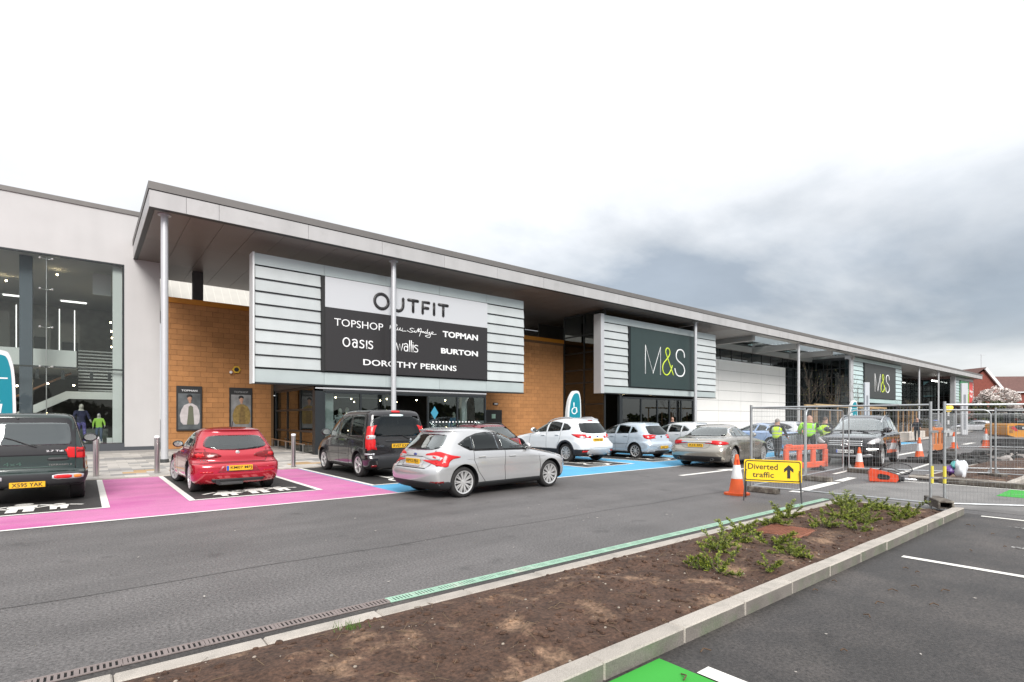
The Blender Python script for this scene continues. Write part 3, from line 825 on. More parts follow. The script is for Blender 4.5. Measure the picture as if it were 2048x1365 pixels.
screen("farthest louvre screen around the green and red sign", 117.2, 130.6, 3.95, 9.03, 120.2, 129.6, 4.6, 8.5, 8, fin=(116.4, 117.15), slat=M_SLATT, band=M_BANDT)

# ---------------------------------------------------------------- OUTFIT sign
YS = 23.36
sg = thing("shop_sign", "white and black OUTFIT sign listing seven fashion shop names", "shop sign", (8.25, YS, 3.82))
def SW(b, n, m, sm=False): return W(b, n, m, sg, sm)
SW(MB().box(8.25, YS, 3.82, 17.08, YS + .13, 6.63), "black_panel", M_SIGNK)
SW(MB().box(8.25, YS - .004, 6.634, 17.08, YS + .13, 7.97), "white_panel", M_SIGNW)
SW(MB().box(8.10, YS + .02, 3.80, 8.248, YS + .14, 8.0), "edge_post", M_INK)
def ST(s, x0, x1, z0, z1, bold=0.0, m=None, shear=0.0):
    return text("lettering", s, m or M_LETW, sg, ((x0 + x1) / 2 - 8.25, -.012, (z0 + z1) / 2 - 3.82), FACE_S, x1 - x0, z1 - z0, bold, .02, shear)
OL = 8.25; OZ = 3.82
rr = .072
# OUTFIT as rounded strokes
def sgn(name, strokes, r, closed=(), m=M_LETK):
    return ribbon(name, [[(x - OL, z - OZ) for x, z in st] for st in strokes], m, sg, (0, -.022, 0), FACE_S, r, .5, closed)
sgn("letter_o", [arc(10.90, 7.23, .345, .345, 0, 360, 28)], rr, (0,))
sgn("letter_u", [[(11.46, 7.50), (11.46, 7.18)] + arc(11.74, 7.18, .28, .29, 180, 360, 12) + [(12.02, 7.50)]], rr)
sgn("letter_t", [[(12.30, 7.50), (12.82, 7.50)], [(12.56, 7.48), (12.56, 6.95)]], rr)
sgn("letter_f", [[(13.45, 7.50), (13.09, 7.50), (13.09, 6.95)], [(13.09, 7.22), (13.40, 7.22)]], rr)
sgn("letter_i", [[(13.74, 7.50), (13.74, 6.95)]], rr)
sgn("letter_t", [[(14.02, 7.50), (14.54, 7.50)], [(14.28, 7.48), (14.28, 6.95)]], rr)
ST("TOPSHOP", 8.65, 10.98, 5.85, 6.18, -.004)
ST("TOPMAN", 14.25, 16.44, 5.88, 6.19, .028)
ST("BURTON", 14.15, 16.44, 5.03, 5.31, .030)
ST("DOROTHY PERKINS", 10.0, 15.08, 4.17, 4.45, .012)
# oasis and wallis drawn by hand
def hs(ox, oz, s, st): return [[(ox + p[0] * s, oz + p[1] * s) for p in q_] for q_ in st]
sS = lambda x: spline([(x + .20, .33), (x + .13, .36), (x + .04, .34), (x + .03, .25), (x + .12, .19), (x + .2, .13), (x + .18, .03), (x + .09, 0), (x, .03)], 4)
oas = [arc(.16, .21, .16, .20, 0, 360, 20), spline([(.46, .34), (.56, .37), (.66, .34), (.68, .25), (.68, 0)], 4), arc(.57, .12, .10, .12, 0, 360, 14),
       [(p[0] + .82, p[1]) for p in sS(0)], [(1.17, 0), (1.17, .36)], [(p[0] + 1.27, p[1]) for p in sS(0)]]
sgn("lettering", hs(9.05, 4.95, .95, oas), .033, (0, 2), M_LETW)
wal = [[(0, .38), (.10, 0), (.19, .36), (.28, 0), (.38, .38)], spline([(.46, .36), (.55, .40), (.64, .36), (.66, .26), (.66, 0)], 4), arc(.55, .13, .10, .13, 0, 360, 14),
       [(.77, 0), (.77, .58)], [(.87, 0), (.87, .58)], [(.97, 0), (.97, .37)], [(.97, .47), (.97, .48)], [(p[0] + 1.05, p[1]) for p in sS(0)]]
sgn("lettering", hs(11.66, 4.98, .92, wal), .026, (2,), M_LETW)
sel = [spline([(-.22, .02), (-.19, .22), (-.15, .05), (-.10, .24), (-.07, .02), (-.03, .06)], 4), spline([(-.10, .0), (0, .02), (.12, .18), (.20, .26), (.12, .30), (.06, .16), (.08, .02), (.18, .02), (.24, .14), (.22, .02), (.32, .04), (.38, .15), (.36, .02), (.46, .02), (.52, .15), (.48, .0), (.62, .0), (.72, .0)], 4),
       spline([(1.18, .17), (1.06, .20), (.94, .15), (1.02, .08), (1.12, .03), (1.0, -.03), (.82, .02), (.80, .06)], 4),
       spline([(1.14, .0), (1.24, .08), (1.22, .0), (1.32, .02), (1.46, .24), (1.42, .02), (1.56, .24), (1.62, .16), (1.52, -.14), (1.50, -.18)], 4), [(1.44, .06), (1.62, .07)],
       spline([(1.62, .04), (1.68, .10), (1.70, .02), (1.76, .10), (1.78, .02), (1.88, .10), (1.84, .02), (1.94, .02), (2.02, .26), (1.98, .02), (2.08, .06), (2.16, .10), (2.10, .02), (2.18, .02), (2.16, -.16), (2.04, -.20), (1.86, -.14), (2.1, -.05), (2.26, .02), (2.36, .10), (2.28, .12), (2.26, .02), (2.42, .0), (2.55, .02)], 4)]
sgn("lettering", hs(11.52, 5.95, .92, sel), .016, (), M_LETW)

# ---------------------------------------------------------------- M&S signs
def ms_sign(label, x0, x1, z0, z1, m, lx, lz, s, rm):
    g = thing("shop_sign", label, "shop sign", (x0, YS, z0))
    W(MB().box(x0, YS, z0, x1, YS + .13, z1), "sign_panel", m, g)
    W(MB().box(x0 - .11, YS + .03, z0 - .01, x0 - .002, YS + .14, z1 + .02), "edge_post", M_GREYF, g)
    P = lambda st: [[(lx + p[0] * s - x0, lz + p[1] * s - z0) for p in q_] for q_ in st]
    ribbon("letter_m", P([[(0, 0), (0, 1.96), (.88, .02), (1.76, 1.96), (1.76, 0)]]), M_LETW, g, (0, -.012, 0), FACE_S, rm, .5)
    amp = spline([(3.36, .04), (3.05, .55), (2.66, 1.22), (2.42, 1.62), (2.46, 1.88), (2.64, 1.98), (2.84, 1.90), (2.93, 1.66), (2.82, 1.42), (2.50, 1.12), (2.16, .84), (2.03, .50), (2.14, .16), (2.46, -.01), (2.80, .10), (3.08, .42), (3.22, .72)], 5)
    ribbon("letter_ampersand", P([amp]), M_LIME, g, (0, -.012, 0), FACE_S, rm * .95, .5)
    ss_ = spline([(4.80, 1.46), (4.74, 1.76), (4.52, 1.95), (4.22, 1.99), (3.92, 1.90), (3.74, 1.64), (3.76, 1.34), (3.98, 1.12), (4.34, .96), (4.66, .78), (4.82, .48), (4.74, .2), (4.5, .02), (4.16, -.02), (3.84, .06), (3.64, .28), (3.56, .5)], 5)
    ribbon("letter_s", P([ss_]), M_LETW, g, (0, -.012, 0), FACE_S, rm, .5)
ms_sign("dark green M&S sign behind the third column", 29.3, 37.26, 3.92, 8.05, M_MSG, 30.9, 4.93, 1.0, .055)
ms_sign("dark grey M&S sign farther along on the teal tinted screen", 73.75, 85.25, 4.26, 8.5, M_MSD, 77.2, 5.15, 1.12, .075)
g = thing("shop_sign", "small far sign split into green and red halves", "shop sign", (120.3, YS, 4.62))
W(MB().box(120.3, YS, 6.55, 126.6, YS + .13, 8.48), "green_panel", mat("sign_emerald", (.045, .33, .125), .4), g)
W(MB().box(120.3, YS, 4.62, 126.6, YS + .13, 6.546), "lower_green_panel", mat("sign_leaf", (.16, .42, .06), .4), g)
W(MB().box(126.62, YS, 4.62, 129.5, YS + .13, 8.48), "red_panel", mat("sign_red", (.62, .06, .05), .4), g)
text("lettering", "HOMEBASE", M_LETW, g, (3.1, -.01, 2.05), FACE_S, 5.2, .8, .03, .03)
text("lettering", "Argos", M_LETW, g, (7.75, -.01, 2.1), FACE_S, 2.1, .7, .03, .03)
ribbon("smile_mark", [arc(7.75, 1.62, .75, .55, 200, 340, 10)], M_LETW, g, (0, -.012, 0), FACE_S, .12, .4)

# ================================================================ glazed lobbies
def glazing(root, axis, c, a0, a1, zs, mull, gm, fm, fw=.06, fd=.09, skip=()):
    """curtain wall in the plane axis=c ('Y': runs along X; 'X': runs along Y); panes, mullions and transoms are parts"""
    ms = [a0] + list(mull) + [a1]
    def bx(u0, u1, d0, d1, z0, z1):
        return MB().box(u0, c + d0, z0, u1, c + d1, z1) if axis == 'Y' else MB().box(c + d0, u0, z0, c + d1, u1, z1)
    for i, u in enumerate(ms):
        W(bx(u - fw / 2, u + fw / 2, -fd / 2, fd / 2, zs[0], zs[-1]), "mullion", fm, root)
    for z in zs:
        W(bx(a0 + fw / 2, a1 - fw / 2, -fd / 2 + .004, fd / 2 - .004, z - fw / 2, z + fw / 2), "transom", fm, root)
    for i in range(len(ms) - 1):
        for j in range(len(zs) - 1):
            if (i, j) in skip: continue
            W(bx(ms[i] + fw / 2, ms[i + 1] - fw / 2, -.008, .008, zs[j] + fw / 2, zs[j + 1] - fw / 2), "window_pane", gm, root)

M_HEAD = mat("door_header", (.028, .030, .032), .5)
lob = thing("entrance_lobby", "dark framed glass entrance lobby under the OUTFIT sign", "shop entrance", (7.85, 23.5, .12))
zg = pz(23.5)
glazing(lob, 'Y', 23.55, 8.26, 17.05, [zg, 2.88], [9.95, 11.72, 13.5, 15.25], G_LOBBY, M_GREYF, .09, .10, skip=((2, 0),))
W(MB().box(7.86, 23.5, 2.93, 17.1, 23.62, 3.14), "header", M_HEAD, lob)
W(MB().box(7.86, 23.47, 3.02, 17.1, 23.498, 3.08), "header_strip", M_STEEL, lob)
W(MB().box(7.86, 23.5, zg - .05, 8.21, 23.85, 3.14), "corner_post", M_GREYF, lob)
glazing(lob, 'X', 7.95, 23.9, 29.85, [zg, 1.12, 2.12, 3.10], [25.75, 27.8], G_LOBBY, M_GREYF, .09, .10)
W(MB().box(7.86, 23.6, 3.16, 17.1, 35, 3.6), "lobby_roof", M_STEELD, lob)
W(MB().box(8.0, 23.6, zg - .04, 17.0, 35.9, zg - .005), "shop_floor", M_FLOOR, lob)
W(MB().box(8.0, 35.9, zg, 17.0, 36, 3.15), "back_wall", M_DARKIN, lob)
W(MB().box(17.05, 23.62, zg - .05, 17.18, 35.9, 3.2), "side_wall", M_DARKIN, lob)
W(MB().box(8.45, 24.0, zg, 8.85, 24.15, 2.95), "inner_pier", M_CLAD, lob)
W(MB().box(16.1, 24.4, zg, 16.45, 24.6, 2.95), "inner_pier", M_CLAD, lob)
for x, y in ((9.4, 25.2), (10.7, 26.5), (12.2, 25.5), (13.0, 28), (14.2, 26), (15.6, 25.3), (12.7, 31), (9.9, 30), (15, 30)):
    W(MB().ball((x, y, 2.72), .032, n=8, m=5), "ceiling_spot", M_LAMP, lob)
for x, y in ((9.2, 29), (10.6, 32), (14.5, 31), (15.6, 28.5)):
    W(MB().box(x - .6, y - .3, zg, x + .6, y + .3, 1.35), "display_rack", mat("rack_cloth", (.12, .12, .16), .9, var=.6, vscale=3), lob)
W(MB().prism([(13.66, 2.0), (13.88, 2.33), (14.10, 2.0), (13.88, 1.67)], -23.535, -23.525, Matrix(((1, 0, 0, 0), (0, 0, -1, 0), (0, 1, 0, 0), (0, 0, 0, 1)))), "window_sticker", mat("sticker_blue", (.04, .24, .36), .5), lob)
for k in range(14):
    W(MB().box(13.75 + k * .2, 23.53, 1.5, 13.83 + k * .2, 23.536, 1.57), "glass_dot", M_LETW, lob)
hr = thing("hand_rail", "low metal rail along the glass side of the lobby", "railing", (7.6, 23.8, pz(24)))
W(MB().tube([(7.62, 24.2, .55), (7.62, 29.5, .66)], .025, 8), "rail_bar", M_SS, hr)
for y in (24.4, 25.7, 27.0, 28.3, 29.4): W(MB().tube([(7.62, y, pz(y) - .02), (7.62, y, .56 + (y - 24.4) * .02)], .02, 6), "rail_post", M_SS, hr)

lb2 = thing("entrance_lobby", "tall dark glass entrance beside the first green M&S sign", "shop entrance", (27.0, 23.5, .12))
glazing(lb2, 'Y', 23.6, 28.6, 37.2, [zg, 3.15], [30.7, 32.6, 34.1, 35.6], G_DARK, M_GREYF, .12, .12)
glazing(lb2, 'X', 27.05, 23.75, 27.55, [zg, 2.7, 4.2, 5.1, 6.3, 7.5, 8.95], [25.6], G_DARK, M_GREYF, .09, .10)
W(MB().box(27.11, 23.9, 2.8, 27.16, 27.5, 4.15), "dark_band", mat("band_brown", (.022, .016, .013), .5), lb2)
W(MB().box(28.3, 23.5, zg, 28.54, 23.7, 3.3), "door_post", M_GREYF, lb2)
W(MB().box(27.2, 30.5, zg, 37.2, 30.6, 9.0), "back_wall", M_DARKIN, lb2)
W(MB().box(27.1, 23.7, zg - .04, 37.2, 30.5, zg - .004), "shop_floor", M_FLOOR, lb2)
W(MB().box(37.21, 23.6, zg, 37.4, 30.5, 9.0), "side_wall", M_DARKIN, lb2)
for x, y in ((28.0, 25), (29.5, 26.5), (31, 25.5), (33, 27), (35, 26)): W(MB().ball((x, y, 2.7), .05, n=8, m=5), "ceiling_spot", M_LAMP, lb2)

# ================================================================ white cladding, strip windows, atria
def cladding(label, xs, zs, yf):
    c = thing("clad_wall", label, "wall", (xs[0], yf, zs[0]))
    W(MB().box(xs[0] + .01, yf + .03, zs[0] - .3, xs[-1] - .01, yf + .5, zs[-1] - .01), "wall_core", M_STEELD, c)
    for a, b_ in zip(xs, xs[1:]):
        for z0, z1 in zip(zs, zs[1:]):
            W(MB().bbox(a + .012, yf, z0 + .012, b_ - .012, yf + .028, z1 - .012, .006), "clad_panel", M_CLAD, c)
    return c
zr = [.2, 1.45, 2.47, 3.5, 4.47, 5.44, 6.45, 7.5]
cladding("white rectangular panel wall between the two M&S signs", [37.4, 39.3, 43.6, 47.95, 52.24, 56.56, 60.7, 62.2], zr, 27.6)
cladding("pale panel wall right of the grey M&S sign", [88.3, 92, 96, 101], zr, 27.6)
sw = thing("strip_window", "dark ribbon of windows above the white panel wall", "window", (40, 27.9, 7.5))
glazing(sw, 'Y', 27.9, 40.4, 62.2, [7.55, 8.62], [42.5, 44.6, 46.7, 48.8, 50.9, 53, 55.1, 57.2, 59.3], G_DARK, M_GREYF, .08, .1)
W(MB().box(40.4, 30, 7, 62.2, 30.1, 9), "back_wall", M_DARKIN, sw)
at = thing("glazed_atrium", "dark glass atrium corner between white panel wall and the grey M&S sign", "atrium", (62.2, 28.0, .2))
zz = [.2, 1.9, 3.6, 4.6, 5.6, 6.6, 7.6, 8.6]
glazing(at, 'Y', 28.0, 62.3, 69.2, zz, [63.6, 65.0, 66.4, 67.8], G_DARK, M_GREYF, .10, .12)
glazing(at, 'X', 69.3, 23.6, 27.95, zz, [24.5, 25.4, 26.3, 27.1], G_DARK, M_GREYF, .10, .12)
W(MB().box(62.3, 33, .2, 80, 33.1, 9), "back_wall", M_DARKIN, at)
W(MB().box(69.45, 23.9, .2, 69.5, 27.9, 3.5), "dark_band", M_INK, at)
W(MB().box(69.4, 23.8, 8.65, 88, 33, 8.9).box(88, 23.9, .2, 88.2, 33, 8.9), "inner_shell", M_STEELD, at)
W(MB().box(75, 23.9, .2, 75.1, 33, 8.6), "inner_wall", mat("atrium_pale", (.45, .50, .49), .6), at)
un = thing("shop_window", "dark shop window beneath the grey M&S sign", "window", (70, 24.2, .12))
glazing(un, 'Y', 24.2, 70.2, 88.1, [.12, 3.6], [73, 76, 79, 82, 85], G_DARK, M_GREYF, .10, .12)
at2 = thing("glazed_atrium", "farther glass atrium with lit lamps before the green and red sign", "atrium", (101, 28, .2))
glazing(at2, 'Y', 28.0, 101.1, 116.9, zz, [103.2, 105.4, 107.6, 109.8, 112, 114.4], G_DARK, M_GREYF, .10, .12)
glazing(at2, 'X', 117.0, 23.6, 27.95, zz, [25.0, 26.5], G_DARK, M_GREYF, .10, .12)
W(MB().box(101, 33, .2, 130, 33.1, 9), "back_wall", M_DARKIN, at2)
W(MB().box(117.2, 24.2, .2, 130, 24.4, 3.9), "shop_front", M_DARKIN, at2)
for i, x in enumerate((112.5, 113.6, 114.7, 115.8)): W(MB().ball((x, 25.6, 8.2), .13, n=10, m=6), "globe_lamp", M_LAMPW, at2)
sb = thing("store_block", "plain main store volume behind the canopy", "building", (40, 33.5, 0))
W(MB().box(17.2, 42, 0, 131, 60, 8.9).box(27.2, 33.42, .2, 46, 33.52, 9.05), "wall", mat("store_wall", (.42, .41, .40), .8), sb)

# ================================================================ white rendered shop on the left
shop = thing("white_shop", "white rendered shop with tall frameless glass window at the left edge", "building", (2.78, 30, .26))
W(MB().box(-30, 30, 8.73, 2.78, 30.4, 11.06).box(1.42, 30, .42, 2.78, 30.4, 8.729).box(-30, 30, .42, -14, 30.4, 8.729), "wall", M_RENDER, shop)
W(MB().box(-30, 29.95, 11.061, 2.8, 30.5, 11.26), "coping", M_COPING, shop)
W(MB().box(1.42, 29.985, .2, 2.79, 30.4, .419).box(-14, 29.98, .2, 1.419, 30.4, .575), "plinth", mat("plinth_slate", (.06, .065, .075), .6), shop)
W(MB().box(-14, 30.0, 8.66, 1.418, 30.1, 8.729).box(1.36, 30.0, .576, 1.418, 30.1, 8.659), "window_frame", M_GREYF, shop)
px = [-12.2, -9.46, -6.73, -4.0, -1.27, 1.36]
for a, b_ in zip(px, px[1:]):
    for z0, z1 in ((.58, 3.9), (3.93, 8.655)):
        W(MB().box(a + .006, 30.03, z0, b_ - .006, 30.05, z1), "window_pane", G_SHOP, shop)
W(MB().box(-12.2, 30.06, 3.88, 1.36, 30.12, 3.955), "transom", M_STEELD, shop)
for sx in (-4.0, -1.27):
    for z in (8.5, 7.2, 5.58, 3.9, .9):
        f = MB()
        for q_ in (-1, 1):
            f.tube([(sx, 30.1, z), (sx + q_ * .2, 30.0, z + .015)], .018, 6); f.ball((sx + q_ * .2, 30.0, z + .015), .05, n=8, m=5)
        W(f, "glass_spider", M_SS, shop)
    W(MB().tube([(sx, 30.25, .6), (sx, 30.25, 8.6)], .02, 8), "tension_rod", M_SS, shop)
W(MB().box(-30, 30.5, .2, 2.6, 44, .3), "floor", M_FLOOR, shop)
W(MB().box(-30, 30.45, 8.76, 2.7, 44, 8.9).box(-30, 30.45, 10.9, 2.7, 44, 11.05), "ceiling", M_CEIL, shop)
W(MB().box(-30, 43.9, .3, 2.7, 44, 8.75).box(2.62, 30.41, .3, 2.72, 43.9, 11), "back_wall", mat("shop_grey", (.42, .41, .40), .8, var=.15), shop)
W(MB().box(-30, 38.5, .3, 2.6, 38.6, 4.0), "stock_wall", M_DARKIN, shop)
W(MB().box(-30, 33.0, 4.12, -.3, 43.8, 4.3).box(-30, 33.0, 4.301, -.3, 33.12, 4.95), "upper_floor", M_CLAD, shop)
W(MB().box(-2.18, 31.0, .3, -1.76, 31.4, 8.75), "steel_column", mat("blue_grey_steel", (.10, .115, .14), .5), shop)
W(MB().box(1.0, 30.35, .6, 1.35, 30.5, 8.7).box(.3, 32, 7.6, 1.0, 32.2, 8.6), "white_pier", M_CLAD, shop)
lp = MB().prism([(-3.6, 1.35), (-3.6, .95), (-.6, 2.68), (1.2, 2.68), (1.2, 3.05), (-.7, 3.05)], -34.2, -34.0, Matrix(((1, 0, 0, 0), (0, 0, -1, 0), (0, 1, 0, 0), (0, 0, 0, 1))))
W(lp, "staircase", M_CLAD, shop)
W(MB().tube([(-3.4, 34, 2.2), (-.5, 34, 3.95)], .05, 6), "stair_rail", mat("rail_brown", (.25, .11, .05), .4), shop)
for k in range(13): W(MB().box(-.25, 35.5, 3.15 + k * .17, 1.4, 35.54, 3.22 + k * .17), "blind_slat", M_CLAD, shop)
for x in (-2.75, -1.05, -.42): W(MB().tube([(x, 37.5, 5.0), (x, 37.5, 7.6)], .022, 8), "light_tube", mat("tube_glow", (1, 1, 1), .4, emit=(1, .98, .94), estr=.8), shop)
for x0, x1, z0, z1 in ((-5, -3.2, 5, 7.6), (-2.4, -1.5, 5, 7.3), (-1.2, -.2, 5, 7.2)):
    W(MB().box(x0, 40, z0, x1, 40.1, z1), "wall_display", mat("display_grey", (.42, .42, .41), .6), shop)
W(MB().box(-1.0, 39.9, 5.0, -.3, 39.98, 6.1).box(-2.2, 39.9, 5.0, -1.7, 39.98, 6.3), "display_unit", mat("unit_mix", (.14, .14, .145), .6), shop)
for x in (-1.6, -.75, .25, .9): W(MB().box(x - .06, 30.9, 3.45, x + .06, 31.05, 3.85), "track_light", M_BLACK, shop)
for x, y, z in ((-1.3, 32, 3.3), (-2.4, 33, 3.2), (-.4, 33, 3.3), (1.2, 37, 6.2), (1.1, 36, 6.9), (1.15, 36.5, 6.5), (1.2, 38, 5.8), (-6, 34, 8.5), (-3, 36, 8.5), (-1, 33, 8.5), (-4.5, 32, 3.5), (-8, 33, 8.5)): W(MB().ball((x, y, z), .04, n=8, m=5), "ceiling_spot", M_LAMP, shop)  # the spots near the upper ceiling are added to brighten the shop
for x in (-8, -5.5, -3, -.5):
    for y in (41.5,): W(MB().box(x - .6, y - .12, 8.70, x + .6, y + .12, 8.755), "added_glow_panel", MATS["tube_glow"], shop)  # glowing panels added to brighten the shop, not lamps it has
W(MB().box(-3, 32.2, .3, -1.4, 33.4, 1.3).box(-.8, 32.8, .3, .9, 33.6, 1.2).box(-6, 32, .3, -4, 33, 1.4), "stock_table", mat("stock_mix", (.10, .11, .10), .9, var=.7, vscale=5), shop)
W(MB().box(.35, 30.7, .58, .65, 30.9, .78).box(.8, 30.7, .58, 1.0, 30.85, .82), "display_plinth", M_CLAD, shop)
# ================================================================ vehicles
def paint(name, col, metal=.35, rough=.28, coat=1.0): return mat(name, col, rough * .75, metal=metal, coat=coat, var=.015)

def outline(xr, xf, w, rr, rf, nr, nf, K, M):
    """closed plan outline of one horizontal slice: rear corner, side, front corner, mirrored"""
    L = xf - xr
    if rr + rf > L * .98: s = L * .98 / (rr + rf); rr *= s; rf *= s
    half = []
    for k in range(K + 1):
        t = math.pi / 2 * k / K
        half.append((xr + rr * (1 - math.cos(t) ** (2 / nr)), w * math.sin(t) ** (2 / nr)))
    a, b = half[-1][0], xf - rf
    for k in range(1, M): half.append((a + (b - a) * k / M, w))
    for k in range(K + 1):
        t = math.pi / 2 * (1 - k / K)
        half.append((xf - rf * (1 - math.cos(t) ** (2 / nf)), w * math.sin(t) ** (2 / nf)))
    n = len(half)
    return half + [(x, -y) for x, y in half[n - 2:0:-1]]

def car_shell(S, K=9, M=26):
    """S['lv']: (z, x_rear, x_front, half_width[, r_rear, r_front, n_rear, n_front]) from the sill to the roof"""
    lv = [list(l) for l in S['lv']]
    for l in lv:
        d = S.get('belt', 1.0)
        dflt = [.34, .72, 3.3, 2.6] if l[0] < d else [.45, .80, 3.2, 2.3]
        while len(l) < 8: l.append(dflt[len(l) - 4])
    A = np.array(lv, float)
    # refine: parameter along the level list, monotone cubic (fritsch-carlson) in every column
    n = len(A)
    t = np.zeros(n)
    for i in range(1, n):
        d = A[i] - A[i - 1]; t[i] = t[i - 1] + max(.004, abs(d[0]) + abs(d[1]) * .5 + abs(d[2]) * .5 + abs(d[3]))
    h = np.diff(t)
    D = np.diff(A, axis=0) / h[:, None]
    Mt = np.zeros_like(A); Mt[0] = D[0]; Mt[-1] = D[-1]
    for i in range(1, n - 1):
        same = D[i - 1] * D[i] > 0
        w1, w2 = 2 * h[i] + h[i - 1], h[i] + 2 * h[i - 1]
        with np.errstate(divide='ignore', invalid='ignore'):
            hm = (w1 + w2) / (w1 / D[i - 1] + w2 / D[i])
        Mt[i] = np.where(same, hm, 0)
    rows = []
    for i in range(n - 1):
        k = max(1, int(math.ceil(h[i] / S.get('step', .035))))
        for j in range(k):
            s = j / k; H = h[i]
            h00 = (1 + 2 * s) * (1 - s) ** 2; h10 = s * (1 - s) ** 2; h01 = s * s * (3 - 2 * s); h11 = s * s * (s - 1)
            rows.append(h00 * A[i] + h10 * H * Mt[i] + h01 * A[i + 1] + h11 * H * Mt[i + 1])
    rows.append(A[-1])
    vs = []; fs = []; mi = []
    for r in rows:
        for x, y in outline(r[1], r[2], r[3], r[4], r[5], r[6], r[7], K, M):
            vs.append((x, y, r[0]))
    m = len(vs) // len(rows)
    for i in range(len(rows) - 1):
        for k in range(m):
            fs.append((i * m + k, i * m + (k + 1) % m, (i + 1) * m + (k + 1) % m, (i + 1) * m + k))
            mi.append(2 if rows[i + 1][0] <= S.get('trim', 0) + .002 else 0)
    fs.append(tuple(range(m))[::-1]); mi.append(1)
    b = (len(rows) - 1) * m
    fs.append(tuple(b + k for k in range(m))); mi.append(0)
    # fender flares
    flare = S.get('flare', .018)
    if flare:
        for ax in (S['ro'], S['ro'] + S['wb']):
            for i, (x, y, z) in enumerate(vs):
                d = math.hypot(x - ax, z - S['wr'])
                if abs(y) > .5 and d < S['wr'] + .30 and z < S.get('belt', 1) - .05:
                    g_ = math.exp(-((d - S['wr'] - .06) / .09) ** 2) * flare
                    vs[i] = (x, y + math.copysign(g_, y), z)
    return vs, fs, mi

def boolean_arches(me, S, mats):
    W_ = S['W'] / 2
    o = bpy.data.objects.new("tmp", me); COL.objects.link(o)
    cb = MB(); r = S['wr'] + S.get('gap', .055)
    for ax in (S['ro'], S['ro'] + S['wb']):
        for q_ in (-1, 1):
            cb.lathe([(r, q_ * (W_ + .15)), (r, q_ * (W_ - .30))][::q_], (ax, 0, S['wr'] + .005), 36, 'Y')
    bm = bmesh.new(); cm = cb.mesh("cut", [mats[0], mats[1]])
    bm.from_mesh(cm); bmesh.ops.recalc_face_normals(bm, faces=bm.faces[:])
    for f in bm.faces: f.material_index = 1
    bm.to_mesh(cm); bm.free()
    c = bpy.data.objects.new("cut", cm); COL.objects.link(c)
    md = o.modifiers.new("b", 'BOOLEAN'); md.operation = 'DIFFERENCE'; md.object = c; md.solver = 'EXACT'
    dg = bpy.context.evaluated_depsgraph_get()
    out = bpy.data.meshes.new_from_object(o.evaluated_get(dg))
    bpy.data.objects.remove(o); bpy.data.objects.remove(c)
    return out

def chaikin(p, n=1):
    for _ in range(n):
        o = []
        for i in range(len(p)):
            a, b = p[i], p[(i + 1) % len(p)]
            o += [(a[0] * .8 + b[0] * .2, a[1] * .8 + b[1] * .2), (a[0] * .2 + b[0] * .8, a[1] * .2 + b[1] * .8)]
        p = o
    return p

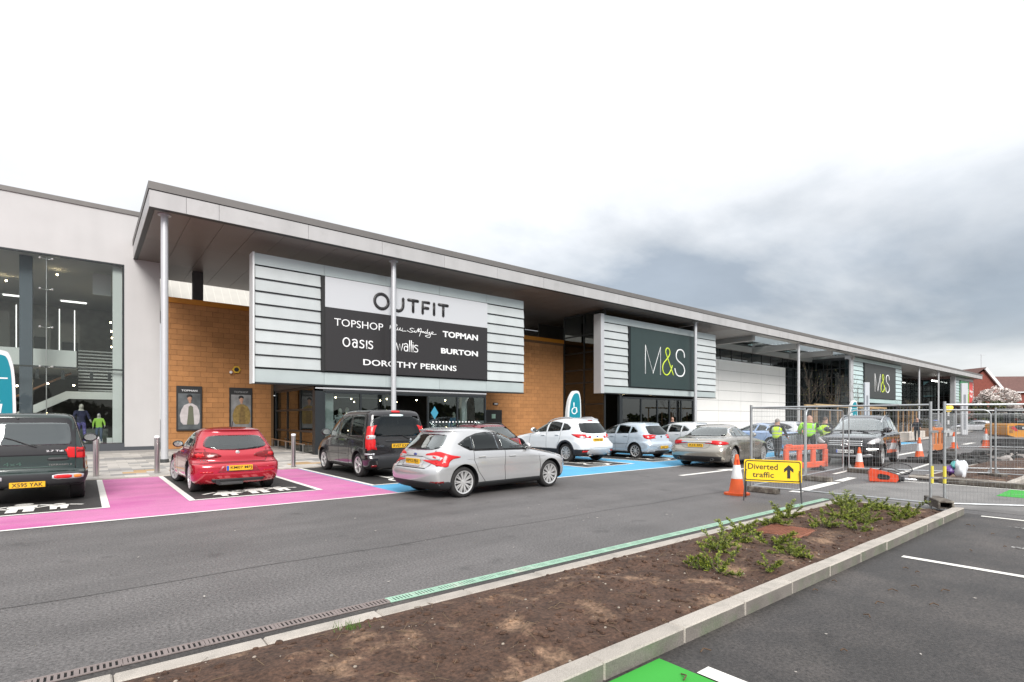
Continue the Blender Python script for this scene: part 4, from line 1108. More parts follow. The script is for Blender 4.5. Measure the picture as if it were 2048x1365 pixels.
class Car:
    DIRS = {'L': (Vector((0, -1, 0)), lambda u, v: Vector((u, 3, v))), 'R': (Vector((0, 1, 0)), lambda u, v: Vector((u, -3, v))),
            'B': (Vector((1, 0, 0)), lambda u, v: Vector((-2, u, v))), 'F': (Vector((-1, 0, 0)), lambda u, v: Vector((8, u, v))),
            'T': (Vector((0, 0, -1)), lambda u, v: Vector((u, v, 4)))}
    def __init__(c, name, label, cat, S, pm, group=None, hi=True):
        c.S = S; c.root = thing(name, label, cat, group=group)
        c.hi = hi
        vs, fs, mi = car_shell(S, 9 if hi else 6, 26 if hi else 14)
        mats = [pm, M_BLACK, S.get('trimmat', M_TRIMK)]
        me = bpy.data.meshes.new("body"); me.from_pydata(vs, [], fs)
        for m in mats: me.materials.append(m)
        me.polygons.foreach_set("material_index", mi)
        me.polygons.foreach_set("use_smooth", [True] * len(me.polygons)); me.update()
        c.bvh = BVHTree.FromPolygons([Vector(v) for v in vs], fs)
        me = boolean_arches(me, S, mats)
        me.polygons.foreach_set("use_smooth", [True] * len(me.polygons))
        me.set_sharp_from_angle(angle=R(38))
        me.name = "body"
        c.off = Vector((-S['ro'], 0, 0))
        c.body = link("body", me, c.root, (-S['ro'], 0, 0))
        c.pm = pm
        c.wheels()
    def hit(c, side, u, v):
        d, f = c.DIRS[side]
        loc, nrm, idx, dist = c.bvh.ray_cast(f(u, v), d)
        return loc, nrm
    def patch(c, name, side, poly, m, off=.004, rnd_=0, step=.055, parent=None, thick=.0):
        poly = [tuple(p) for p in poly]
        if rnd_: poly = chaikin(poly, rnd_)
        # densify the border, add interior grid, triangulate, project on the body
        bd = []
        for i in range(len(poly)):
            a, b = Vector(poly[i]), Vector(poly[(i + 1) % len(poly)])
            k = max(1, int((b - a).length / step))
            for j in range(k): bd.append(a.lerp(b, j / k))
        pts = [Vector((p[0], p[1])) for p in bd]
        xs = [p.x for p in pts]; ys = [p.y for p in pts]
        nb = len(pts)
        edges = [(i, (i + 1) % nb) for i in range(nb)]
        gx = min(xs) + step * .5
        def inside(x, y):
            r_ = False; j = nb - 1
            for i in range(nb):
                if (pts[i].y > y) != (pts[j].y > y) and x < (pts[j].x - pts[i].x) * (y - pts[i].y) / (pts[j].y - pts[i].y) + pts[i].x: r_ = not r_
                j = i
            return r_
        extra = []
        while gx < max(xs):
            gy = min(ys) + step * .5
            while gy < max(ys):
                if inside(gx, gy): extra.append(Vector((gx, gy)))
                gy += step
            gx += step
        V, E_, F_, *_ = delaunay_2d_cdt(pts + extra, edges, [], 1, 1e-5)
        co = []; ok = []
        for p in V:
            loc, nrm = c.hit(side, p.x, p.y)
            if loc is None: co.append(None); continue
            d = c.DIRS[side][0]
            if nrm.dot(d) > 0: nrm = -nrm
            co.append(loc + nrm * off)
        b = MB(); idx = {}
        for f in F_:
            if any(co[i] is None for i in f): continue
            P = [co[i] for i in f]
            if max((P[i] - P[i - 1]).length for i in range(len(P))) > step * 7: continue
            ff = []
            for i in f:
                if i not in idx: idx[i] = len(b.v); b.v.append(tuple(co[i] + c.off))
                ff.append(idx[i])
            b.f.append(ff); b.mi.append(0)
        if not b.f: return None
        me = b.mesh(name, m, True)
        bm = bmesh.new(); bm.from_mesh(me)
        # give the piece an edge that reaches back to the body
        be = [e_ for e_ in bm.edges if e_.is_boundary]
        for f in bm.faces: f.normal_update()
        dirv = -c.DIRS[side][0]
        if bm.faces and sum((f.normal.dot(dirv) for f in bm.faces)) < 0: bmesh.ops.reverse_faces(bm, faces=bm.faces[:])
        r_ = bmesh.ops.extrude_edge_only(bm, edges=be)
        nv = [g_ for g_ in r_['geom'] if isinstance(g_, bmesh.types.BMVert)]
        for v in nv:
            v.co -= dirv * (off + .012)
        for g_ in r_['geom']:
            if isinstance(g_, bmesh.types.BMFace): g_.smooth = False
        bm.to_mesh(me); bm.free()
        return link(name, me, parent or c.root)
    def line(c, name, side, pts, w, m, off=.0025, parent=None):
        pts = [Vector(p) for p in pts]; P1 = []; P2 = []
        for i, p in enumerate(pts):
            d = (pts[min(i + 1, len(pts) - 1)] - pts[max(i - 1, 0)]).normalized(); n = Vector((-d.y, d.x)) * w / 2
            P1.append((p + n)[:]); P2.append((p - n)[:])
        return c.patch(name, side, P1 + P2[::-1], m, off, 0, .05, parent)
    def both(c, fn, name, poly, m, **k):
        a = getattr(c, fn); return [a(name, s, poly, m, **k) if fn == 'patch' else a(name, s, poly, k.pop('w', .01) if False else .01, m) for s in ('L', 'R')]
    def wheels(c):
        S = c.S; r = S['wr']; rimr = r * S.get('rim', .70); w = S.get('tw', .21)
        key = (r, rimr, S.get('spokes', 10), S.get('double', False), c.hi, S.get('rimmat', M_RIM).name)
        if key not in Car.wc:
            n = 32 if c.hi else 18
            t = MB().lathe([(rimr - .012, -w / 2 + .01), (rimr + .01, -w / 2), (r - .03, -w / 2 + .002), (r - .006, -w / 2 + .025), (r, -w / 2 + .06), (r, w / 2 - .06), (r - .006, w / 2 - .025), (r - .03, w / 2 - .002), (rimr + .01, w / 2), (rimr - .012, w / 2 - .01)], n=n, axis='Y', cap=False)
            tm = t.mesh("tyre", M_RUB, 50)
            h_ = MB().lathe([(.001, -w / 2 + .035), (rimr - .01, -w / 2 + .04), (rimr - .008, w / 2 - .05), (.001, w / 2 - .055)], n=n, axis='Y')
            hm = h_.mesh("wheel", M_RIMD, 50)
            rb = MB().lathe([(rimr - .022, w / 2 - .045), (rimr - .018, w / 2 - .004), (rimr + .004, w / 2 + .004), (rimr + .008, w / 2 - .01)], n=n, axis='Y', cap=False)
            ns = S.get('spokes', 10)
            for k in range(ns):
                a = 2 * math.pi * k / ns
                prs = [(0, 0)] if not S.get('double') else [(.0, .105), (.0, -.105)]
                sw = rimr * (.058 if ns > 8 or S.get('double') else .10)
                for a0, da in prs:
                    p0 = (.035, a + a0); p1 = (rimr - .015, a + da)
                    A_ = Vector((p0[0] * math.cos(p0[1]), 0, p0[0] * math.sin(p0[1]))); B_ = Vector((p1[0] * math.cos(p1[1]), 0, p1[0] * math.sin(p1[1])))
                    d = (B_ - A_).normalized(); nn = Vector((-d.z, 0, d.x))
                    y0, y1 = w / 2 - .02, w / 2 - .006
                    vs = [A_ - nn * sw + Vector((0, y0 - .03, 0)), A_ + nn * sw + Vector((0, y0 - .03, 0)), B_ + nn * sw * .8 + Vector((0, y0 - .02, 0)), B_ - nn * sw * .8 + Vector((0, y0 - .02, 0)),
                          A_ - nn * sw + Vector((0, y0, 0)), A_ + nn * sw + Vector((0, y0, 0)), B_ + nn * sw * .8 + Vector((0, y1, 0)), B_ - nn * sw * .8 + Vector((0, y1, 0))]
                    rb.add(vs, [(4, 5, 6, 7), (0, 4, 7, 3), (1, 2, 6, 5), (3, 7, 6, 2)])
            rb.lathe([(.001, w / 2 - .008), (rimr * .2, w / 2 - .012), (rimr * .22, w / 2 - .03)], n=14, axis='Y')
            rm = rb.mesh("rim", S.get('rimmat', M_RIM), 40)
            Car.wc[key] = (hm, tm, rm)
        hm, tm, rm = Car.wc[key]
        tr = S['W'] / 2 - w / 2 - .025
        for x in (0, S['wb']):
            for q_ in (1, -1):
                o = link("wheel", hm, c.root, (x, q_ * tr, r)); o.rotation_euler = (0, (x * 3 + q_) * .7, 0 if q_ > 0 else math.pi)
                if x and S.get('steer'): o.rotation_euler.z += S['steer']
                link("tyre", tm, o); link("rim", rm, o)
    def plate(c, side, u, v, s, m, w=.52, h=.111, tilt=0, blue=False, name="number_plate"):
        loc, nrm = c.hit(side, u, v)
        loc = loc + c.off
        q_ = -1 if side == 'B' else 1
        p = MB().bbox(-w / 2, -.012, -h / 2, w / 2, .012, h / 2, .003).build(name, m, c.root, loc=(loc.x + q_ * .018, loc.y, loc.z))
        rz = R(-90) if side == 'B' else R(90)
        p.rotation_euler = (R(tilt), 0, rz)
        if s:
            text("lettering", s, M_INK, p, (.03 if blue else 0, -.0135, 0), FACE_S, (w - .10) if blue else w - .07, h * .70, .014, .002)
        if blue: MB().box(-w / 2 + .004, -.0138, -h / 2 + .004, -w / 2 + .05, -.0122, h / 2 - .004).build("euro_band", M_EUBLUE, p)
        return p
    def mirror(c, x, z, m, sc=1.0):
        for q_ in (1, -1):
            loc, n_ = c.hit('L' if q_ > 0 else 'R', x, z)
            y = abs(loc.y) if loc else c.S['W'] / 2
            b = MB(); b.ball((0, q_ * .13 * sc, .05), .075 * sc, .12 * sc, .085 * sc, 12, 8)
            b.tube([(0, -q_ * .04, -.01), (0, q_ * .08, .02)], .022, 6)
            o = b.build("door_mirror", m, c.root, True, loc=(x + c.off.x, q_ * y, z))
            MB().prism([(q_ * .13 * sc + .095 * sc * math.cos(t * math.pi / 6), .05 + .062 * sc * math.sin(t * math.pi / 6)) for t in range(12)], -.078 * sc, -.070 * sc, Matrix(((0, 0, 1, 0), (1, 0, 0, 0), (0, 1, 0, 0), (0, 0, 0, 1)))).build("mirror_glass", M_CHROME, o)
    def handle(c, x, z, m, l=.20):
        for s in ('L', 'R'):
            loc, n_ = c.hit(s, x, z)
            if loc is None: continue
            q_ = 1 if s == 'L' else -1
            MB().bbox(-l / 2, -.012, -.016, l / 2, .022, .016, .010).build("door_handle", m, c.root, loc=(x + c.off.x, loc.y + q_ * .012, z))
    def badge(c, side, u, v, r, m, ry=None):
        loc, n_ = c.hit(side, u, v)
        q_ = -1 if side == 'B' else 1
        return MB().ball((0, 0, 0), .012, r, ry or r, 14, 7).build("badge", m, c.root, True, loc=loc + c.off + Vector((q_ * .004, 0, 0)))
    def wiper(c, pts):
        P = []
        for u, v in pts:
            loc, n_ = c.hit('B', u, v); P.append(loc + c.off + Vector((-.025, 0, .0)))
        MB().tube(P, .012, 6, r2=.008).build("rear_wiper", M_BLACK, c.root)
    def rails(c, x0, x1, y, z, m, r=.018):
        for q_ in (1, -1):
            P = []
            for k in range(9):
                x = x0 + (x1 - x0) * k / 8; loc, n_ = c.hit('T', x, q_ * y)
                P.append(loc + c.off + Vector((0, 0, .055 if 0 < k < 8 else .005)))
            MB().tube(P, r, 6).build("roof_rail", m, c.root)
    def place(c, x, y, deg, s=1.0, z=0):
        c.root.location = (x, y, z); c.root.rotation_euler = (0, 0, R(deg)); c.root.scale = (s, s, s); return c
    def cut(c, polys):
        """hollow the cabin: remove prisms (list of closed vertex/face lists) from the body"""
        cb = MB()
        for b in polys: cb.add(*b)
        cm = cb.mesh("cut", [c.pm, M_BLACK])
        bm = bmesh.new(); bm.from_mesh(cm); bmesh.ops.recalc_face_normals(bm, faces=bm.faces[:])
        for f in bm.faces: f.material_index = 1
        bm.to_mesh(cm); bm.free()
        k = bpy.data.objects.new("cut", cm); COL.objects.link(k); k.location = c.off; k.location = (-c.S['ro'], 0, 0)
        o = bpy.data.objects.new("tmp", c.body.data); COL.objects.link(o); o.location = (-c.S['ro'], 0, 0)
        md = o.modifiers.new("b", 'BOOLEAN'); md.operation = 'DIFFERENCE'; md.object = k; md.solver = 'EXACT'
        bpy.context.view_layer.update()
        dg = bpy.context.evaluated_depsgraph_get()
        out = bpy.data.meshes.new_from_object(o.evaluated_get(dg))
        bpy.data.objects.remove(o); bpy.data.objects.remove(k)
        if len(out.polygons) > 500:
            out.polygons.foreach_set("use_smooth", [True] * len(out.polygons)); out.set_sharp_from_angle(angle=R(38)); out.name = "body"
            c.body.data = out
    def hollow(c, sw, rw, ws):
        if not c.hi: return
        W_ = c.S['W']
        def shrink(p, d=.022):
            p = [Vector(q_) for q_ in p]; ctr = sum(p, Vector((0, 0))) / len(p); o = []
            for q_ in p:
                v = q_ - ctr; o.append(ctr + v * max(.5, 1 - d / max(v.length, .05)))
            return o
        def prism(p, f, a, b):
            n = len(p); vs = [f(q_, a) for q_ in p] + [f(q_, b) for q_ in p]
            return vs, [list(range(n))[::-1], [n + i for i in range(n)]] + [(i, (i + 1) % n, n + (i + 1) % n, n + i) for i in range(n)]
        sides = []; xs = []
        for p in sw:
            pp = p[0] if isinstance(p, tuple) else p
            xs += [q_[0] for q_ in pp]
            sides.append(prism(shrink(pp), lambda q_, y: (q_.x, y, q_.y), -W_, W_))
        c.cut(sides)
        x0, x1 = min(xs), max(xs); xm = x0 + (x1 - x0) * .5
        pr_ = []
        zt = max(q_[1] for q_ in rw) if rw else 1
        if rw: pr_.append(prism(shrink(rw, .03), lambda q_, x: (x, q_.x, q_.y), -1.0, xm - .05))
        if ws: pr_.append(prism(shrink(ws, .04), lambda q_, x: (x, q_.x, q_.y), xm + .05, c.S['ro'] + c.S['wb'] + 2.5))
        c.cut(pr_)
        # seats, dashboard and wheel standing in the hollow
        zb = min(q_[1] for p in sw for q_ in (p[0] if isinstance(p, tuple) else p))
        b = MB()
        for x in (xm + .12, x0 + .55):
            for y in (-.36, .36):
                b.bbox(x - .06 + c.off.x, y - .22, zb - .25, x + .06 + c.off.x, y + .22, zb + .10, .04)
                b.bbox(x - .05 + c.off.x, y - .12, zb + .11, x + .05 + c.off.x, y + .12, zb + .25, .03)
        b.build("seats", mat("seat_fabric", (.06, .06, .065), .9), c.root)
        sx, sy = xm + .62 + c.off.x, -.36
        MB().tube([(sx - .06 * math.sin(2 * math.pi * k / 16), sy + .17 * math.cos(2 * math.pi * k / 16), zb + .02 + .16 * math.sin(2 * math.pi * k / 16)) for k in range(17)], .016, 6).build("steering_wheel", M_BLACK, c.root)
    def common(c, sw, rw, ws, seams=True, gm=None, gr=None):
        """side windows (list of (x,z) polygons), rear window (y,z), windscreen (y,z)"""
        c.hollow(sw, rw, ws)
        conv = {M_CGLASS.name: G_CAR, M_LGLASS.name: G_CAR, M_TGLASS.name: G_TINT} if c.hi else {}
        gm, gr = (conv.get(g.name, g) if g else g for g in (gm, gr))
        for p in sw:
            m_ = gm or (G_CAR if c.hi else M_CGLASS); pp = p
            if isinstance(p, tuple): pp, m_ = p; m_ = conv.get(m_.name, m_)
            for s in ('L', 'R'): c.patch("side_window", s, pp, m_, .004)
        if rw: c.patch("rear_window", 'B', rw, gr or (G_REAR if c.hi else M_CGLASS), .004, 1)
        if ws: c.patch("windscreen", 'F', ws, G_REAR if c.hi else M_LGLASS, .004, 1)
    def seams(c, lines):
        for pts in lines:
            for s in ('L', 'R'): c.line("panel_gap", s, pts, .011, M_BLACK)
Car.wc = {}
sym = lambda p: [(-y, z) for y, z in p][::-1]
# ---- silver hatchback driving along the aisle
def levels(*a): return list(a)
S_HATCH = dict(W=1.82, ro=.83, wb=2.65, wr=.325, belt=1.0, rim=.74, spokes=10, double=True, tw=.22, trim=.30, lv=levels(
    (.17, .34, 4.05, .78), (.21, .16, 4.22, .85), (.30, .06, 4.31, .895), (.42, .01, 4.35, .905), (.52, .0, 4.36, .905), (.60, .015, 4.35, .905), (.655, .06, 4.33, .908),
    (.70, .125, 4.30, .908), (.76, .145, 4.22, .905, .5, .9), (.82, .165, 4.02, .90, .5, 1.1), (.88, .19, 3.72, .89, .5, 1.2), (.94, .22, 3.40, .87, .5, 1.2), (.985, .25, 3.14, .85, .5, 1.1), (1.03, .285, 3.02, .825),
    (1.12, .37, 2.82, .785), (1.22, .47, 2.60, .745), (1.32, .56, 2.36, .695), (1.375, .58, 2.20, .66), (1.41, .53, 2.06, .635), (1.435, .60, 1.92, .60), (1.455, .72, 1.77, .53), (1.47, .86, 1.6, .42), (1.48, 1.05, 1.42, .22)))
def hatch(label, pm, plate, **kw):
    c = Car("parked_car" if kw.get('parked') else "hatchback_car", label, "car", S_HATCH, pm, kw.get('group'), kw.get('hi', True))
    c.patch("window_surround", 'R', [(1.02, .985), (.86, 1.06), (.74, 1.13), (1.02, 1.27), (1.3, 1.345), (1.6, 1.375), (1.95, 1.36), (2.25, 1.29), (2.55, 1.17), (2.80, 1.045), (2.98, .955), (2.4, .955)], M_BLACK, .003)
    c.patch("window_surround", 'L', [(1.02, .985), (.86, 1.06), (.74, 1.13), (1.02, 1.27), (1.3, 1.345), (1.6, 1.375), (1.95, 1.36), (2.25, 1.29), (2.55, 1.17), (2.80, 1.045), (2.98, .955), (2.4, .955)], M_BLACK, .003)
    c.common([([(1.05, 1.0), (.88, 1.07), (.79, 1.125), (1.0, 1.235), (1.13, 1.275), (1.115, 1.0)], M_TGLASS), ([(1.15, 1.0), (1.165, 1.285), (1.35, 1.335), (1.62, 1.35), (1.80, 1.345), (1.84, .985)], M_TGLASS),
              ([(1.97, .98), (1.90, 1.345), (2.05, 1.32), (2.28, 1.25), (2.52, 1.155), (2.70, 1.065), (2.70, .975)], M_LGLASS)],
             [(-.66, 1.05), (-.60, 1.20), (-.53, 1.335), (.53, 1.335), (.60, 1.20), (.66, 1.05), (.45, 1.0), (-.45, 1.0)], [(-.70, 1.02), (-.60, 1.36), (.60, 1.36), (.70, 1.02)])
    c.patch("spoiler_lamp", 'B', [(-.14, 1.385), (.14, 1.385), (.13, 1.41), (-.13, 1.41)], M_RED, .006)
    for s, q_ in (('L', 1), ('R', -1)):
        l = c.patch("tail_light", s, [(.18, .88), (.24, .94), (.33, .985), (.42, .94), (.52, .905), (.66, .885), (.75, .868), (.70, .845), (.55, .83), (.47, .79), (.43, .73), (.40, .67), (.30, .67), (.20, .70), (.16, .78)], M_RED, .008, 1, .03)
        c.patch("clear_lens", s, [(.19, .885), (.27, .90), (.33, .86), (.28, .815), (.20, .80)], M_CLEAR, .013, 1, parent=l)
        c.patch("reflector", s, [(.09, .34), (.30, .34), (.30, .385), (.09, .385)], M_REDD, .006)
        c.patch("headlight", s, [(3.72, .78), (3.98, .80), (4.16, .745), (4.26, .67), (4.10, .66), (3.88, .72)], M_CLEAR, .006, 1)
        c.patch("rear_bumper_trim", s, [(.02, .20), (.48, .20), (.50, .34), (.40, .37), (.02, .37)], M_TRIMK, .004)
        c.line("waist_crease", s, [(.9, .80), (1.6, .815), (2.6, .80), (3.3, .775)], .008, mat("crease_shade", (.28, .28, .285), .4, metal=.3), .0015)
        c.patch("sill", s, [(1.20, .19), (3.12, .19), (3.12, .285), (1.20, .285)], M_TRIMK, .004)
        tl = c.patch("tail_light", 'B', [(q_ * .73, .71), (q_ * .80, .68), (q_ * .86, .72), (q_ * .85, .92), (q_ * .80, .93), (q_ * .73, .88), (q_ * .70, .80)], M_RED, .007, 1)
        c.patch("clear_lens", 'B', [(q_ * .735, .80), (q_ * .79, .79), (q_ * .81, .86), (q_ * .75, .87)], M_CLEAR, .012, 1, parent=tl)
    c.patch("rear_bumper_trim", 'B', [(-.86, .20), (.86, .20), (.86, .37), (-.86, .37)], M_TRIMK, .005)
    c.patch("plate_recess", 'B', [(-.34, .66), (.34, .66), (.42, .86), (-.42, .86)], pm, .0035)
    c.line("tailgate_gap", 'B', [(-.60, 1.0), (-.66, .80), (-.55, .64), (.55, .64), (.66, .80), (.60, 1.0)], .017, M_BLACK)
    c.line("tailgate_gap", 'B', [(-.42, .865), (.42, .865)], .02, M_TRIMK)
    c.patch("grille", 'F', [(-.55, .36), (.55, .36), (.62, .52), (-.62, .52)], M_BLACK, .005)
    c.seams([[(2.02, .97), (1.98, .6), (2.0, .30)], [(1.12, .99), (1.10, .78), (1.22, .52), (1.42, .29)], [(3.08, .88), (3.12, .6), (3.10, .30)], [(1.12, .975), (2.0, .965), (3.02, .94)]])
    c.handle(1.32, .845, pm); c.handle(2.22, .825, pm)
    c.mirror(2.72, .98, pm, .95)
    c.badge('B', 0, .905, .065, mat("badge_blue", (.02, .05, .22), .25, coat=1), .032)
    c.wiper([(.05, 1.02), (-.16, 1.035), (-.36, 1.06)])
    if plate: c.plate('B', 0, .765, plate, M_PLATEY)
    return c
pm_silver = paint("paint_silver", (.50, .50, .505), .5, .32)
car = hatch("silver hatchback driving along the aisle with yellow plate KP12 FJU", pm_silver, "KP12 FJU").place(6.31, 10.47, 4.0, 1.02)
MB().tube([(0, 0, 0), (-.03, 0, .05), (-.05, 0, .10)], .02, 6, r2=.012).build("aerial", M_BLACK, car.root, loc=(.55, 0, 1.46))
# driver's wheel and seat seen through the clear side glass are dark; a pale arm shape is left out

# ---- red hatchback parked nose-in
S_RED = dict(W=1.74, ro=.78, wb=2.55, wr=.325, belt=.98, rim=.74, spokes=9, double=True, tw=.215, flare=.02, steer=R(14), lv=levels(
    (.18, .30, 3.95, .74), (.22, .14, 4.05, .80), (.32, .05, 4.14, .85), (.46, .01, 4.17, .868), (.56, .0, 4.17, .868), (.63, .03, 4.15, .868), (.665, .12, 4.12, .865), (.72, .14, 4.02, .86, .6, 1.0), (.80, .15, 3.75, .85, .6, 1.2), (.87, .18, 3.35, .83, .6, 1.2),
    (.93, .22, 3.0, .81, .6, 1.1), (.98, .26, 2.86, .785), (1.08, .36, 2.68, .745), (1.18, .46, 2.48, .705), (1.28, .55, 2.25, .655), (1.33, .57, 2.08, .62), (1.365, .53, 1.95, .585), (1.39, .62, 1.82, .53), (1.41, .78, 1.65, .44), (1.425, .95, 1.45, .3), (1.43, 1.1, 1.3, .15)))
pm_red = paint("paint_red", (.42, .012, .026), .25, .22)
c = Car("hatchback_car", "bright red hatchback parked nose-in, rear plate KM07 MFJ", "car", S_RED, pm_red)
c.common([([(.80, 1.0), (.74, 1.10), (1.0, 1.22), (1.06, 1.0)], M_TGLASS), [(1.10, .99), (1.10, 1.24), (1.4, 1.31), (1.68, 1.315), (1.68, .985)], [(1.74, .985), (1.74, 1.315), (2.0, 1.27), (2.3, 1.14), (2.52, 1.0), (2.52, .97)]],
         [(-.64, 1.0), (-.62, 1.10), (-.54, 1.22), (-.40, 1.25), (.40, 1.25), (.54, 1.22), (.62, 1.10), (.64, 1.0), (.40, .94), (0, .92), (-.40, .94)], [(-.66, 1.0), (-.56, 1.31), (.56, 1.31), (.66, 1.0)], gr=M_LGLASS)
for q_ in (1, -1):
    l = c.patch("tail_light", 'B', [(q_ * .30, .80), (q_ * .42, .87), (q_ * .62, .90), (q_ * .83, .89), (q_ * .84, .78), (q_ * .74, .745), (q_ * .45, .76)], M_REDD, .008, 1)
    c.patch("lamp_core", 'B', [(q_ * .62, .80), (q_ * .76, .79), (q_ * .80, .85), (q_ * .66, .86)], M_RED, .013, 1, parent=l)
    c.patch("tail_light", 'L' if q_ > 0 else 'R', [(.13, .89), (.34, .885), (.44, .83), (.30, .76), (.13, .77)], M_RED, .008, 1)
    c.patch("reflector", 'B', [(q_ * .50, .455), (q_ * .74, .455), (q_ * .74, .485), (q_ * .50, .485)], M_RED, .006)
c.patch("plate_recess", 'B', [(-.42, .46), (.42, .46), (.30, .64), (-.30, .64)], mat("recess_red", (.26, .01, .02), .3, coat=.6), .004)
c.patch("bumper_vent", 'B', [(-.50, .245), (.50, .245), (.54, .32), (-.54, .32)], M_BLACK, .006)
c.line("tailgate_gap", 'B', [(-.62, .96), (-.60, .74), (-.56, .675), (.56, .675), (.60, .74), (.62, .96)], .011, M_BLACK)
c.line("bumper_line", 'B', [(-.84, .655), (.84, .655)], .010, mat("dark_red_line", (.12, .004, .01), .5))
c.seams([[(1.08, .99), (1.10, .7), (1.28, .42)], [(2.56, .95), (2.56, .5), (2.5, .28)], [(1.08, .97), (2.5, .955)]])
c.handle(2.0, .86, pm_red); c.mirror(2.42, .96, M_BLACK, .95)
c.badge('B', 0, .875, .045, mat("badge_pale", (.55, .52, .50), .3, metal=.5))
c.wiper([(.0, .945), (-.2, .955), (-.42, .985)])
text("model_lettering", "147", M_CHROME, c.root, (.145 - .78 - .022, .66, .725), (R(90), 0, R(-90)), .14, .045, .01, .004)
c.plate('B', 0, .55, "KM07 MFJ", M_PLATEY, blue=True)
MB().tube([(0, 0, 0), (-.10, 0, .16)], .008, 5).build("aerial", M_BLACK, c.root, loc=(.02, 0, 1.40))
MB().lathe([(.045, -.06), (.045, .06), (.035, .06), (.035, -.05)], n=12, axis='X').build("exhaust_pipe", M_BLACK, c.root, loc=(-.72, .42, .255))
MB().bbox(-.1, -.25, -.05, .15, .25, .03, .02).build("silencer", M_STEELD, c.root, loc=(-.60, .15, .23))
c.place(2.78, 14.28, 90, 1.05)

# ---- dark green off-roader at the left edge
S_OFF = dict(W=1.78, ro=.98, wb=2.65, wr=.36, belt=1.12, rim=.62, spokes=5, tw=.25, flare=.035, trim=.62, trimmat=M_TRIMK, gap=.07, lv=levels(
    (.36, .14, 4.4, .80, .3, .5, 4, 3), (.42, .04, 4.52, .86, .3, .5, 4, 3), (.55, .0, 4.58, .885, .3, .5, 4, 3), (.62, .01, 4.58, .888, .3, .5, 4, 3), (.68, .10, 4.55, .88, .25, .5, 4.5, 3), (.80, .13, 4.52, .872, .22, .5, 5, 3), (.95, .145, 4.42, .865, .22, .6, 5, 3), (1.05, .155, 4.1, .855, .22, .8, 5, 3), (1.10, .165, 3.55, .845, .22, .8, 5, 3),
    (1.15, .18, 3.28, .83, .22, .6, 5, 2.6), (1.3, .24, 3.08, .795, .22, .5, 5, 2.6), (1.5, .31, 2.82, .745, .22, .5, 5, 2.6), (1.66, .36, 2.6, .705, .22, .5, 5, 2.6), (1.74, .38, 2.45, .675, .25, .5, 4.5, 2.6), (1.785, .42, 2.3, .63, .3, .6), (1.81, .55, 2.1, .53, .4, .6), (1.825, .8, 1.8, .35)))
pm_green = paint("paint_bottle_green", (.005, .017, .013), .1, .25)
c = Car("off_roader", "dark green off-roader cut off by the left edge, plate X595 YAK", "car", S_OFF, pm_green)
c.common([([(.52, 1.22), (.62, 1.60), (1.18, 1.62), (1.2, 1.2)], M_TGLASS), [(1.32, 1.2), (1.30, 1.62), (1.95, 1.62), (2.0, 1.18)], [(2.08, 1.18), (2.05, 1.62), (2.45, 1.58), (2.8, 1.35), (2.92, 1.18)]],
         [(-.66, 1.20), (-.62, 1.56), (-.56, 1.62), (.56, 1.62), (.62, 1.56), (.66, 1.20), (.60, 1.17), (-.60, 1.17)], [(-.68, 1.22), (-.6, 1.64), (.6, 1.64), (.68, 1.22)], gr=G_REAR)
c.patch("tailgate_panel", 'B', [(-.62, .97), (.62, .97), (.70, 1.03), (.73, 1.15), (.70, 1.68), (.6, 1.72), (-.6, 1.72), (-.70, 1.68), (-.73, 1.15), (-.70, 1.03)], M_TRIMK, .0025)
for q_ in (1, -1):
    l = c.patch("tail_light", 'B', [(q_ * .60, .92), (q_ * .83, .90), (q_ * .845, 1.10), (q_ * .60, 1.13), (q_ * .57, 1.08)], M_RED, .012)
    c.patch("lens_divide", 'B', [(q_ * .705, .90), (q_ * .725, .90), (q_ * .725, 1.13), (q_ * .705, 1.13)], M_BLACK, .016, parent=l)
    c.patch("dark_lens", 'B', [(q_ * .74, 1.02), (q_ * .835, 1.02), (q_ * .835, 1.09), (q_ * .74, 1.09)], M_REDD, .016, parent=l)
    c.patch("tail_light", 'L' if q_ > 0 else 'R', [(.15, .90), (.34, .91), (.30, 1.12), (.17, 1.12)], M_RED, .012, 1)
    fl = c.patch("bumper_lamp", 'B', [(q_ * .36, .50), (q_ * .84, .50), (q_ * .85, .60), (q_ * .36, .60)], M_STEEL, .008, 1)
    c.patch("red_lens", 'B', [(q_ * .39, .515), (q_ * .66, .515), (q_ * .66, .585), (q_ * .39, .585)], M_RED, .014, 1, parent=fl)
    c.patch("amber_lens", 'B', [(q_ * .69, .52), (q_ * .81, .52), (q_ * .81, .58), (q_ * .69, .58)], M_AMBER, .014, 1, parent=fl)
c.line("tailgate_gap", 'B', [(.715, .70), (.715, 1.7)], .014, M_INK); c.line("tailgate_gap", 'B', [(-.715, .70), (-.715, 1.7)], .014, M_INK)
c.line("gate_crease", 'B', [(-.7, .745), (.7, .745)], .014, mat("green_sheen", (.05, .09, .075), .3, metal=.3))
c.patch("gate_handle", 'B', [(-.62, .865), (-.28, .865), (-.30, .935), (-.60, .935)], M_BLACK, .02, 1)
c.seams([[(1.26, 1.16), (1.3, .8), (1.5, .6)], [(2.04, 1.16), (2.04, .62)], [(2.95, 1.1), (3.0, .62)]])
c.handle(1.45, 1.03, M_BLACK); c.handle(2.2, 1.03, M_BLACK); c.mirror(2.78, 1.2, M_BLACK, 1.25)
c.wiper([(-.12, 1.145), (-.02, 1.18), (.24, 1.30), (.34, 1.335)])
c.badge('B', .16, 1.70, .022, M_BLACK)
text("model_lettering", "TERRANO II", M_CHROME, c.root, (.118 - .98 - .02, -.48, .785), (R(90), 0, R(-90)), .36, .035, .008, .004)
text("trim_lettering", "2.7 Tdi", M_LETW, c.root, (.14 - .98 - .02, -.40, 1.06), (R(90), 0, R(-90)), .26, .035, .012, .004)
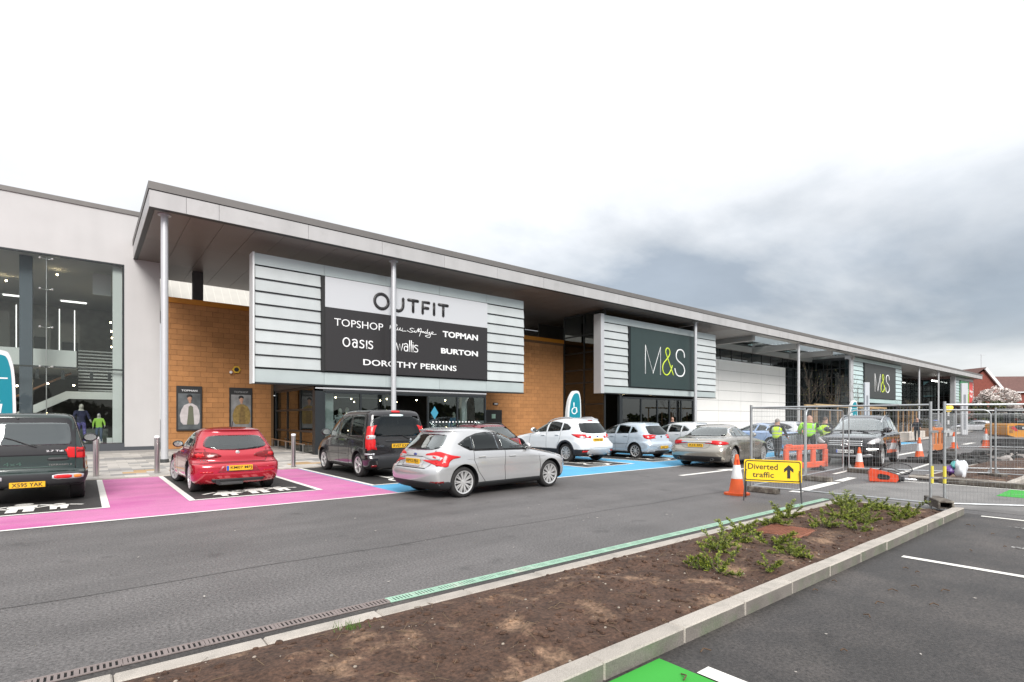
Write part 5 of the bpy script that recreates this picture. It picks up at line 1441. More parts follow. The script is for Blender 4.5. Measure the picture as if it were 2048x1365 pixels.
text("side_lettering", "4x4", mat("green_print", (.05, .10, .08), .4), c.root, (.135 - .98 - .02, .22, .82), (R(90), 0, R(-90)), .26, .07, .01, .003)
for y in (-.38, .38): MB().ball((0, 0, 0), .10, .24, .26, 12, 7).build("rear_seat", mat("seat_cloth", (.035, .035, .04), .9), c.root, True, loc=(-.35, y, 1.12))
c.plate('B', 0, .42, "X595 YAK", M_PLATEY, tilt=0)
c.place(-.86, 14.85, 90, 1.0)

# ---- dark van-like people carrier
S_VAN = dict(W=1.76, ro=.74, wb=2.62, wr=.33, belt=1.1, rim=.66, spokes=5, double=True, tw=.2, flare=.018, lv=levels(
    (.22, .20, 4.0, .76, .3, .6, 4.5, 3), (.27, .08, 4.12, .83, .3, .6, 4.5, 3), (.40, .02, 4.2, .865, .3, .6, 4.5, 3), (.52, .0, 4.22, .878, .28, .6, 5, 3), (.60, .035, 4.2, .88, .26, .6, 5, 3), (.75, .05, 4.14, .88, .24, .7, 5.5, 3), (.9, .06, 4.0, .875, .24, .9, 5.5, 3), (1.0, .068, 3.8, .868, .24, 1, 5.5, 2.8), (1.06, .072, 3.58, .86, .24, 1, 5.5, 2.8),
    (1.12, .078, 3.36, .85, .24, .9, 5.5, 2.6), (1.25, .10, 3.15, .828, .24, .6, 5.5, 2.6), (1.45, .14, 2.85, .79, .24, .6, 5.5, 2.6), (1.62, .18, 2.58, .752, .24, .6, 5.5, 2.6), (1.72, .21, 2.38, .72, .26, .6, 5, 2.6), (1.775, .25, 2.2, .68, .3, .6, 4, 2.6), (1.805, .36, 2.02, .58, .4, .6, 3, 2.6), (1.82, .6, 1.75, .40)))
pm_van = paint("paint_charcoal", (.016, .014, .015), .2, .24)
c = Car("people_carrier", "black van-shaped people carrier parked beside the glass lobby", "car", S_VAN, pm_van)
c.common([([(.42, 1.10), (.50, 1.66), (1.22, 1.68), (1.24, 1.10)], M_TGLASS), ([(1.36, 1.12), (1.36, 1.66), (2.05, 1.66), (2.05, 1.10)], M_TGLASS), [(2.16, 1.09), (2.16, 1.64), (2.40, 1.58), (2.72, 1.38), (2.98, 1.15), (3.0, 1.07)]],
         [(-.74, 1.10), (-.68, 1.66), (.68, 1.66), (.74, 1.10)], [(-.72, 1.16), (-.64, 1.64), (.64, 1.64), (.72, 1.16)], gr=M_TGLASS)
for q_ in (1, -1):
    for s, pl_ in (('B', [(q_ * .765, .76), (q_ * .855, .74), (q_ * .835, 1.1), (q_ * .785, 1.38), (q_ * .735, 1.36), (q_ * .76, 1.1)]), ('L' if q_ > 0 else 'R', [(.06, .76), (.20, .80), (.23, 1.1), (.25, 1.36), (.14, 1.40), (.08, 1.0)])):
        l = c.patch("tail_light", s, pl_, M_RED, .010)
        cl_ = [(q_ * .77, 1.04), (q_ * .845, 1.03), (q_ * .84, 1.13), (q_ * .765, 1.15)] if s == 'B' else [(.085, 1.03), (.17, 1.03), (.18, 1.13), (.095, 1.15)]
        c.patch("clear_lens", s, cl_, M_CLEAR, .015, 1, parent=l)
    c.patch("reflector", 'B', [(q_ * .62, .30), (q_ * .76, .30), (q_ * .76, .36), (q_ * .62, .36)], M_REDD, .008, 1)
c.patch("brake_lamp", 'B', [(-.13, 1.735), (.13, 1.735), (.12, 1.79), (-.12, 1.79)], M_RED, .012, 1)
c.patch("window_sticker", 'B', [(-.20, 1.635), (.20, 1.635), (.20, 1.695), (-.20, 1.695)], mat("sticker_pale", (.60, .72, .72), .5), .008, 1)
c.line("tailgate_gap", 'B', [(-.745, .60), (-.745, 1.2), (-.69, 1.70)], .012, M_INK); c.line("tailgate_gap", 'B', [(.745, .60), (.745, 1.2), (.69, 1.70)], .012, M_INK)
c.patch("gate_handle", 'B', [(-.42, .95), (.38, .95), (.38, 1.02), (-.42, 1.02)], M_TRIMK, .014, 1)
c.patch("bumper_insert", 'B', [(-.60, .26), (.60, .26), (.60, .57), (-.60, .57)], M_TRIMK, .006)
c.patch("chrome_patch", 'L', [(.06, .62), (.24, .62), (.24, .665), (.06, .665)], M_STEEL, .006)
c.seams([[(1.30, 1.70), (1.30, 1.0), (1.34, .7), (1.4, .32)], [(2.10, 1.68), (2.10, .3)], [(3.05, 1.06), (3.1, .4)], [(.3, .98), (1.3, 1.0)], [(1.5, .60), (3.0, .58)]])
c.handle(1.50, 1.0, pm_van); c.handle(2.30, 1.0, pm_van); c.mirror(2.92, 1.13, M_BLACK, 1.25)
c.wiper([(-.34, 1.02), (-.10, 1.13), (.0, 1.15), (.5, 1.13)])
c.badge('B', -.36, .985, .055, M_CHROME)
text("model_lettering", "Doblo", M_CHROME, c.root, (.055 - .74 - .02, .56, .86), (R(90), 0, R(-90)), .26, .07, .01, .004, .2)
c.plate('B', -.06, .85, "RV07 KXE", M_PLATEY)
c.place(7.12, 14.85, 90, 1.08)

# ---- white crossover
S_CROSS = dict(W=1.84, ro=.95, wb=2.69, wr=.355, belt=1.1, rim=.66, spokes=10, double=True, tw=.23, flare=.022, trim=.50, trimmat=mat("trim_navy", (.022, .024, .03), .5), gap=.06, lv=levels(
    (.24, .30, 4.2, .80), (.30, .14, 4.36, .87), (.42, .05, 4.46, .905), (.50, .02, 4.49, .912), (.58, .0, 4.5, .915), (.68, .02, 4.5, .915), (.74, .10, 4.49, .915), (.82, .135, 4.44, .912, .55, .8), (.92, .15, 4.25, .908, .6, 1.0), (.98, .17, 3.95, .90, .6, 1.1), (1.04, .20, 3.58, .885, .6, 1.1),
    (1.10, .23, 3.28, .87, .6, 1), (1.18, .28, 3.10, .845), (1.30, .36, 2.86, .80), (1.42, .45, 2.60, .75), (1.52, .52, 2.36, .705), (1.575, .54, 2.2, .67), (1.61, .50, 2.05, .64), (1.64, .60, 1.9, .59), (1.665, .78, 1.7, .49), (1.68, 1.0, 1.5, .3)))
def crossover(label, pm, plate, group=None, hi=True):
    c = Car("crossover_car", label, "car", S_CROSS, pm, group, hi)
    c.common([([(.80, 1.22), (.74, 1.30), (.98, 1.43), (1.18, 1.47), (1.22, 1.18)], M_TGLASS), ([(1.28, 1.17), (1.26, 1.48), (1.60, 1.525), (1.95, 1.525), (1.98, 1.13)], M_TGLASS), [(2.06, 1.13), (2.04, 1.52), (2.3, 1.46), (2.6, 1.32), (2.86, 1.16), (2.9, 1.09)]],
             [(-.70, 1.14), (-.68, 1.24), (-.60, 1.48), (.60, 1.48), (.68, 1.24), (.70, 1.14), (.4, 1.085), (-.4, 1.085)], [(-.7, 1.14), (-.6, 1.54), (.6, 1.54), (.7, 1.14)], gr=M_TGLASS)
    for q_ in (1, -1):
        l = c.patch("tail_light", 'B', [(q_ * .60, .90), (q_ * .86, .92), (q_ * .87, 1.04), (q_ * .62, 1.05), (q_ * .52, 1.0)], M_RED, .010, 1)
        c.patch("clear_lens", 'B', [(q_ * .62, .915), (q_ * .80, .915), (q_ * .78, .97), (q_ * .60, .97)], M_CLEAR, .015, 1, parent=l)
        c.patch("tail_light", 'L' if q_ > 0 else 'R', [(.16, .91), (.36, .93), (.62, 1.03), (.66, 1.06), (.40, 1.06), (.20, 1.05)], M_RED, .010)
        c.patch("reflector", 'B', [(q_ * .58, .40), (q_ * .82, .40), (q_ * .82, .46), (q_ * .58, .46)], M_RED, .008)
        c.patch("headlight", 'L' if q_ > 0 else 'R', [(3.85, .88), (4.2, .86), (4.40, .78), (4.2, .76), (3.95, .80)], M_CLEAR, .006, 1)
        ax = c.S['wr']
        for xx in (.95, 3.64):
            P = [(xx + .485 * math.cos(R(t)), ax + .485 * math.sin(R(t))) for t in range(-8, 189, 14)]
            Q = [(xx + .405 * math.cos(R(t)), ax + .405 * math.sin(R(t))) for t in range(188, -9, -14)]
            c.patch("arch_trim", 'L' if q_ > 0 else 'R', P + Q, S_CROSS['trimmat'], .006, 0, .04)
    c.patch("skid_plate", 'B', [(-.56, .29), (.56, .29), (.64, .42), (.54, .50), (-.54, .50), (-.64, .42)], M_STEEL, .010, 1)
    for y in (-.50, .50): MB().lathe([(.05, -.05), (.055, .06), (.04, .06), (.04, -.04)], n=12, axis='X').build("exhaust_pipe", M_CHROME, c.root, loc=(-.93, y, .31))
    c.line("tailgate_gap", 'B', [(-.66, 1.1), (-.58, .88), (-.56, .56), (.56, .56), (.58, .88), (.66, 1.1)], .011, mat("gap_grey", (.25, .25, .25), .6))
    c.patch("brake_lamp", 'B', [(-.12, 1.55), (.12, 1.55), (.12, 1.575), (-.12, 1.575)], M_RED, .006)
    c.seams([[(1.24, 1.15), (1.26, .9), (1.42, .55)], [(2.02, 1.12), (2.02, .5)], [(2.95, 1.06), (3.05, .6)]])
    c.handle(1.42, 1.02, pm); c.handle(2.2, 1.0, pm); c.mirror(2.80, 1.14, pm, 1.1)
    c.rails(.85, 2.25, .60, 1.6, M_STEEL)
    c.badge('B', 0, .965, .06, mat("badge_blue", (.02, .05, .22), .25, coat=1), .03)
    if plate: c.plate('B', 0, .845, plate, M_PLATEY)
    return c
pm_white = paint("paint_white", (.74, .75, .76), 0, .25)
crossover("white crossover with roof rails and black wheel arches in the blue bay", pm_white, "WW64 GGF").place(15.62, 14.9, 90, 1.04)

# ---- pale blue tall hatchback
S_MPV = dict(W=1.77, ro=.85, wb=2.58, wr=.325, belt=1.02, rim=.70, spokes=9, tw=.21, flare=.03, trim=.30, trimmat=M_BLACK, lv=levels(
    (.19, .30, 4.0, .77), (.24, .15, 4.12, .83), (.34, .05, 4.22, .87), (.48, .01, 4.27, .88), (.58, .0, 4.28, .882), (.66, .04, 4.27, .884), (.74, .09, 4.2, .885, .6, .9), (.84, .11, 4.0, .882, .6, 1.1), (.93, .13, 3.7, .872, .6, 1.2), (1.0, .155, 3.42, .855, .6, 1.1), (1.06, .185, 3.2, .835, .6, 1),
    (1.16, .27, 2.98, .79), (1.28, .38, 2.70, .735), (1.38, .47, 2.44, .685), (1.455, .52, 2.2, .64), (1.49, .50, 2.05, .605), (1.52, .60, 1.9, .54), (1.54, .78, 1.72, .43), (1.555, 1.0, 1.5, .25)))
def mpv(label, pm, plate, group=None, hi=True):
    c = Car("hatchback_car", label, "car", S_MPV, pm, group, hi)
    c.common([([(.78, 1.12), (.74, 1.18), (1.0, 1.345), (1.10, 1.36), (1.14, 1.08)], M_CGLASS), [(1.20, 1.07), (1.17, 1.37), (1.5, 1.42), (1.82, 1.42), (1.88, 1.05)], [(1.95, 1.05), (1.92, 1.415), (2.2, 1.35), (2.5, 1.22), (2.82, 1.06), (2.85, 1.02)]],
             [(-.66, 1.05), (-.62, 1.2), (-.54, 1.40), (.54, 1.40), (.62, 1.2), (.66, 1.05), (.3, 1.01), (-.3, 1.01)], [(-.68, 1.08), (-.58, 1.43), (.58, 1.43), (.68, 1.08)], gr=M_TGLASS)
    for q_ in (1, -1):
        c.patch("tail_light", 'B', [(q_ * .64, .82), (q_ * .83, .85), (q_ * .83, 1.02), (q_ * .70, 1.0), (q_ * .60, .92)], M_RED, .012, 1)
        c.patch("tail_light", 'L' if q_ > 0 else 'R', [(.13, .84), (.34, .88), (.42, 1.0), (.22, 1.03), (.13, .98)], M_RED, .012, 1)
    c.line("tailgate_gap", 'B', [(-.64, 1.05), (-.66, .62), (.66, .62), (.64, 1.05)], .011, mat("gap_grey", (.25, .25, .25), .6))
    c.seams([[(1.16, 1.05), (1.18, .8), (1.34, .45)], [(1.92, 1.03), (1.92, .3)], [(2.9, 1.0), (2.95, .4)], [(1.2, .62), (2.9, .60)]])
    c.handle(1.34, .96, pm); c.handle(2.1, .94, pm); c.mirror(2.70, 1.06, pm)
    c.badge('B', 0, .93, .05, M_STEELD)
    c.patch("bumper_insert", 'B', [(-.5, .24), (.5, .24), (.5, .36), (-.5, .36)], M_BLACK, .008)
    c.patch("plate_recess", 'B', [(-.42, .41), (.42, .41), (.40, .57), (-.40, .57)], mat("recess_silver", (.34, .36, .38), .4, metal=.3), .005, 1)
    if plate: c.plate('B', -.04, .49, plate, M_PLATEY)
    return c
pm_pale = paint("paint_ice_blue", (.50, .56, .62), .35, .28)
mpv("ice blue tall hatchback between the white crossover and beige saloon", pm_pale, "WB05 TYO").place(19.22, 14.42, 90)

# ---- beige saloon on the road
S_SAL = dict(W=1.88, ro=1.10, wb=2.91, wr=.345, belt=1.0, rim=.76, spokes=10, double=False, tw=.24, flare=.02, lv=[(.17, .40, 4.6, .80), (.21, .22, 4.78, .87), (.30, .08, 4.9, .915), (.42, .02, 4.95, .935), (.54, .0, 4.96, .94), (.62, .02, 4.95, .94), (.68, .055, 4.92, .94), (.76, .08, 4.8, .938, .6, .9), (.84, .10, 4.5, .93, .6, 1.1), (.90, .12, 4.15, .92, .6, 1.2), (.94, .15, 3.85, .91, .65, 1.2), (.975, .22, 3.60, .895, .7, 1.1), (1.0, .40, 3.45, .88, .7, 1), (1.015, .62, 3.38, .862, .6, .9),
    (1.06, .80, 3.26, .82, .5, .8), (1.15, .98, 3.04, .765, .5, .8), (1.25, 1.18, 2.80, .71, .5, .8), (1.33, 1.36, 2.56, .655, .5, .8), (1.385, 1.52, 2.34, .605, .5, .7), (1.42, 1.68, 2.16, .53, .5, .6), (1.44, 1.80, 2.02, .42, .4, .5), (1.452, 1.90, 1.94, .2, .02, .02)])
def saloon(label, pm, plate, group=None, hi=True, chrome=True, glassm=None):
    c = Car("saloon_car", label, "car", S_SAL, pm, group, hi)
    gm_ = glassm or M_LGLASS
    c.common([([(1.16, 1.06), (1.24, 1.16), (1.36, 1.235), (1.42, 1.05)], gm_), ([(1.46, 1.05), (1.42, 1.25), (1.62, 1.315), (1.86, 1.335), (1.98, 1.03)], gm_), ([(2.05, 1.03), (1.95, 1.335), (2.2, 1.32), (2.5, 1.25), (2.85, 1.11), (3.0, 1.02)], gm_)],
             [(-.70, 1.045), (-.60, 1.28), (-.50, 1.35), (.50, 1.35), (.60, 1.28), (.70, 1.045)], [(-.72, 1.05), (-.58, 1.36), (.58, 1.36), (.72, 1.05)], gr=M_LGLASS)
    for s in ('L', 'R'):
        c.line("window_chrome", s, [(1.48, 1.03), (1.20, 1.045), (1.13, 1.08), (1.20, 1.17), (1.36, 1.265), (1.6, 1.335), (1.86, 1.358), (2.2, 1.345), (2.5, 1.275)], .024, M_CHROME, .007)
    for q_ in (1, -1):
        l = c.patch("tail_light", 'B', [(q_ * .50, .80), (q_ * .90, .76), (q_ * .92, .88), (q_ * .55, .93), (q_ * .46, .87)], M_RED, .009, 1)
        c.patch("tail_light", 'L' if q_ > 0 else 'R', [(.10, .80), (.40, .79), (.60, .80), (.50, .86), (.30, .90), (.12, .90)], M_RED, .009, 1)
        c.patch("headlight", 'L' if q_ > 0 else 'R', [(4.15, .80), (4.5, .76), (4.72, .70), (4.55, .66), (4.25, .70)], M_CLEAR, .006, 1)
        MB().lathe([(.045, .08), (.05, -.05), (.035, -.05), (.03, .02)], n=14, axis='X').build("exhaust_pipe", M_STEELD, c.root, loc=(-1.06, q_ * .58, .30))
    if chrome: c.patch("boot_strip", 'B', [(-.52, .845), (.52, .845), (.52, .885), (-.52, .885)], M_CHROME, .014, 0)
    c.patch("bumper_insert", 'B', [(-.80, .24), (.80, .24), (.86, .40), (-.86, .40)], M_BLACK, .006)
    c.line("boot_gap", 'B', [(-.48, .96), (-.46, .72), (-.36, .665), (.36, .665), (.46, .72), (.48, .96)], .010, mat("gap_dark", (.08, .075, .07), .6))
    c.seams([[(2.02, 1.0), (2.0, .6), (2.02, .28)], [(1.40, 1.02), (1.36, .8), (1.52, .5)], [(3.2, .95), (3.25, .4)]])
    c.handle(1.60, .91, pm); c.handle(2.42, .89, pm); c.mirror(2.92, 1.02, pm)
    c.badge('B', 0, .955, .06, M_CHROME, .02)
    if plate: c.plate('B', 0, .755, plate, M_PLATEY)
    return c
pm_beige = paint("paint_champagne", (.36, .335, .29), .6, .28)
saloon("champagne beige saloon on the road behind the traffic cone", pm_beige, "A15 EPJ").place(17.62, 10.55, 8, 1.03)
pm_sky = paint("paint_sky_blue", (.36, .48, .70), .25, .28)
saloon("sky blue saloon parked nose-in behind the beige saloon", pm_sky, None, chrome=False).place(29.1, 13.2, 90, 1.02)

# ---- dark red estate behind the silver hatchback
S_EST = dict(W=1.76, ro=1.0, wb=2.65, wr=.32, belt=.98, rim=.68, spokes=7, tw=.2, lv=levels(
    (.18, .30, 4.25, .76), (.22, .12, 4.4, .83), (.36, .03, 4.5, .87), (.50, .0, 4.55, .878), (.6, .03, 4.55, .88), (.70, .09, 4.52, .88), (.8, .11, 4.3, .878, .5, 1.0), (.88, .13, 3.95, .87, .5, 1.1), (.95, .16, 3.6, .855, .5, 1.1), (1.0, .20, 3.40, .835), (1.1, .32, 3.2, .79), (1.22, .48, 2.95, .735), (1.33, .62, 2.68, .68), (1.40, .70, 2.48, .635), (1.435, .76, 2.35, .59), (1.46, .9, 2.2, .50), (1.475, 1.1, 2.0, .33)))
pm_wine = paint("paint_wine_red", (.17, .012, .022), .35, .28)
c = Car("estate_car", "wine red estate with roof rails half hidden behind the silver hatchback", "car", S_EST, pm_wine)
c.common([([(.70, 1.03), (.85, 1.33), (1.3, 1.37), (1.3, 1.02)], M_CGLASS), [(1.36, 1.02), (1.36, 1.375), (2.0, 1.375), (2.05, 1.0)], [(2.12, 1.0), (2.08, 1.375), (2.5, 1.32), (3.0, 1.02)]],
         [(-.70, 1.0), (-.56, 1.385), (.56, 1.385), (.70, 1.0)], [(-.7, 1.04), (-.6, 1.38), (.6, 1.38), (.7, 1.04)], gr=M_LGLASS)
c.rails(.95, 2.5, .56, 1.45, M_BLACK, .022)
for q_ in (1, -1): c.patch("tail_light", 'B', [(q_ * .66, .72), (q_ * .85, .72), (q_ * .82, .98), (q_ * .68, .98)], M_RED, .01, 1)
c.seams([[(1.33, 1.0), (1.35, .5)], [(2.08, .99), (2.08, .3)]]); c.mirror(2.9, 1.03, pm_wine)
c.plate('B', 0, .78, None, M_PLATEY)
c.place(11.05, 15.0, 90, 1.03)

mpv("white hatchback roof showing between ice blue hatchback and beige saloon", paint("paint_pearl", (.62, .63, .64), .2, .28), None).place(23.2, 14.5, 90)
hatch("pale silver car behind the workers in yellow vests", paint("paint_pale_silver", (.60, .61, .62), .3, .28), None, hi=False).place(34.0, 14.4, 90, 1.05)

# ---- black luxury off-roader seen from the front through the fence
S_LUX = dict(W=1.93, ro=.98, wb=2.92, wr=.375, belt=1.12, rim=.70, spokes=5, double=True, tw=.25, flare=.025, trim=.42, gap=.06, lv=levels(
    (.25, .40, 4.5, .84, .45, .7, 3, 3), (.31, .2, 4.66, .91, .45, .7, 3, 3), (.42, .06, 4.76, .95, .45, .7, 3, 3), (.55, .0, 4.80, .962, .45, .7, 3, 3), (.66, .02, 4.80, .965, .45, .7, 3, 3.2), (.80, .08, 4.77, .965, .45, .6, 3, 3.4), (.92, .11, 4.72, .96, .5, .6, 3, 3.4), (1.0, .13, 4.62, .952, .5, .7, 3, 3.2), (1.05, .15, 4.35, .94, .5, .9, 3, 2.8), (1.10, .17, 3.95, .925, .5, 1, 3, 2.8), (1.14, .19, 3.62, .90, .5, 1, 3, 2.6), (1.18, .22, 3.45, .885, .5, .8, 3, 2.5),
    (1.30, .34, 3.22, .84), (1.45, .48, 2.92, .785), (1.58, .58, 2.66, .74), (1.67, .64, 2.46, .70), (1.72, .68, 2.32, .66), (1.755, .8, 2.15, .58), (1.78, 1.0, 1.95, .42), (1.79, 1.2, 1.7, .2)))
pm_lux = paint("paint_black_plum", (.014, .012, .015), .3, .22)
c = Car("luxury_off_roader", "black luxury off-roader facing the camera behind the mesh fence", "car", S_LUX, pm_lux)
c.common([[(.9, 1.22), (.95, 1.5), (1.35, 1.60), (1.4, 1.2)], [(1.46, 1.2), (1.42, 1.61), (2.0, 1.62), (2.1, 1.18)], [(2.18, 1.18), (2.1, 1.61), (2.5, 1.55), (2.9, 1.36), (3.15, 1.18)]],
         [(-.7, 1.2), (-.6, 1.6), (.6, 1.6), (.7, 1.2)], [(-.80, 1.21), (-.76, 1.28), (-.64, 1.65), (.64, 1.65), (.76, 1.28), (.80, 1.21)])
gr_ = c.patch("grille", 'F', [(-.42, .66), (.42, .66), (.54, .90), (.52, .95), (-.52, .95), (-.54, .90)], M_BLACK, .008, 1)
for z in (.74, .80, .87): c.patch("grille_bar", 'F', [(-.50, z - .016), (.50, z - .016), (.50, z + .016), (-.50, z + .016)], M_CHROME, .020, parent=gr_)
star = MB()
star.tube([(0, .125 * math.cos(2 * math.pi * k / 20), .125 * math.sin(2 * math.pi * k / 20)) for k in range(21)], .014, 6, cap=False)
for k in range(3):
    a = R(90 + 120 * k); star.tube([(0, 0, 0), (0, .122 * math.cos(a), .122 * math.sin(a))], .022, 5, r2=.008)
lc, _n = c.hit('F', 0, .805); star.build("star_emblem", M_CHROME, c.root, True, loc=lc + c.off + Vector((.035, 0, 0)))
for q_ in (1, -1):
    s = 'L' if q_ > 0 else 'R'
    c.patch("headlight", 'F', [(q_ * .60, .80), (q_ * .72, .92), (q_ * .92, 1.0), (q_ * .93, .86), (q_ * .80, .78)], M_CLEAR, .010, 1)
    c.patch("headlight", s, [(4.30, .99), (4.55, .96), (4.70, .86), (4.55, .82), (4.35, .88)], M_CLEAR, .010, 1)
    c.patch("running_lamp", 'F', [(q_ * .62, .60), (q_ * .90, .61), (q_ * .90, .655), (q_ * .62, .655)], M_LAMPW, .014, 1)
    c.patch("tail_light", s, [(.12, .95), (.4, .97), (.38, 1.1), (.2, 1.12)], M_RED, .01, 1)
    c.patch("intake", 'F', [(q_ * .50, .44), (q_ * .88, .46), (q_ * .90, .58), (q_ * .56, .58)], M_BLACK, .007, 1)
c.patch("chin_trim", 'F', [(-.80, .40), (-.62, .34), (.62, .34), (.80, .40), (.70, .47), (.5, .42), (-.5, .42), (-.70, .47)], M_STEEL, .010, 1)
c.patch("lower_grille", 'F', [(-.5, .45), (.5, .45), (.5, .60), (-.5, .60)], M_BLACK, .006)
c.line("bonnet_gap", 'F', [(-.82, 1.02), (-.55, .965), (.55, .965), (.82, 1.02)], .012, M_INK)
c.seams([[(1.43, 1.18), (1.43, .8), (1.55, .5)], [(2.14, 1.16), (2.14, .45)], [(3.3, 1.1), (3.35, .5)]])
c.handle(1.6, 1.06, pm_lux); c.handle(2.35, 1.05, pm_lux); c.mirror(3.05, 1.2, pm_lux, 1.2)
c.rails(.9, 2.5, .66, 1.7, M_CHROME, .022)
for y in (-.38, .38): MB().tube([(3.42 - .98, y - .3, 1.19), (3.36 - .98, y + .28, 1.235)], .012, 5).build("front_wiper", M_BLACK, c.root)
c.plate('F', 0, .53, "EA64 HXN", M_PLATEW, blue=True)
c.place(24.9, 7.75, 187, 1.03)

# ---- cars far down the car park
far = [("hatch", "farthest dark grey car beyond the orange barrier board", (.05, .052, .056), 84, 19.0, 70), ("mpv", "bright blue hatchback far down the car park", (.012, .10, .52), 92, 20.6, 95),
       ("cross", "charcoal crossover far off beside the blue hatchback", (.03, .032, .04), 72, 17.0, 80), ("hatch", "small white hatchback far off left of the excavator", (.66, .66, .68), 88, 14.5, 95), ("mpv", "navy hatchback far off behind the digger cab", (.02, .025, .05), 99, 16.8, 92), ("hatch", "wine coloured car far off behind the digger window", (.14, .02, .035), 80, 9.5, 85), ("saloon", "second white car far away right of the digger cab", (.6, .6, .62), 90, 11.0, 90)]
for i, (k, lab, col, x, y, deg) in enumerate(far):
    pmx = paint("paint_far_%s" % "abcdefg"[i], col, .2, .3)
    f = {"hatch": lambda: hatch(lab, pmx, None, hi=False), "mpv": lambda: mpv(lab, pmx, None, hi=False), "cross": lambda: crossover(lab, pmx, None, hi=False), "saloon": lambda: saloon(lab, pmx, None, hi=False)}[k]
    f().place(x, y, deg)
# ================================================================ bollards
bz = pz(19.3)
b0 = thing("bollard", "steel bollard with pale cap beside the dark green off-roader", "bollard", (.26, 19.4, bz), group="steel bollards along the pavement edge")
MB().lathe([(.072, 0), (.072, 1.08)], n=20).build("post", M_SS, b0, smooth=40)
MB().lathe([(.078, 0), (.078, .02)], n=20).build("base_ring", M_STEELD, b0, smooth=40)
cpm = MB(); cpm.lathe([(.074, 1.081), (.074, 1.13), (.06, 1.15), (.001, 1.155)], n=20, cap=False); cpm.build("cap", M_LETW, b0, smooth=40)
clone(b0, (1.72, 19.35, bz), label="steel bollard standing in front of the first canopy column")
clone(b0, (5.6, 18.95, bz), label="steel bollard between the red hatchback and the black people carrier")
for x, t in ((9.7, "hidden behind the silver hatchback"), ):
    pass

# ================================================================ totem signs
def totem(label, x, y, rz, h, w, z, icon, s=1.0):
    t = thing("totem_sign", label, "totem sign", (x, y, z), rz)
    def prof(k, h0, h1):
        return [(-.50 * k, h0), (.50 * k, h0), (.56 * k, h0 + (h1 - h0) * .45), (.52 * k, h0 + (h1 - h0) * .85), (.40 * k, h1 - .05), (.22 * k, h1), (-.05 * k, h1 - .03), (-.36 * k, h0 + (h1 - h0) * .86), (-.52 * k, h0 + (h1 - h0) * .62)]
    Mx = Matrix(((1, 0, 0, 0), (0, 0, -1, 0), (0, 1, 0, 0), (0, 0, 0, 1)))
    P = chaikin(prof(w, 0, h), 2)
    MB().prism(P, -.10, .10, Mx).build("totem_body", M_TOTEM, t)
    Q = chaikin([(p[0] * .80 + .03, p[1]) for p in prof(w, .35, h - .12)], 2)
    MB().prism(Q, .1005, .108, Mx).build("teal_face", M_TEAL, t)
    ic = M_LETW
    if icon == "wheel":
        ribbon("pictogram", [arc(.0, h - 1.02, .15, .15, -250, 40, 12), [(-.02, h - .62), (-.02, h - .86), (.14, h - .86), (.2, h - 1.08)]], ic, t, (0, -.11, 0), FACE_S, .028, .3)
    else:
        b = MB()
        for q_, sc_ in ((-.2, 1.0), (.14, .75)):
            b.prism(disc(q_, h * .52 + .42 * sc_, .07 * sc_, 10), .109, .113, Mx); b.prism([(q_ - .09 * sc_, h * .52), (q_ + .09 * sc_, h * .52), (q_ + .13 * sc_, h * .52 + .32 * sc_), (q_ - .13 * sc_, h * .52 + .32 * sc_)], .109, .113, Mx)
        b.build("pictogram", ic, t)
        MB().box(-.30, -.113, h * .78, .34, -.109, h * .79).build("face_rule", ic, t)
    st_ = MB()
    for k in range(4):
        a = -.30 * w + k * .17 * w
        st_.prism([(a, .55 + k * .05), (a + .08 * w, .55 + k * .05), (a - .02, .95 + .02 * k), (a - .1 * w, .95)], .109, .113, Mx)
    st_.build("chevron_pattern", ic, t)
    return t
totem("teal and white family parking totem at the left edge behind the off-roader", -1.95, 19.6, R(6), 3.5, .92, bz, "fam")
totem("teal and white wheelchair parking totem above the white crossover", 19.15, 18.9, R(-8), 3.08, .82, bz, "wheel")
totem("small far teal totem behind the black luxury off-roader", 47.2, 15.8, R(-20), 3.1, .8, .05, "fam")

# ================================================================ traffic cones
def cone(label, x, y, h, base, worn, rz=0, group="traffic cones around the works", z=0):
    t = thing("traffic_cone", label, "traffic cone", (x, y, z), rz, group)
    k = h / .9
    bw = .24 * k
    b = MB(); b.prism(chaikin([(-bw, -bw), (bw, -bw), (bw, bw), (-bw, bw)], 2), 0, .045 * k); b.build("base", base, t)
    r0, r1 = .165 * k, .035 * k
    def rad(z): return r0 + (r1 - r0) * (z - .045 * k) / (h - .045 * k)
    z1, z2 = h * .40, h * .74
    MB().lathe([(r0 * 1.12, .045 * k), (r0, .07 * k), (rad(z1), z1)], n=24, cap=False).build("lower_cone", M_ORANGE, t, smooth=40)
    MB().lathe([(rad(z1) + .004, z1), (rad(z2) + .004, z2)], n=24).build("white_sleeve", worn, t, smooth=40)
    MB().lathe([(rad(z2), z2), (r1, h - .02), (r1 * .8, h), (r1 * .5, h)], n=24, cap=False).build("cone_top", M_ORANGE, t, smooth=40)
    return t
c1 = cone("big orange and white cone left of the yellow diversion sign", 11.40, 6.12, .90, M_ORANGE, M_RETRO)
MB().bbox(-.02, -.06, .60, .02, -.03, .74, .01).build("lamp_clip", mat("clip_red", (.6, .05, .02), .4), c1, loc=(-.04, 0, .06))
M_MAROON = mat("cone_maroon", (.20, .035, .03), .7)
cone("orange cone in front of the black luxury off-roader's headlight", 19.55, 6.35, .78, M_ORANGE, M_RETRO)
cone("dull maroon based cone just left of the double fence posts", 26.9, 6.55, .92, M_BLACK, M_RETRO)
cone("far cone in front of the slim fence post by the rubble", 38.2, 7.7, .95, M_MAROON, M_RETRO)
cone("far orange cone standing left of the digger tracks", 41.6, 6.9, 1.1, M_ORANGE, M_RETRO)

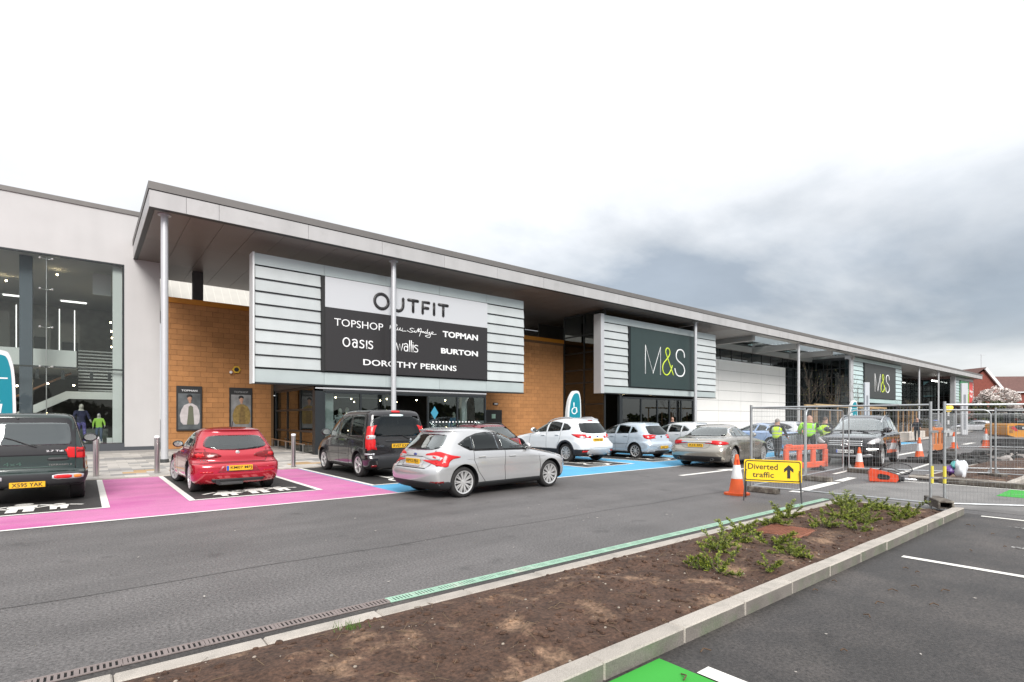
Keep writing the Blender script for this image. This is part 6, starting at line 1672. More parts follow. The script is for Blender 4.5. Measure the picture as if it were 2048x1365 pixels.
# ================================================================ diversion sign
def rrect(x0, y0, x1, y1, r):
    return arc(x1 - r, y0 + r, r, r, -90, 0, 4) + arc(x1 - r, y1 - r, r, r, 0, 90, 4) + arc(x0 + r, y1 - r, r, r, 90, 180, 4) + arc(x0 + r, y0 + r, r, r, 180, 270, 4)
ds = thing("diversion_sign", "yellow Diverted traffic sign with up arrow on a folding frame", "road sign", (10.99, 5.14, 0), math.atan2(-1.03, .44))
tilt = R(-14)
pn = MB().prism(rrect(-.535, 0, .535, .46, .035), -.012, .012).build("sign_plate", M_SIGNY, ds, loc=(0, -.02, .40), rot=(R(90) + tilt, 0, 0))
fr = MB()
Fo = [(-.50, .035), (.50, .035), (.50, .425), (-.50, .425)]
ribbon("border", [rrect(-.505, .03, .505, .43, .04) + rrect(-.505, .03, .505, .43, .04)[:1]], M_INK, pn, (0, 0, .0125), (0, 0, 0), .011, .25, (0,))
text("lettering", "Diverted", M_INK, pn, (-.18, .315, .0135), (0, 0, 0), .56, .12, .010, .003)
text("lettering", "traffic", M_INK, pn, (-.17, .145, .0135), (0, 0, 0), .40, .115, .010, .003)
MB().prism([(-.028, 0), (.028, 0), (.028, .17), (.085, .12), (.085, .19), (0, .275), (-.085, .19), (-.085, .12), (-.028, .17)], 0, .003).build("arrow", M_INK, pn, loc=(.30, .09, .0125))
lg = MB()
for q_ in (-1, 1):
    lg.tube([(q_ * .50, .0, .62), (q_ * .53, -.13, 0)], .014, 5); lg.tube([(q_ * .49, .02, .64), (q_ * .53, .40, 0)], .014, 5)
lg.tube([(-.5, .02, .42), (.5, .02, .42)], .012, 5)
lg.build("folding_frame", M_STEELD, ds)

# ================================================================ plastic barriers
def barrier(label, x, y, rz, w, h, m):
    t = thing("barrier", label, "barrier", (x, y, 0), rz, "orange plastic barriers")
    fr = MB(); T = .05
    fr.bbox(-w / 2, -T, h * .80, w / 2, T, h, .02)
    fr.bbox(-w / 2 - .04, -T * .9, .28 * h, -w / 2 + .16, T * .9, h * .86, .02); fr.bbox(w / 2 - .16, -T * .9, .10, w / 2 + .06, T * .9, h * .80, .02)
    n = 3
    for k in range(1, n):
        xx = -w / 2 + k * w / n; fr.bbox(xx - .11, -T * .8, .2, xx + .11, T * .8, h * .82, .02)
    fr.bbox(-w / 2 + .02, -T * .9, .10, w / 2, T * .9, h * .34, .02)
    fr.bbox(-w / 2 + .10, -T, h * .998, -w / 2 + .3, T, h * 1.04, .01)
    fr.build("panel", m, t)
    for xx in (-w * .32, w * .32):
        MB().prism([(-.28, 0), (.28, 0), (.05, .16), (-.05, .16)], -.05, .05, Matrix(((0, 0, 1, 0), (1, 0, 0, 0), (0, 1, 0, 0), (0, 0, 0, 1)))).build("foot", M_BLACK, t, loc=(xx, 0, 0))
    b = MB()
    for k in range(9): b.box(-w / 2 + .2 + k * w / 11, -T - .004, h * .88, -w / 2 + .2 + k * w / 11 + w / 16, -T + .001, h * .90)
    b.build("moulded_mark", mat("barrier_dark", (.30, .05, .03), .6), t)
    return t
barrier("orange plastic barrier with window openings behind the mesh fence", 18.2, 7.42, R(-8), 2.30, .86, M_ORANGEB)
barrier("faded orange barrier board seen end on beyond the double fence posts", 33.7, 7.45, R(-3), 1.7, 1.25, mat("barrier_faded", (.52, .17, .05), .6, var=.1))

# ================================================================ mesh fence
def fence_proto(round_, l):
    Z0, Z1 = .13, 1.96
    fr = MB(); r = .021
    if round_:
        fr.tube([(.02, 0, 0.02)] + [(.02, 0, Z1 - .18)] + [(.02 + .18 - .18 * math.cos(R(a)), 0, Z1 - .18 + .18 * math.sin(R(a))) for a in (25, 50, 75)] + [(.2, 0, Z1), (l - .2, 0, Z1)] + [(l - .2 + .18 * math.sin(R(a)), 0, Z1 - .18 + .18 * math.cos(R(a))) for a in (25, 50, 75)] + [(l - .02, 0, Z1 - .18), (l - .02, 0, 0.02)], r, 8)
    else:
        fr.tube([(.02, 0, .02), (.02, 0, Z1 + .06)], r * 1.15, 8); fr.tube([(l - .02, 0, .02), (l - .02, 0, Z1 + .06)], r * 1.15, 8)
        fr.tube([(.04, 0, Z1), (l - .04, 0, Z1)], r, 8)
    fr.tube([(.04, 0, Z0), (l - .04, 0, Z0)], r * .9, 8)
    for x in (.06, l - .06):
        fr.prism([(x - .05, 0), (x + .05, 0), (x, .12)], -.004, .004, Matrix(((1, 0, 0, 0), (0, 0, 1, 0), (0, 1, 0, Z0), (0, 0, 0, 1))))
    wr = MB(); n = int(l / .058)
    for k in range(1, n):
        x = .03 + (l - .06) * k / n; wr.tube([(x, .006, Z0), (x, .006, Z1)], .0015, 3, cap=False)
    for k in range(1, 9):
        z = Z0 + (Z1 - Z0) * k / 9; wr.tube([(.03, -.002, z), (l - .03, -.002, z)], .0017, 3, cap=False)
    return fr.mesh("frame", M_GALV, 50), wr.mesh("wire_mesh", M_GALV)
FP = {}
def fence(label, a, b, round_=False, clip=None):
    a = Vector((*a, 0)); b = Vector((*b, 0)); l = round((b - a).length, 1); rz = math.atan2(b.y - a.y, b.x - a.x)
    if (round_, l) not in FP: FP[(round_, l)] = fence_proto(round_, l)
    t = thing("mesh_fence", label, "fence panel", a, rz, "temporary mesh fence panels round the works")
    link("frame", FP[(round_, l)][0], t); stuff(link("wire_mesh", FP[(round_, l)][1], t))
    if clip is not None:
        MB().tube([(clip, 0, .62), (clip, 0, .82)], .027, 8).build("yellow_tape", mat("tape_yellow", (.70, .60, .08), .5), t)
        MB().tube([(clip, 0, .50), (clip, 0, .585)], .027, 8).build("yellow_tape", mat("tape_yellow", (.70, .60, .08), .5), t)
        MB().box(clip - .03, -.04, 1.44, clip + .09, .04, 1.48).build("coupler", M_GALV, t)
    return t
fence("mesh fence panel nearest the camera right of the yellow diversion sign", (12.18, 6.2), (12.3, 2.78), clip=3.40)
fence("mesh fence panel running off the right edge from the double posts", (12.42, 2.66), (14.6, -.05), clip=.02)
fence("mesh fence panel in front of the beige saloon and workers", (12.18, 6.2), (15.55, 6.38), clip=.02)
fence("round cornered fence panel in front of the orange plastic barrier", (15.62, 6.38), (18.98, 6.62), True)
fence("round cornered fence panel in front of the black luxury off-roader", (19.05, 6.5), (20.35, 3.3), True)
fence("fence panel behind the white carrier bag running right", (20.42, 3.2), (19.9, -.2))
fence("leaning fence panel behind the white carrier bag", (21.7, 4.35), (23.9, 1.6))
fence("far fence panel beside the faded orange barrier board", (31.8, 7.35), (35.2, 7.6))
fence("farther fence panel by the maroon cone", (35.3, 7.6), (38.7, 7.8))
fence("farthest fence panel in front of the digger", (38.8, 7.75), (40.4, 4.6))
# feet
fm = MB()
fm.bbox(-.34, -.11, 0, .34, .11, .13, .015)
fmm = fm.mesh("rubber_block", M_FOOT)
for lab, x, y, a, z in (("recycled rubber fence foot behind the yellow diversion sign", 12.18, 5.9, 88, .0), ("fence foot in front of the orange plastic barrier", 15.58, 6.05, 88, .0),
                        ("fence foot below the black luxury off-roader's bumper", 19.0, 6.15, 80, .0), ("fence foot at the rubble by the far panels", 35.25, 7.4, 80, 0), ("fence foot near the white carrier bag", 20.4, 3.25, 60, 0)):
    o = link("rubber_block", fmm, None, (x, y, z), (0, 0, R(a))); tag(o, lab, "fence block", "fence feet")
hb = thing("rubber_block", "hollow fence foot under the double posts at the corner of the planting bed", "fence foot", (12.28, 2.70, .085), R(30), "fence feet")
h_ = MB(); h_.bbox(-.36, -.12, .11, .36, .12, .15, .01); h_.bbox(-.36, -.12, 0, .36, -.085, .109, .006); h_.bbox(-.36, .085, 0, .36, .12, .109, .006); h_.box(-.30, -.0845, .0, .36, .0845, .02)
h_.build("foot_shell", M_FOOT, hb)
MB().box(-.2, -.084, .021, .35, .084, .108).build("hollow", M_HOLE, hb)

# ================================================================ breaker with hose, bag, rubble
br = thing("hydraulic_breaker", "orange hydraulic breaker with black hose loop lying on the tarmac", "breaker", (16.75, 4.85, .0), R(-66)); br.scale = (.85, .85, .85)
h_ = MB(); h_.prism([(-.40, .02), (.30, .02), (.36, .10), (.34, .24), (.05, .33), (-.36, .42), (-.42, .30)], -.13, .13, Matrix(((1, 0, 0, 0), (0, 0, 1, 0), (0, 1, 0, 0), (0, 0, 0, 1))))
h_.build("housing", mat("breaker_orange", (.62, .07, .025), .4, var=.2, vscale=9), br)
for q_ in (-1, 1): MB().prism(chaikin([(-.20, .10), (.12, .08), (.14, .22), (-.18, .28)], 1), q_ * .131, q_ * .138, Matrix(((1, 0, 0, 0), (0, 0, 1, 0), (0, 1, 0, 0), (0, 0, 0, 1)))).build("side_window", M_INK, br)
MB().lathe([(.09, .34), (.10, .42), (.07, .44), (.08, .50), (.06, .52)], (0, 0, .12), 14, 'X').build("nose_collar", M_BLACK, br, smooth=40)
MB().lathe([(.04, .52), (.035, .78), (.005, .86)], (0, 0, .11), 10, 'X').build("chisel", M_CHROME, br, smooth=40)
hp = spline([(-.15, .0, .36), (0.0, -.05, .50), (.3, -.1, .62), (.62, -.1, .55), (.70, -.08, .38), (.5, -.05, .28), (.2, .02, .36), (-.08, .03, .40)], 6)
MB().tube(hp, .014, 6).build("hose", M_BLACK, br, True)
hp = spline([(-.12, .05, .36), (.1, .1, .46), (.4, .05, .38), (.66, .0, .30), (.4, .02, .24), (.1, .08, .33)], 6)
MB().tube(hp, .012, 6).build("hose", M_BLACK, br, True)
bgq = thing("carrier_bag", "crumpled white and purple carrier bag resting on the kerb beams", "bag", (18.6, 3.72, .13), 0); bgq.scale = (.85, .85, .85)
def lump(rx, ry, rz, sd, n=14, m=9, amp=.18):
    b = MB(); b.ball((0, 0, 0), rx, ry, rz, n, m); q = random.Random(sd)
    ph = [(q.uniform(0, 6), q.uniform(2, 6), q.uniform(2, 6)) for _ in range(4)]
    o = []
    for x, y, z in b.v:
        k = 1 + amp * sum(math.sin(p + a * math.atan2(y, x) * .5 + c_ * z / rz) for p, a, c_ in ph) / 2.4
        o.append((x * k, y * k, z * k))
    b.v = o; return b
lump(.21, .19, .27, 4).build("bag_body", mat("bag_white", (.70, .72, .76), .4), bgq, 40, loc=(.05, -.12, .24))
lump(.13, .13, .16, 9).build("purple_print", mat("bag_purple", (.13, .05, .26), .4), bgq, 40, loc=(-.02, .14, .18))
lump(.08, .08, .14, 11).build("teal_print", mat("bag_teal", (.10, .38, .38), .4), bgq, 40, loc=(-.03, .03, .34))
q = random.Random(12)
def chunks(b, n, fx, s0, s1):
    for k in range(n):
        x, y, z = fx(); s = q.uniform(s0, s1)
        vs = []
        for i in range(8):
            vs.append((x + s * ((i & 1) - .5) * q.uniform(.7, 1.3) * 1.5, y + s * (((i >> 1) & 1) - .5) * q.uniform(.7, 1.3) * 1.3, z + s * ((i >> 2) - .5) * q.uniform(.3, .8)))
        b.add(vs, [(0, 2, 3, 1), (4, 5, 7, 6), (0, 1, 5, 4), (1, 3, 7, 5), (3, 2, 6, 7), (2, 0, 4, 6)])
    return b
def heap():
    u = q.random(); v = q.gauss(0, .34); x = 25.2 + u * 9.5; y = 5.6 - u * 1.9 + v * 1.1
    return x, y, max(.03, .34 * math.exp(-(v / .45) ** 2) * q.random())
stuff(chunks(MB(), 240, heap, .12, .42).build("rubble_dark", mat("rubble_tarmac", (.045, .043, .042), .95, var=.5, vscale=3, speck=.3)))
def heap2():
    u = q.random(); v = q.gauss(0, .4); x = 28.5 + u * 8; y = 5.0 - u * 2.3 + v; return x, y, max(.08, .40 * math.exp(-v * v * 4) * q.random())
stuff(chunks(MB(), 60, heap2, .14, .42).build("rubble_pale", mat("rubble_concrete", (.34, .31, .29), .95, var=.3, vscale=2)))

# ================================================================ digger
ex = thing("mini_digger", "orange yellow mini digger on dark tracks at the right edge", "digger", (42.2, 5.9, 0), R(-42)); ex.scale = (.82, .82, .82)
M_DIG = mat("digger_orange", (.62, .26, .025), .4, var=.05)
Mx = Matrix(((1, 0, 0, 0), (0, 0, 1, 0), (0, 1, 0, 0), (0, 0, 0, 1)))
hs_ = MB(); hs_.prism(chaikin([(-1.0, .78), (1.5, .78), (1.5, 1.25), (1.35, 1.55), (.4, 1.72), (-.9, 1.78), (-1.05, 1.6)], 1), -.95, .95, Mx); hs_.build("body", M_DIG, ex)
for q_ in (-1, 1):
    MB().prism(chaikin([(-1.25, .12), (1.25, .12), (1.45, .35), (1.25, .62), (-1.25, .62), (-1.45, .35)], 1), q_ * .62 - .22, q_ * .62 + .22, Mx).build("track", M_BLACK, ex)
    MB().prism(chaikin([(-.55, 1.30), (.95, 1.25), (.75, 1.55), (-.55, 1.66)], 1), q_ * .951, q_ * .957, Mx).build("side_decal", M_INK, ex)
    text("lettering", "E35", M_LETW, ex, (.2, q_ * .965, 1.44), (R(90), 0, 0 if q_ < 0 else math.pi), .5, .14, .02, .01)
    MB().prism([(-.8, 1.42), (-.5, 1.2), (-.3, 1.2), (-.62, 1.6)], q_ * .958, q_ * .961, Mx).build("red_stripe", mat("decal_red", (.5, .03, .03), .4), ex)
    v_ = MB()
    for k in range(6): v_.box(-.92, q_ * .952, 1.08 + k * .09, -.66, q_ * .956, 1.12 + k * .09)
    v_.build("vent_slots", M_INK, ex)
cb = MB()
for x in (-.75, .75):
    for y in (-.75, .75): cb.box(x - .05, y - .05, 1.6, x + .05, y + .05, 2.55)
cb.box(-.85, -.85, 2.551, .85, .85, 2.65); cb.build("cab_frame", M_BLACK, ex)
for y in (-.74, .735): MB().box(-.69, y, 1.72, .69, y + .005, 2.52).build("cab_window", G_LOBBY, ex)
MB().bbox(-.3, -.3, 1.78, .2, .3, 1.95, .05).bbox(-.3, -.3, 1.951, -.15, .3, 2.4, .04).build("driver_seat", M_BLACK, ex)
MB().tube([(1.4, 0, 1.3), (2.4, 0, 2.2), (3.2, 0, 1.2), (3.3, 0, .5)], .12, 8).build("boom_arm", M_DIG, ex)

# ================================================================ people
def skin(verts, edges, radii, sub=2):
    me = bpy.data.meshes.new("s"); me.from_pydata(verts, edges, [])
    o = bpy.data.objects.new("s", me); COL.objects.link(o)
    md = o.modifiers.new("k", 'SKIN'); md.use_smooth_shade = True; md.branch_smoothing = .3
    for i, r in enumerate(radii):
        sv = me.skin_vertices[0].data[i]
        sv.radius = r if isinstance(r, tuple) else (r, r)
        sv.use_root = (i == 0)
    ss = o.modifiers.new("u", 'SUBSURF'); ss.levels = sub; ss.render_levels = sub
    dg = bpy.context.evaluated_depsgraph_get()
    out = bpy.data.meshes.new_from_object(o.evaluated_get(dg)); bpy.data.objects.remove(o)
    return out
M_SKIN = mat("skin", (.46, .26, .19), .6)
M_TROUS = mat("dark_trousers", (.018, .018, .022), .9)
M_JUMP = mat("dark_jumper", (.022, .024, .030), .9)
M_VIS = mat("hi_vis", (.60, .84, .02), .55, emit=(.5, .8, .02), estr=0.0)
M_VISG = mat("hi_vis_green", (.38, .88, .03), .55)
M_BAND = mat("reflective_band", (.40, .44, .42), .35)
def person(label, x, y, rz, h=1.75, top=M_JUMP, bottom=M_TROUS, skinm=M_SKIN, vest=None, sleeves=False, hair=None, stride=.16, hands=((.34, -.20, 1.02), (.34, .20, 1.02)), cat="person", z=0, name="person", group=None, head=True, shoes=M_INK):
    t = thing(name, label, cat, (x, y, z), rz, group); k = h / 1.75
    J = dict(pel=(0, 0, .95), sp=(.01, 0, 1.12), ch=(.02, 0, 1.33), nk=(.02, 0, 1.50), hd=(.045, 0, 1.60), ht=(.045, 0, 1.69),
             hl=(0, .10, .90), kl=(.06 + stride * .6, .11, .50), al=(stride * .9 - .02, .11, .10), tl=(stride * .9 + .15, .125, .045),
             hr=(0, -.10, .90), kr=(.05 - stride * .4, -.11, .50), ar=(-stride * 1.0, -.11, .11), tr=(-stride * 1.0 + .16, -.125, .045),
             sl=(.01, .185, 1.42), el=(.06, .27, 1.16), wl=hands[1], sr=(.01, -.185, 1.42), er=(.06, -.27, 1.16), wr=hands[0])
    N_ = list(J); V = [tuple(c * k for c in J[n]) for n in N_]
    E_ = [("pel", "sp"), ("sp", "ch"), ("ch", "nk"), ("nk", "hd"), ("hd", "ht"), ("pel", "hl"), ("hl", "kl"), ("kl", "al"), ("al", "tl"), ("pel", "hr"), ("hr", "kr"), ("kr", "ar"), ("ar", "tr"), ("ch", "sl"), ("sl", "el"), ("el", "wl"), ("ch", "sr"), ("sr", "er"), ("er", "wr")]
    Rr = dict(pel=(.165, .12), sp=(.15, .11), ch=(.165, .12), nk=.062, hd=(.085, .10), ht=(.07, .085), hl=.095, kl=.066, al=.045, tl=.035, hr=.095, kr=.066, ar=.045, tr=.035, sl=.075, el=.052, wl=.034, sr=.075, er=.052, wr=.034)
    E_ = [(N_.index(a), N_.index(b)) for a, b in E_]
    me = skin(V, E_, [tuple(q_ * k for q_ in Rr[n]) if isinstance(Rr[n], tuple) else Rr[n] * k for n in N_])
    me.name = "body"
    for m in (top, bottom, skinm, shoes): me.materials.append(m)
    for p in me.polygons:
        c = p.center / k
        p.material_index = 3 if c.z < .10 else 1 if c.z < .93 and abs(c.y) < .23 else 2 if c.z > 1.47 and abs(c.y) < .11 else 0
        hd_ = min((c - Vector(hands[0])).length, (c - Vector(hands[1])).length)
        if hd_ < .07: p.material_index = 2
    link("body", me, t)
    for hx, hy, hz in hands:
        b = MB(); b.ball((hx + .05, hy, hz - .01), .048, .022, .042, 10, 6)
        for i, (dy, l) in enumerate(((-.03, .060), (-.01, .072), (.01, .068), (.03, .054))):
            p0 = Vector((hx + .085, hy, hz + dy)); b.tube([p0, p0 + Vector((l * .6, 0, -.012)), p0 + Vector((l * .8, -.0, -.05))], .009, 5)
        q_ = 1 if hy > 0 else -1
        b.tube([(hx + .03, hy - q_ * .01, hz + .03), (hx + .065, hy - q_ * .03, hz + .05), (hx + .09, hy - q_ * .035, hz + .03)], .010, 5)
        b.v = [(a * k, c * k, d * k) for a, c, d in b.v]; b.build("hand", skinm, t, True)
    # head details
    f = MB(); f.ball((.06, 0, 1.655), .088, .076, .115, 14, 10)
    f.ball((.148, 0, 1.64), .022, .014, .022, 8, 5)
    for q_ in (-1, 1): f.ball((.05, q_ * .078, 1.645), .022, .010, .034, 8, 5)
    f.v = [(a * k, c * k, d * k) for a, c, d in f.v]; hd = f.build("head", skinm, t, True)
    ey = MB()
    for q_ in (-1, 1): ey.ball((.137 * k, q_ * .030 * k, 1.668 * k), .010 * k, n=6, m=4)
    ey.box(.136 * k, -.025 * k, 1.598 * k, .143 * k, .025 * k, 1.604 * k)
    ey.build("face_features", M_INK if skinm is M_SKIN else skinm, hd)
    if hair:
        b = MB(); b.ball((.045, 0, 1.672), .092, .083, .112, 14, 10)
        b.v = [(a * k, c * k, d * k) for a, c, d in b.v]
        keep = [all(not (b.v[i][0] > .095 * k and b.v[i][2] < 1.72 * k) and b.v[i][2] > 1.60 * k for i in f_) for f_ in b.f]
        b.f = [f_ for f_, kk in zip(b.f, keep) if kk]; b.mi = [0] * len(b.f)
        b.build("hair", hair, hd, True)
    if vest:
        VN = ["pel", "sp", "ch", "nk", "sl", "sr"] + (["el", "er", "wl", "wr"] if sleeves else [])
        P = dict(J); P["pel"] = (0, 0, .83); P["nk"] = (.02, 0, 1.46)
        if not sleeves: P["sl"] = (.01, .15, 1.42); P["sr"] = (.01, -.15, 1.42)
        else:
            for n, e_ in (("wl", "el"), ("wr", "er")): P[n] = tuple(Vector(P[e_]).lerp(Vector(J[n]), .82))
        RV = dict(pel=(.195, .15), sp=(.185, .14), ch=(.195, .145), nk=(.10, .08), sl=.088, sr=.088, el=.072, er=.072, wl=.055, wr=.055)
        EE = [("pel", "sp"), ("sp", "ch"), ("ch", "nk"), ("ch", "sl"), ("ch", "sr")] + ([("sl", "el"), ("el", "wl"), ("sr", "er"), ("er", "wr")] if sleeves else [])
        vm = skin([tuple(c * k for c in P[n]) for n in VN], [(VN.index(a), VN.index(b)) for a, b in EE], [tuple(q_ * k for q_ in RV[n]) if isinstance(RV[n], tuple) else RV[n] * k for n in VN], 3)
        vm.materials.append(vest); vm.materials.append(M_BAND)
        for p in vm.polygons:
            c = p.center / k
            if (abs(c.z - 1.05) < .026 or abs(c.z - 1.20) < .026 or (abs(abs(c.y) - .12) < .022 and c.z > 1.22 and c.z < 1.47)) and abs(c.y) < .22: p.material_index = 1
            if sleeves and abs(c.y) > .235 and abs(c.z - 1.14) < .02: p.material_index = 1
        vm.name = "vest"; link("vest", vm, t)
    return t
M_HAIRG = mat("grey_hair", (.24, .22, .20), .8)
w1 = person("worker in yellow vest with grey hair walking left of the trolley train", 23.35, 10.72, R(4), 1.68, vest=M_VIS, hair=M_HAIRG, stride=.20, hands=((.10, -.34, .90), (.42, .24, 1.02)))
w2 = person("bald worker in long sleeved fluorescent green jacket seen from behind", 24.2, 9.75, R(10), 1.82, vest=M_VISG, sleeves=True, hands=((.28, -.30, .98), (.28, .30, .98)), stride=.12)
w3 = person("third worker in yellow vest half hidden by the bald worker", 26.1, 9.85, R(-5), 1.76, vest=M_VIS, hair=mat("brown_hair", (.10, .06, .04), .8), hands=((.34, -.26, 1.0), (.3, .22, 1.0)))
w1.scale = (1.15, 1.22, 1); w2.scale = (1.25, 1.38, 1); w3.scale = (1.15, 1.2, 1)
person("person in dark coat whose head shows above the sky blue saloon", 29.7, 20.3, R(-150), 1.74, hair=mat("dark_hair", (.03, .025, .02), .8), z=pz(20.3))
person("far person in dark clothes standing by the light post near the zebra crossing", 47.5, 11.7, R(190), 1.74, hair=mat("brown_hair", (.10, .06, .04), .8))
# shop mannequins
def mannequin(label, x, y, rz, h, top, bottom, cap=None, z=.3, m=M_MANN):
    p = person(label, x, y, rz, h, top, bottom, m, hands=((.10, -.26, .92), (.16, .30, 1.0)), stride=.05, cat="mannequin", z=z, name="mannequin", hair=cap, shoes=m)
    return p
mannequin("mannequin in dark printed outfit and cap in the white shop window", -.12, 30.9, R(-80), 1.78, mat("navy_print", (.03, .03, .07), .8, var=.6, vscale=9), mat("purple_print_cloth", (.12, .10, .30), .8, var=.8, vscale=11), M_INK, .58)
mannequin("child mannequin in lime green shirt and cap in the white shop window", .52, 30.75, R(-100), 1.36, mat("lime_cloth", (.36, .62, .10), .8), mat("denim", (.08, .11, .18), .8), mat("navy_cap", (.02, .03, .09), .8), .58)
mannequin("pale mannequin in black and white patterned dress behind the lobby glass", 9.35, 24.5, R(-110), 1.82, mat("dress_pattern", (.02, .02, .02), .8, stain=(.6, .6, .6), stscale=6, stlo=.5, sthi=.52), mat("dress_pattern"[:13], (.02, .02, .02), .8), None, .35)
mannequin("pale mannequin just behind the patterned dress mannequin", 9.85, 25.0, R(-70), 1.88, mat("coral_top", (.5, .12, .08), .8), M_TROUS, None, .35)
mannequin("mannequin in light blue suit jacket right of the lobby doors", 15.75, 24.6, R(-150), 1.80, mat("blue_jacket", (.16, .34, .56), .8), mat("grey_slacks", (.30, .32, .36), .8), None, .25)
mannequin("mannequin in navy suit jacket beside the blue jacket mannequin", 14.8, 25.2, R(-100), 1.80, mat("navy_jacket", (.012, .018, .045), .8), M_TROUS, None, .25)

# ================================================================ trolley train
tr0 = thing("shopping_trolley", "nested wire shopping trolley in the long train pushed by the workers", "shopping trolley", (23.5, 10.45, 0), R(6), "nested shopping trolleys pushed by workers")
b = MB()
for q_ in (-1, 1):
    b.tube([(0, q_ * .27, 1.0), (.10, q_ * .26, .55), (.02, q_ * .27, .12), (.85, q_ * .22, .14)], .014, 5)
b.tube([(.02, -.27, .14), (.02, .27, .14)], .012, 5)
b.build("trolley_frame", M_CHROME, tr0)
b = MB()
for z, x0, x1, w in ((.56, .10, .80, .20), (.66, .06, .86, .22), (.76, .03, .90, .235), (.86, .0, .94, .25), (.95, -.02, .97, .26)):
    b.tube([(x0, -w, z), (x1, -w * .85, z), (x1, w * .85, z), (x0, w, z), (x0, -w, z)], .010, 4)
for i in range(8):
    f_ = i / 7
    for q_ in (-1, 1): b.tube([(.10 + .70 * f_, q_ * (.2 - .03 * f_), .56), (-.02 + .99 * f_, q_ * (.26 - .04 * f_), .95)], .008, 4)
stuff(b.build("wire_basket", mat("trolley_wire", (.60, .62, .63), .35, metal=.6), tr0))
MB().tube([(-.05, -.27, 1.02), (-.05, .27, 1.02)], .022, 6).build("handle", M_TRIMK, tr0)
for x, y in ((.06, .26), (.06, -.26), (.82, .21), (.82, -.21)):
    MB().lathe([(.055, -.015), (.06, 0), (.055, .015)], (x, y, .06), 10, 'Y').build("castor", M_BLACK, tr0)
for i in range(1, 24):
    clone(tr0, (23.5 + i * .29, 10.45 + i * .03, 0))

# ================================================================ yew shrubs
def yew(sd, n, h, w):
    q = random.Random(sd); st_ = MB(); lf = MB()
    for k in range(n):
        a = q.uniform(0, 6.28); e_ = q.uniform(.12, .95); l = h * q.uniform(.55, 1.15)
        P = []; p = Vector((q.uniform(-.03, .03), q.uniform(-.03, .03), 0)); d = Vector((math.cos(a) * math.cos(e_) * w, math.sin(a) * math.cos(e_) * w, math.sin(e_)))
        for i in range(7):
            P.append(p.copy()); p = p + d * l / 6; d.z += q.uniform(-.12, .10); d.x += q.uniform(-.1, .1); d.y += q.uniform(-.1, .1); d.normalize()
        st_.tube(P, .006, 4, r2=.002)
        for i in range(2, 7):
            tw_ = [P[i]] 
            for s_ in range(3 if i < 6 else 5):
                dd = (d + Vector((q.uniform(-1, 1), q.uniform(-1, 1), q.uniform(-.3, .9)))).normalized(); L_ = l * q.uniform(.12, .26)
                m_ = 8
                for j in range(m_):
                    c = P[i] + dd * L_ * (j + .5) / m_
                    for q2 in (-1, 1):
                        sd_ = dd.cross(Vector((q.uniform(-1, 1), q.uniform(-1, 1), 1))).normalized() * q2
                        t_ = (sd_ + dd * .5).normalized() * q.uniform(.022, .034); wv = dd * .0045
                        lf.cur = 1 if (j > 4 and q.random() < .65) else 0
                        lf.add([c - wv, c + t_ * .55 - wv * .6 + Vector((0, 0, .004)), c + t_, c + wv], [(0, 1, 2, 3)])
    return st_.mesh("stem", M_BARK), lf.mesh("foliage", [M_YEW, M_YEWL])
YW = [yew(3, 14, .28, 1.25), yew(8, 10, .25, 1.35), yew(21, 15, .31, 1.1), yew(33, 8, .21, 1.35)]
spots = [(5.38, 3.12, 0, 1.15, "broad yew shrub nearest the camera in the planting bed"), (6.05, 3.5, 2, 1.05, "yew shrub just behind the nearest broad one"), (6.75, 3.72, 1, 1.2, "leggy yew shrub close to the flush kerb left of the rusty cover"),
         (6.98, 3.28, 3, 1.35, "upright yew sprig left of the rusty access cover"), (6.62, 2.88, 0, .85, "low yew shrub in front of the rusty access cover"), (5.85, 2.76, 3, .85, "small solitary yew tuft near the tall kerb"),
         (9.0, 3.95, 2, 1.1, "yew shrub at the flush kerb beyond the rusty cover"), (8.65, 3.30, 0, 1.0, "yew shrub right behind the rusty access cover"), (8.85, 2.90, 1, .9, "thin twiggy yew right of the rusty access cover"), (9.75, 3.05, 2, .95, "bright yew shrub in the middle of the far clump"),
         (11.05, 3.85, 2, 1.25, "tall yew at the fence end of the bed"), (9.9, 3.5, 0, 1.1, "yew in the far clump left of the bright one"), (11.0, 2.85, 1, 1.3, "yew shrub beside the hollow fence foot"), (8.35, 3.95, 1, 1.1, "yew straggling over the flush kerb"), (10.4, 3.4, 2, 1.1, "yew in the far clump nearest the fence"),
         (11.3, 3.35, 0, 1.1, "yew hugging the bottom rail of the fence"), (10.2, 2.75, 3, 1.0, "little yew sprig near the tall kerb before the fence foot"), (7.6, 4.02, 3, 1.1, "yew sprig right on the flush kerb edge")]
q = random.Random(2)
for x, y, k, s, lab in spots:
    t = thing("yew_shrub", lab, "shrub", (x, y, soil_z(x, y) - .005), q.uniform(0, 6.2), "young yew shrubs in the planting bed"); t.scale = (s, s, s * q.uniform(.85, 1.1))
    link("stem", YW[k][0], t); link("foliage", YW[k][1], t)
gt = MB()
for k in range(60):
    a = q.uniform(0, 6.28); l = q.uniform(.03, .08); x, y = q.gauss(0, .05), q.gauss(0, .05)
    gt.add([(x - .003, y, 0), (x + .003, y, 0), (x + l * .4 * math.cos(a), y + l * .4 * math.sin(a), l)], [(0, 1, 2)])
o = gt.build("grass_tuft", mat("tuft_green", (.07, .14, .02), .7), None, loc=(1.62, 4.05, soil_z(1.62, 4.05))); stuff(o)
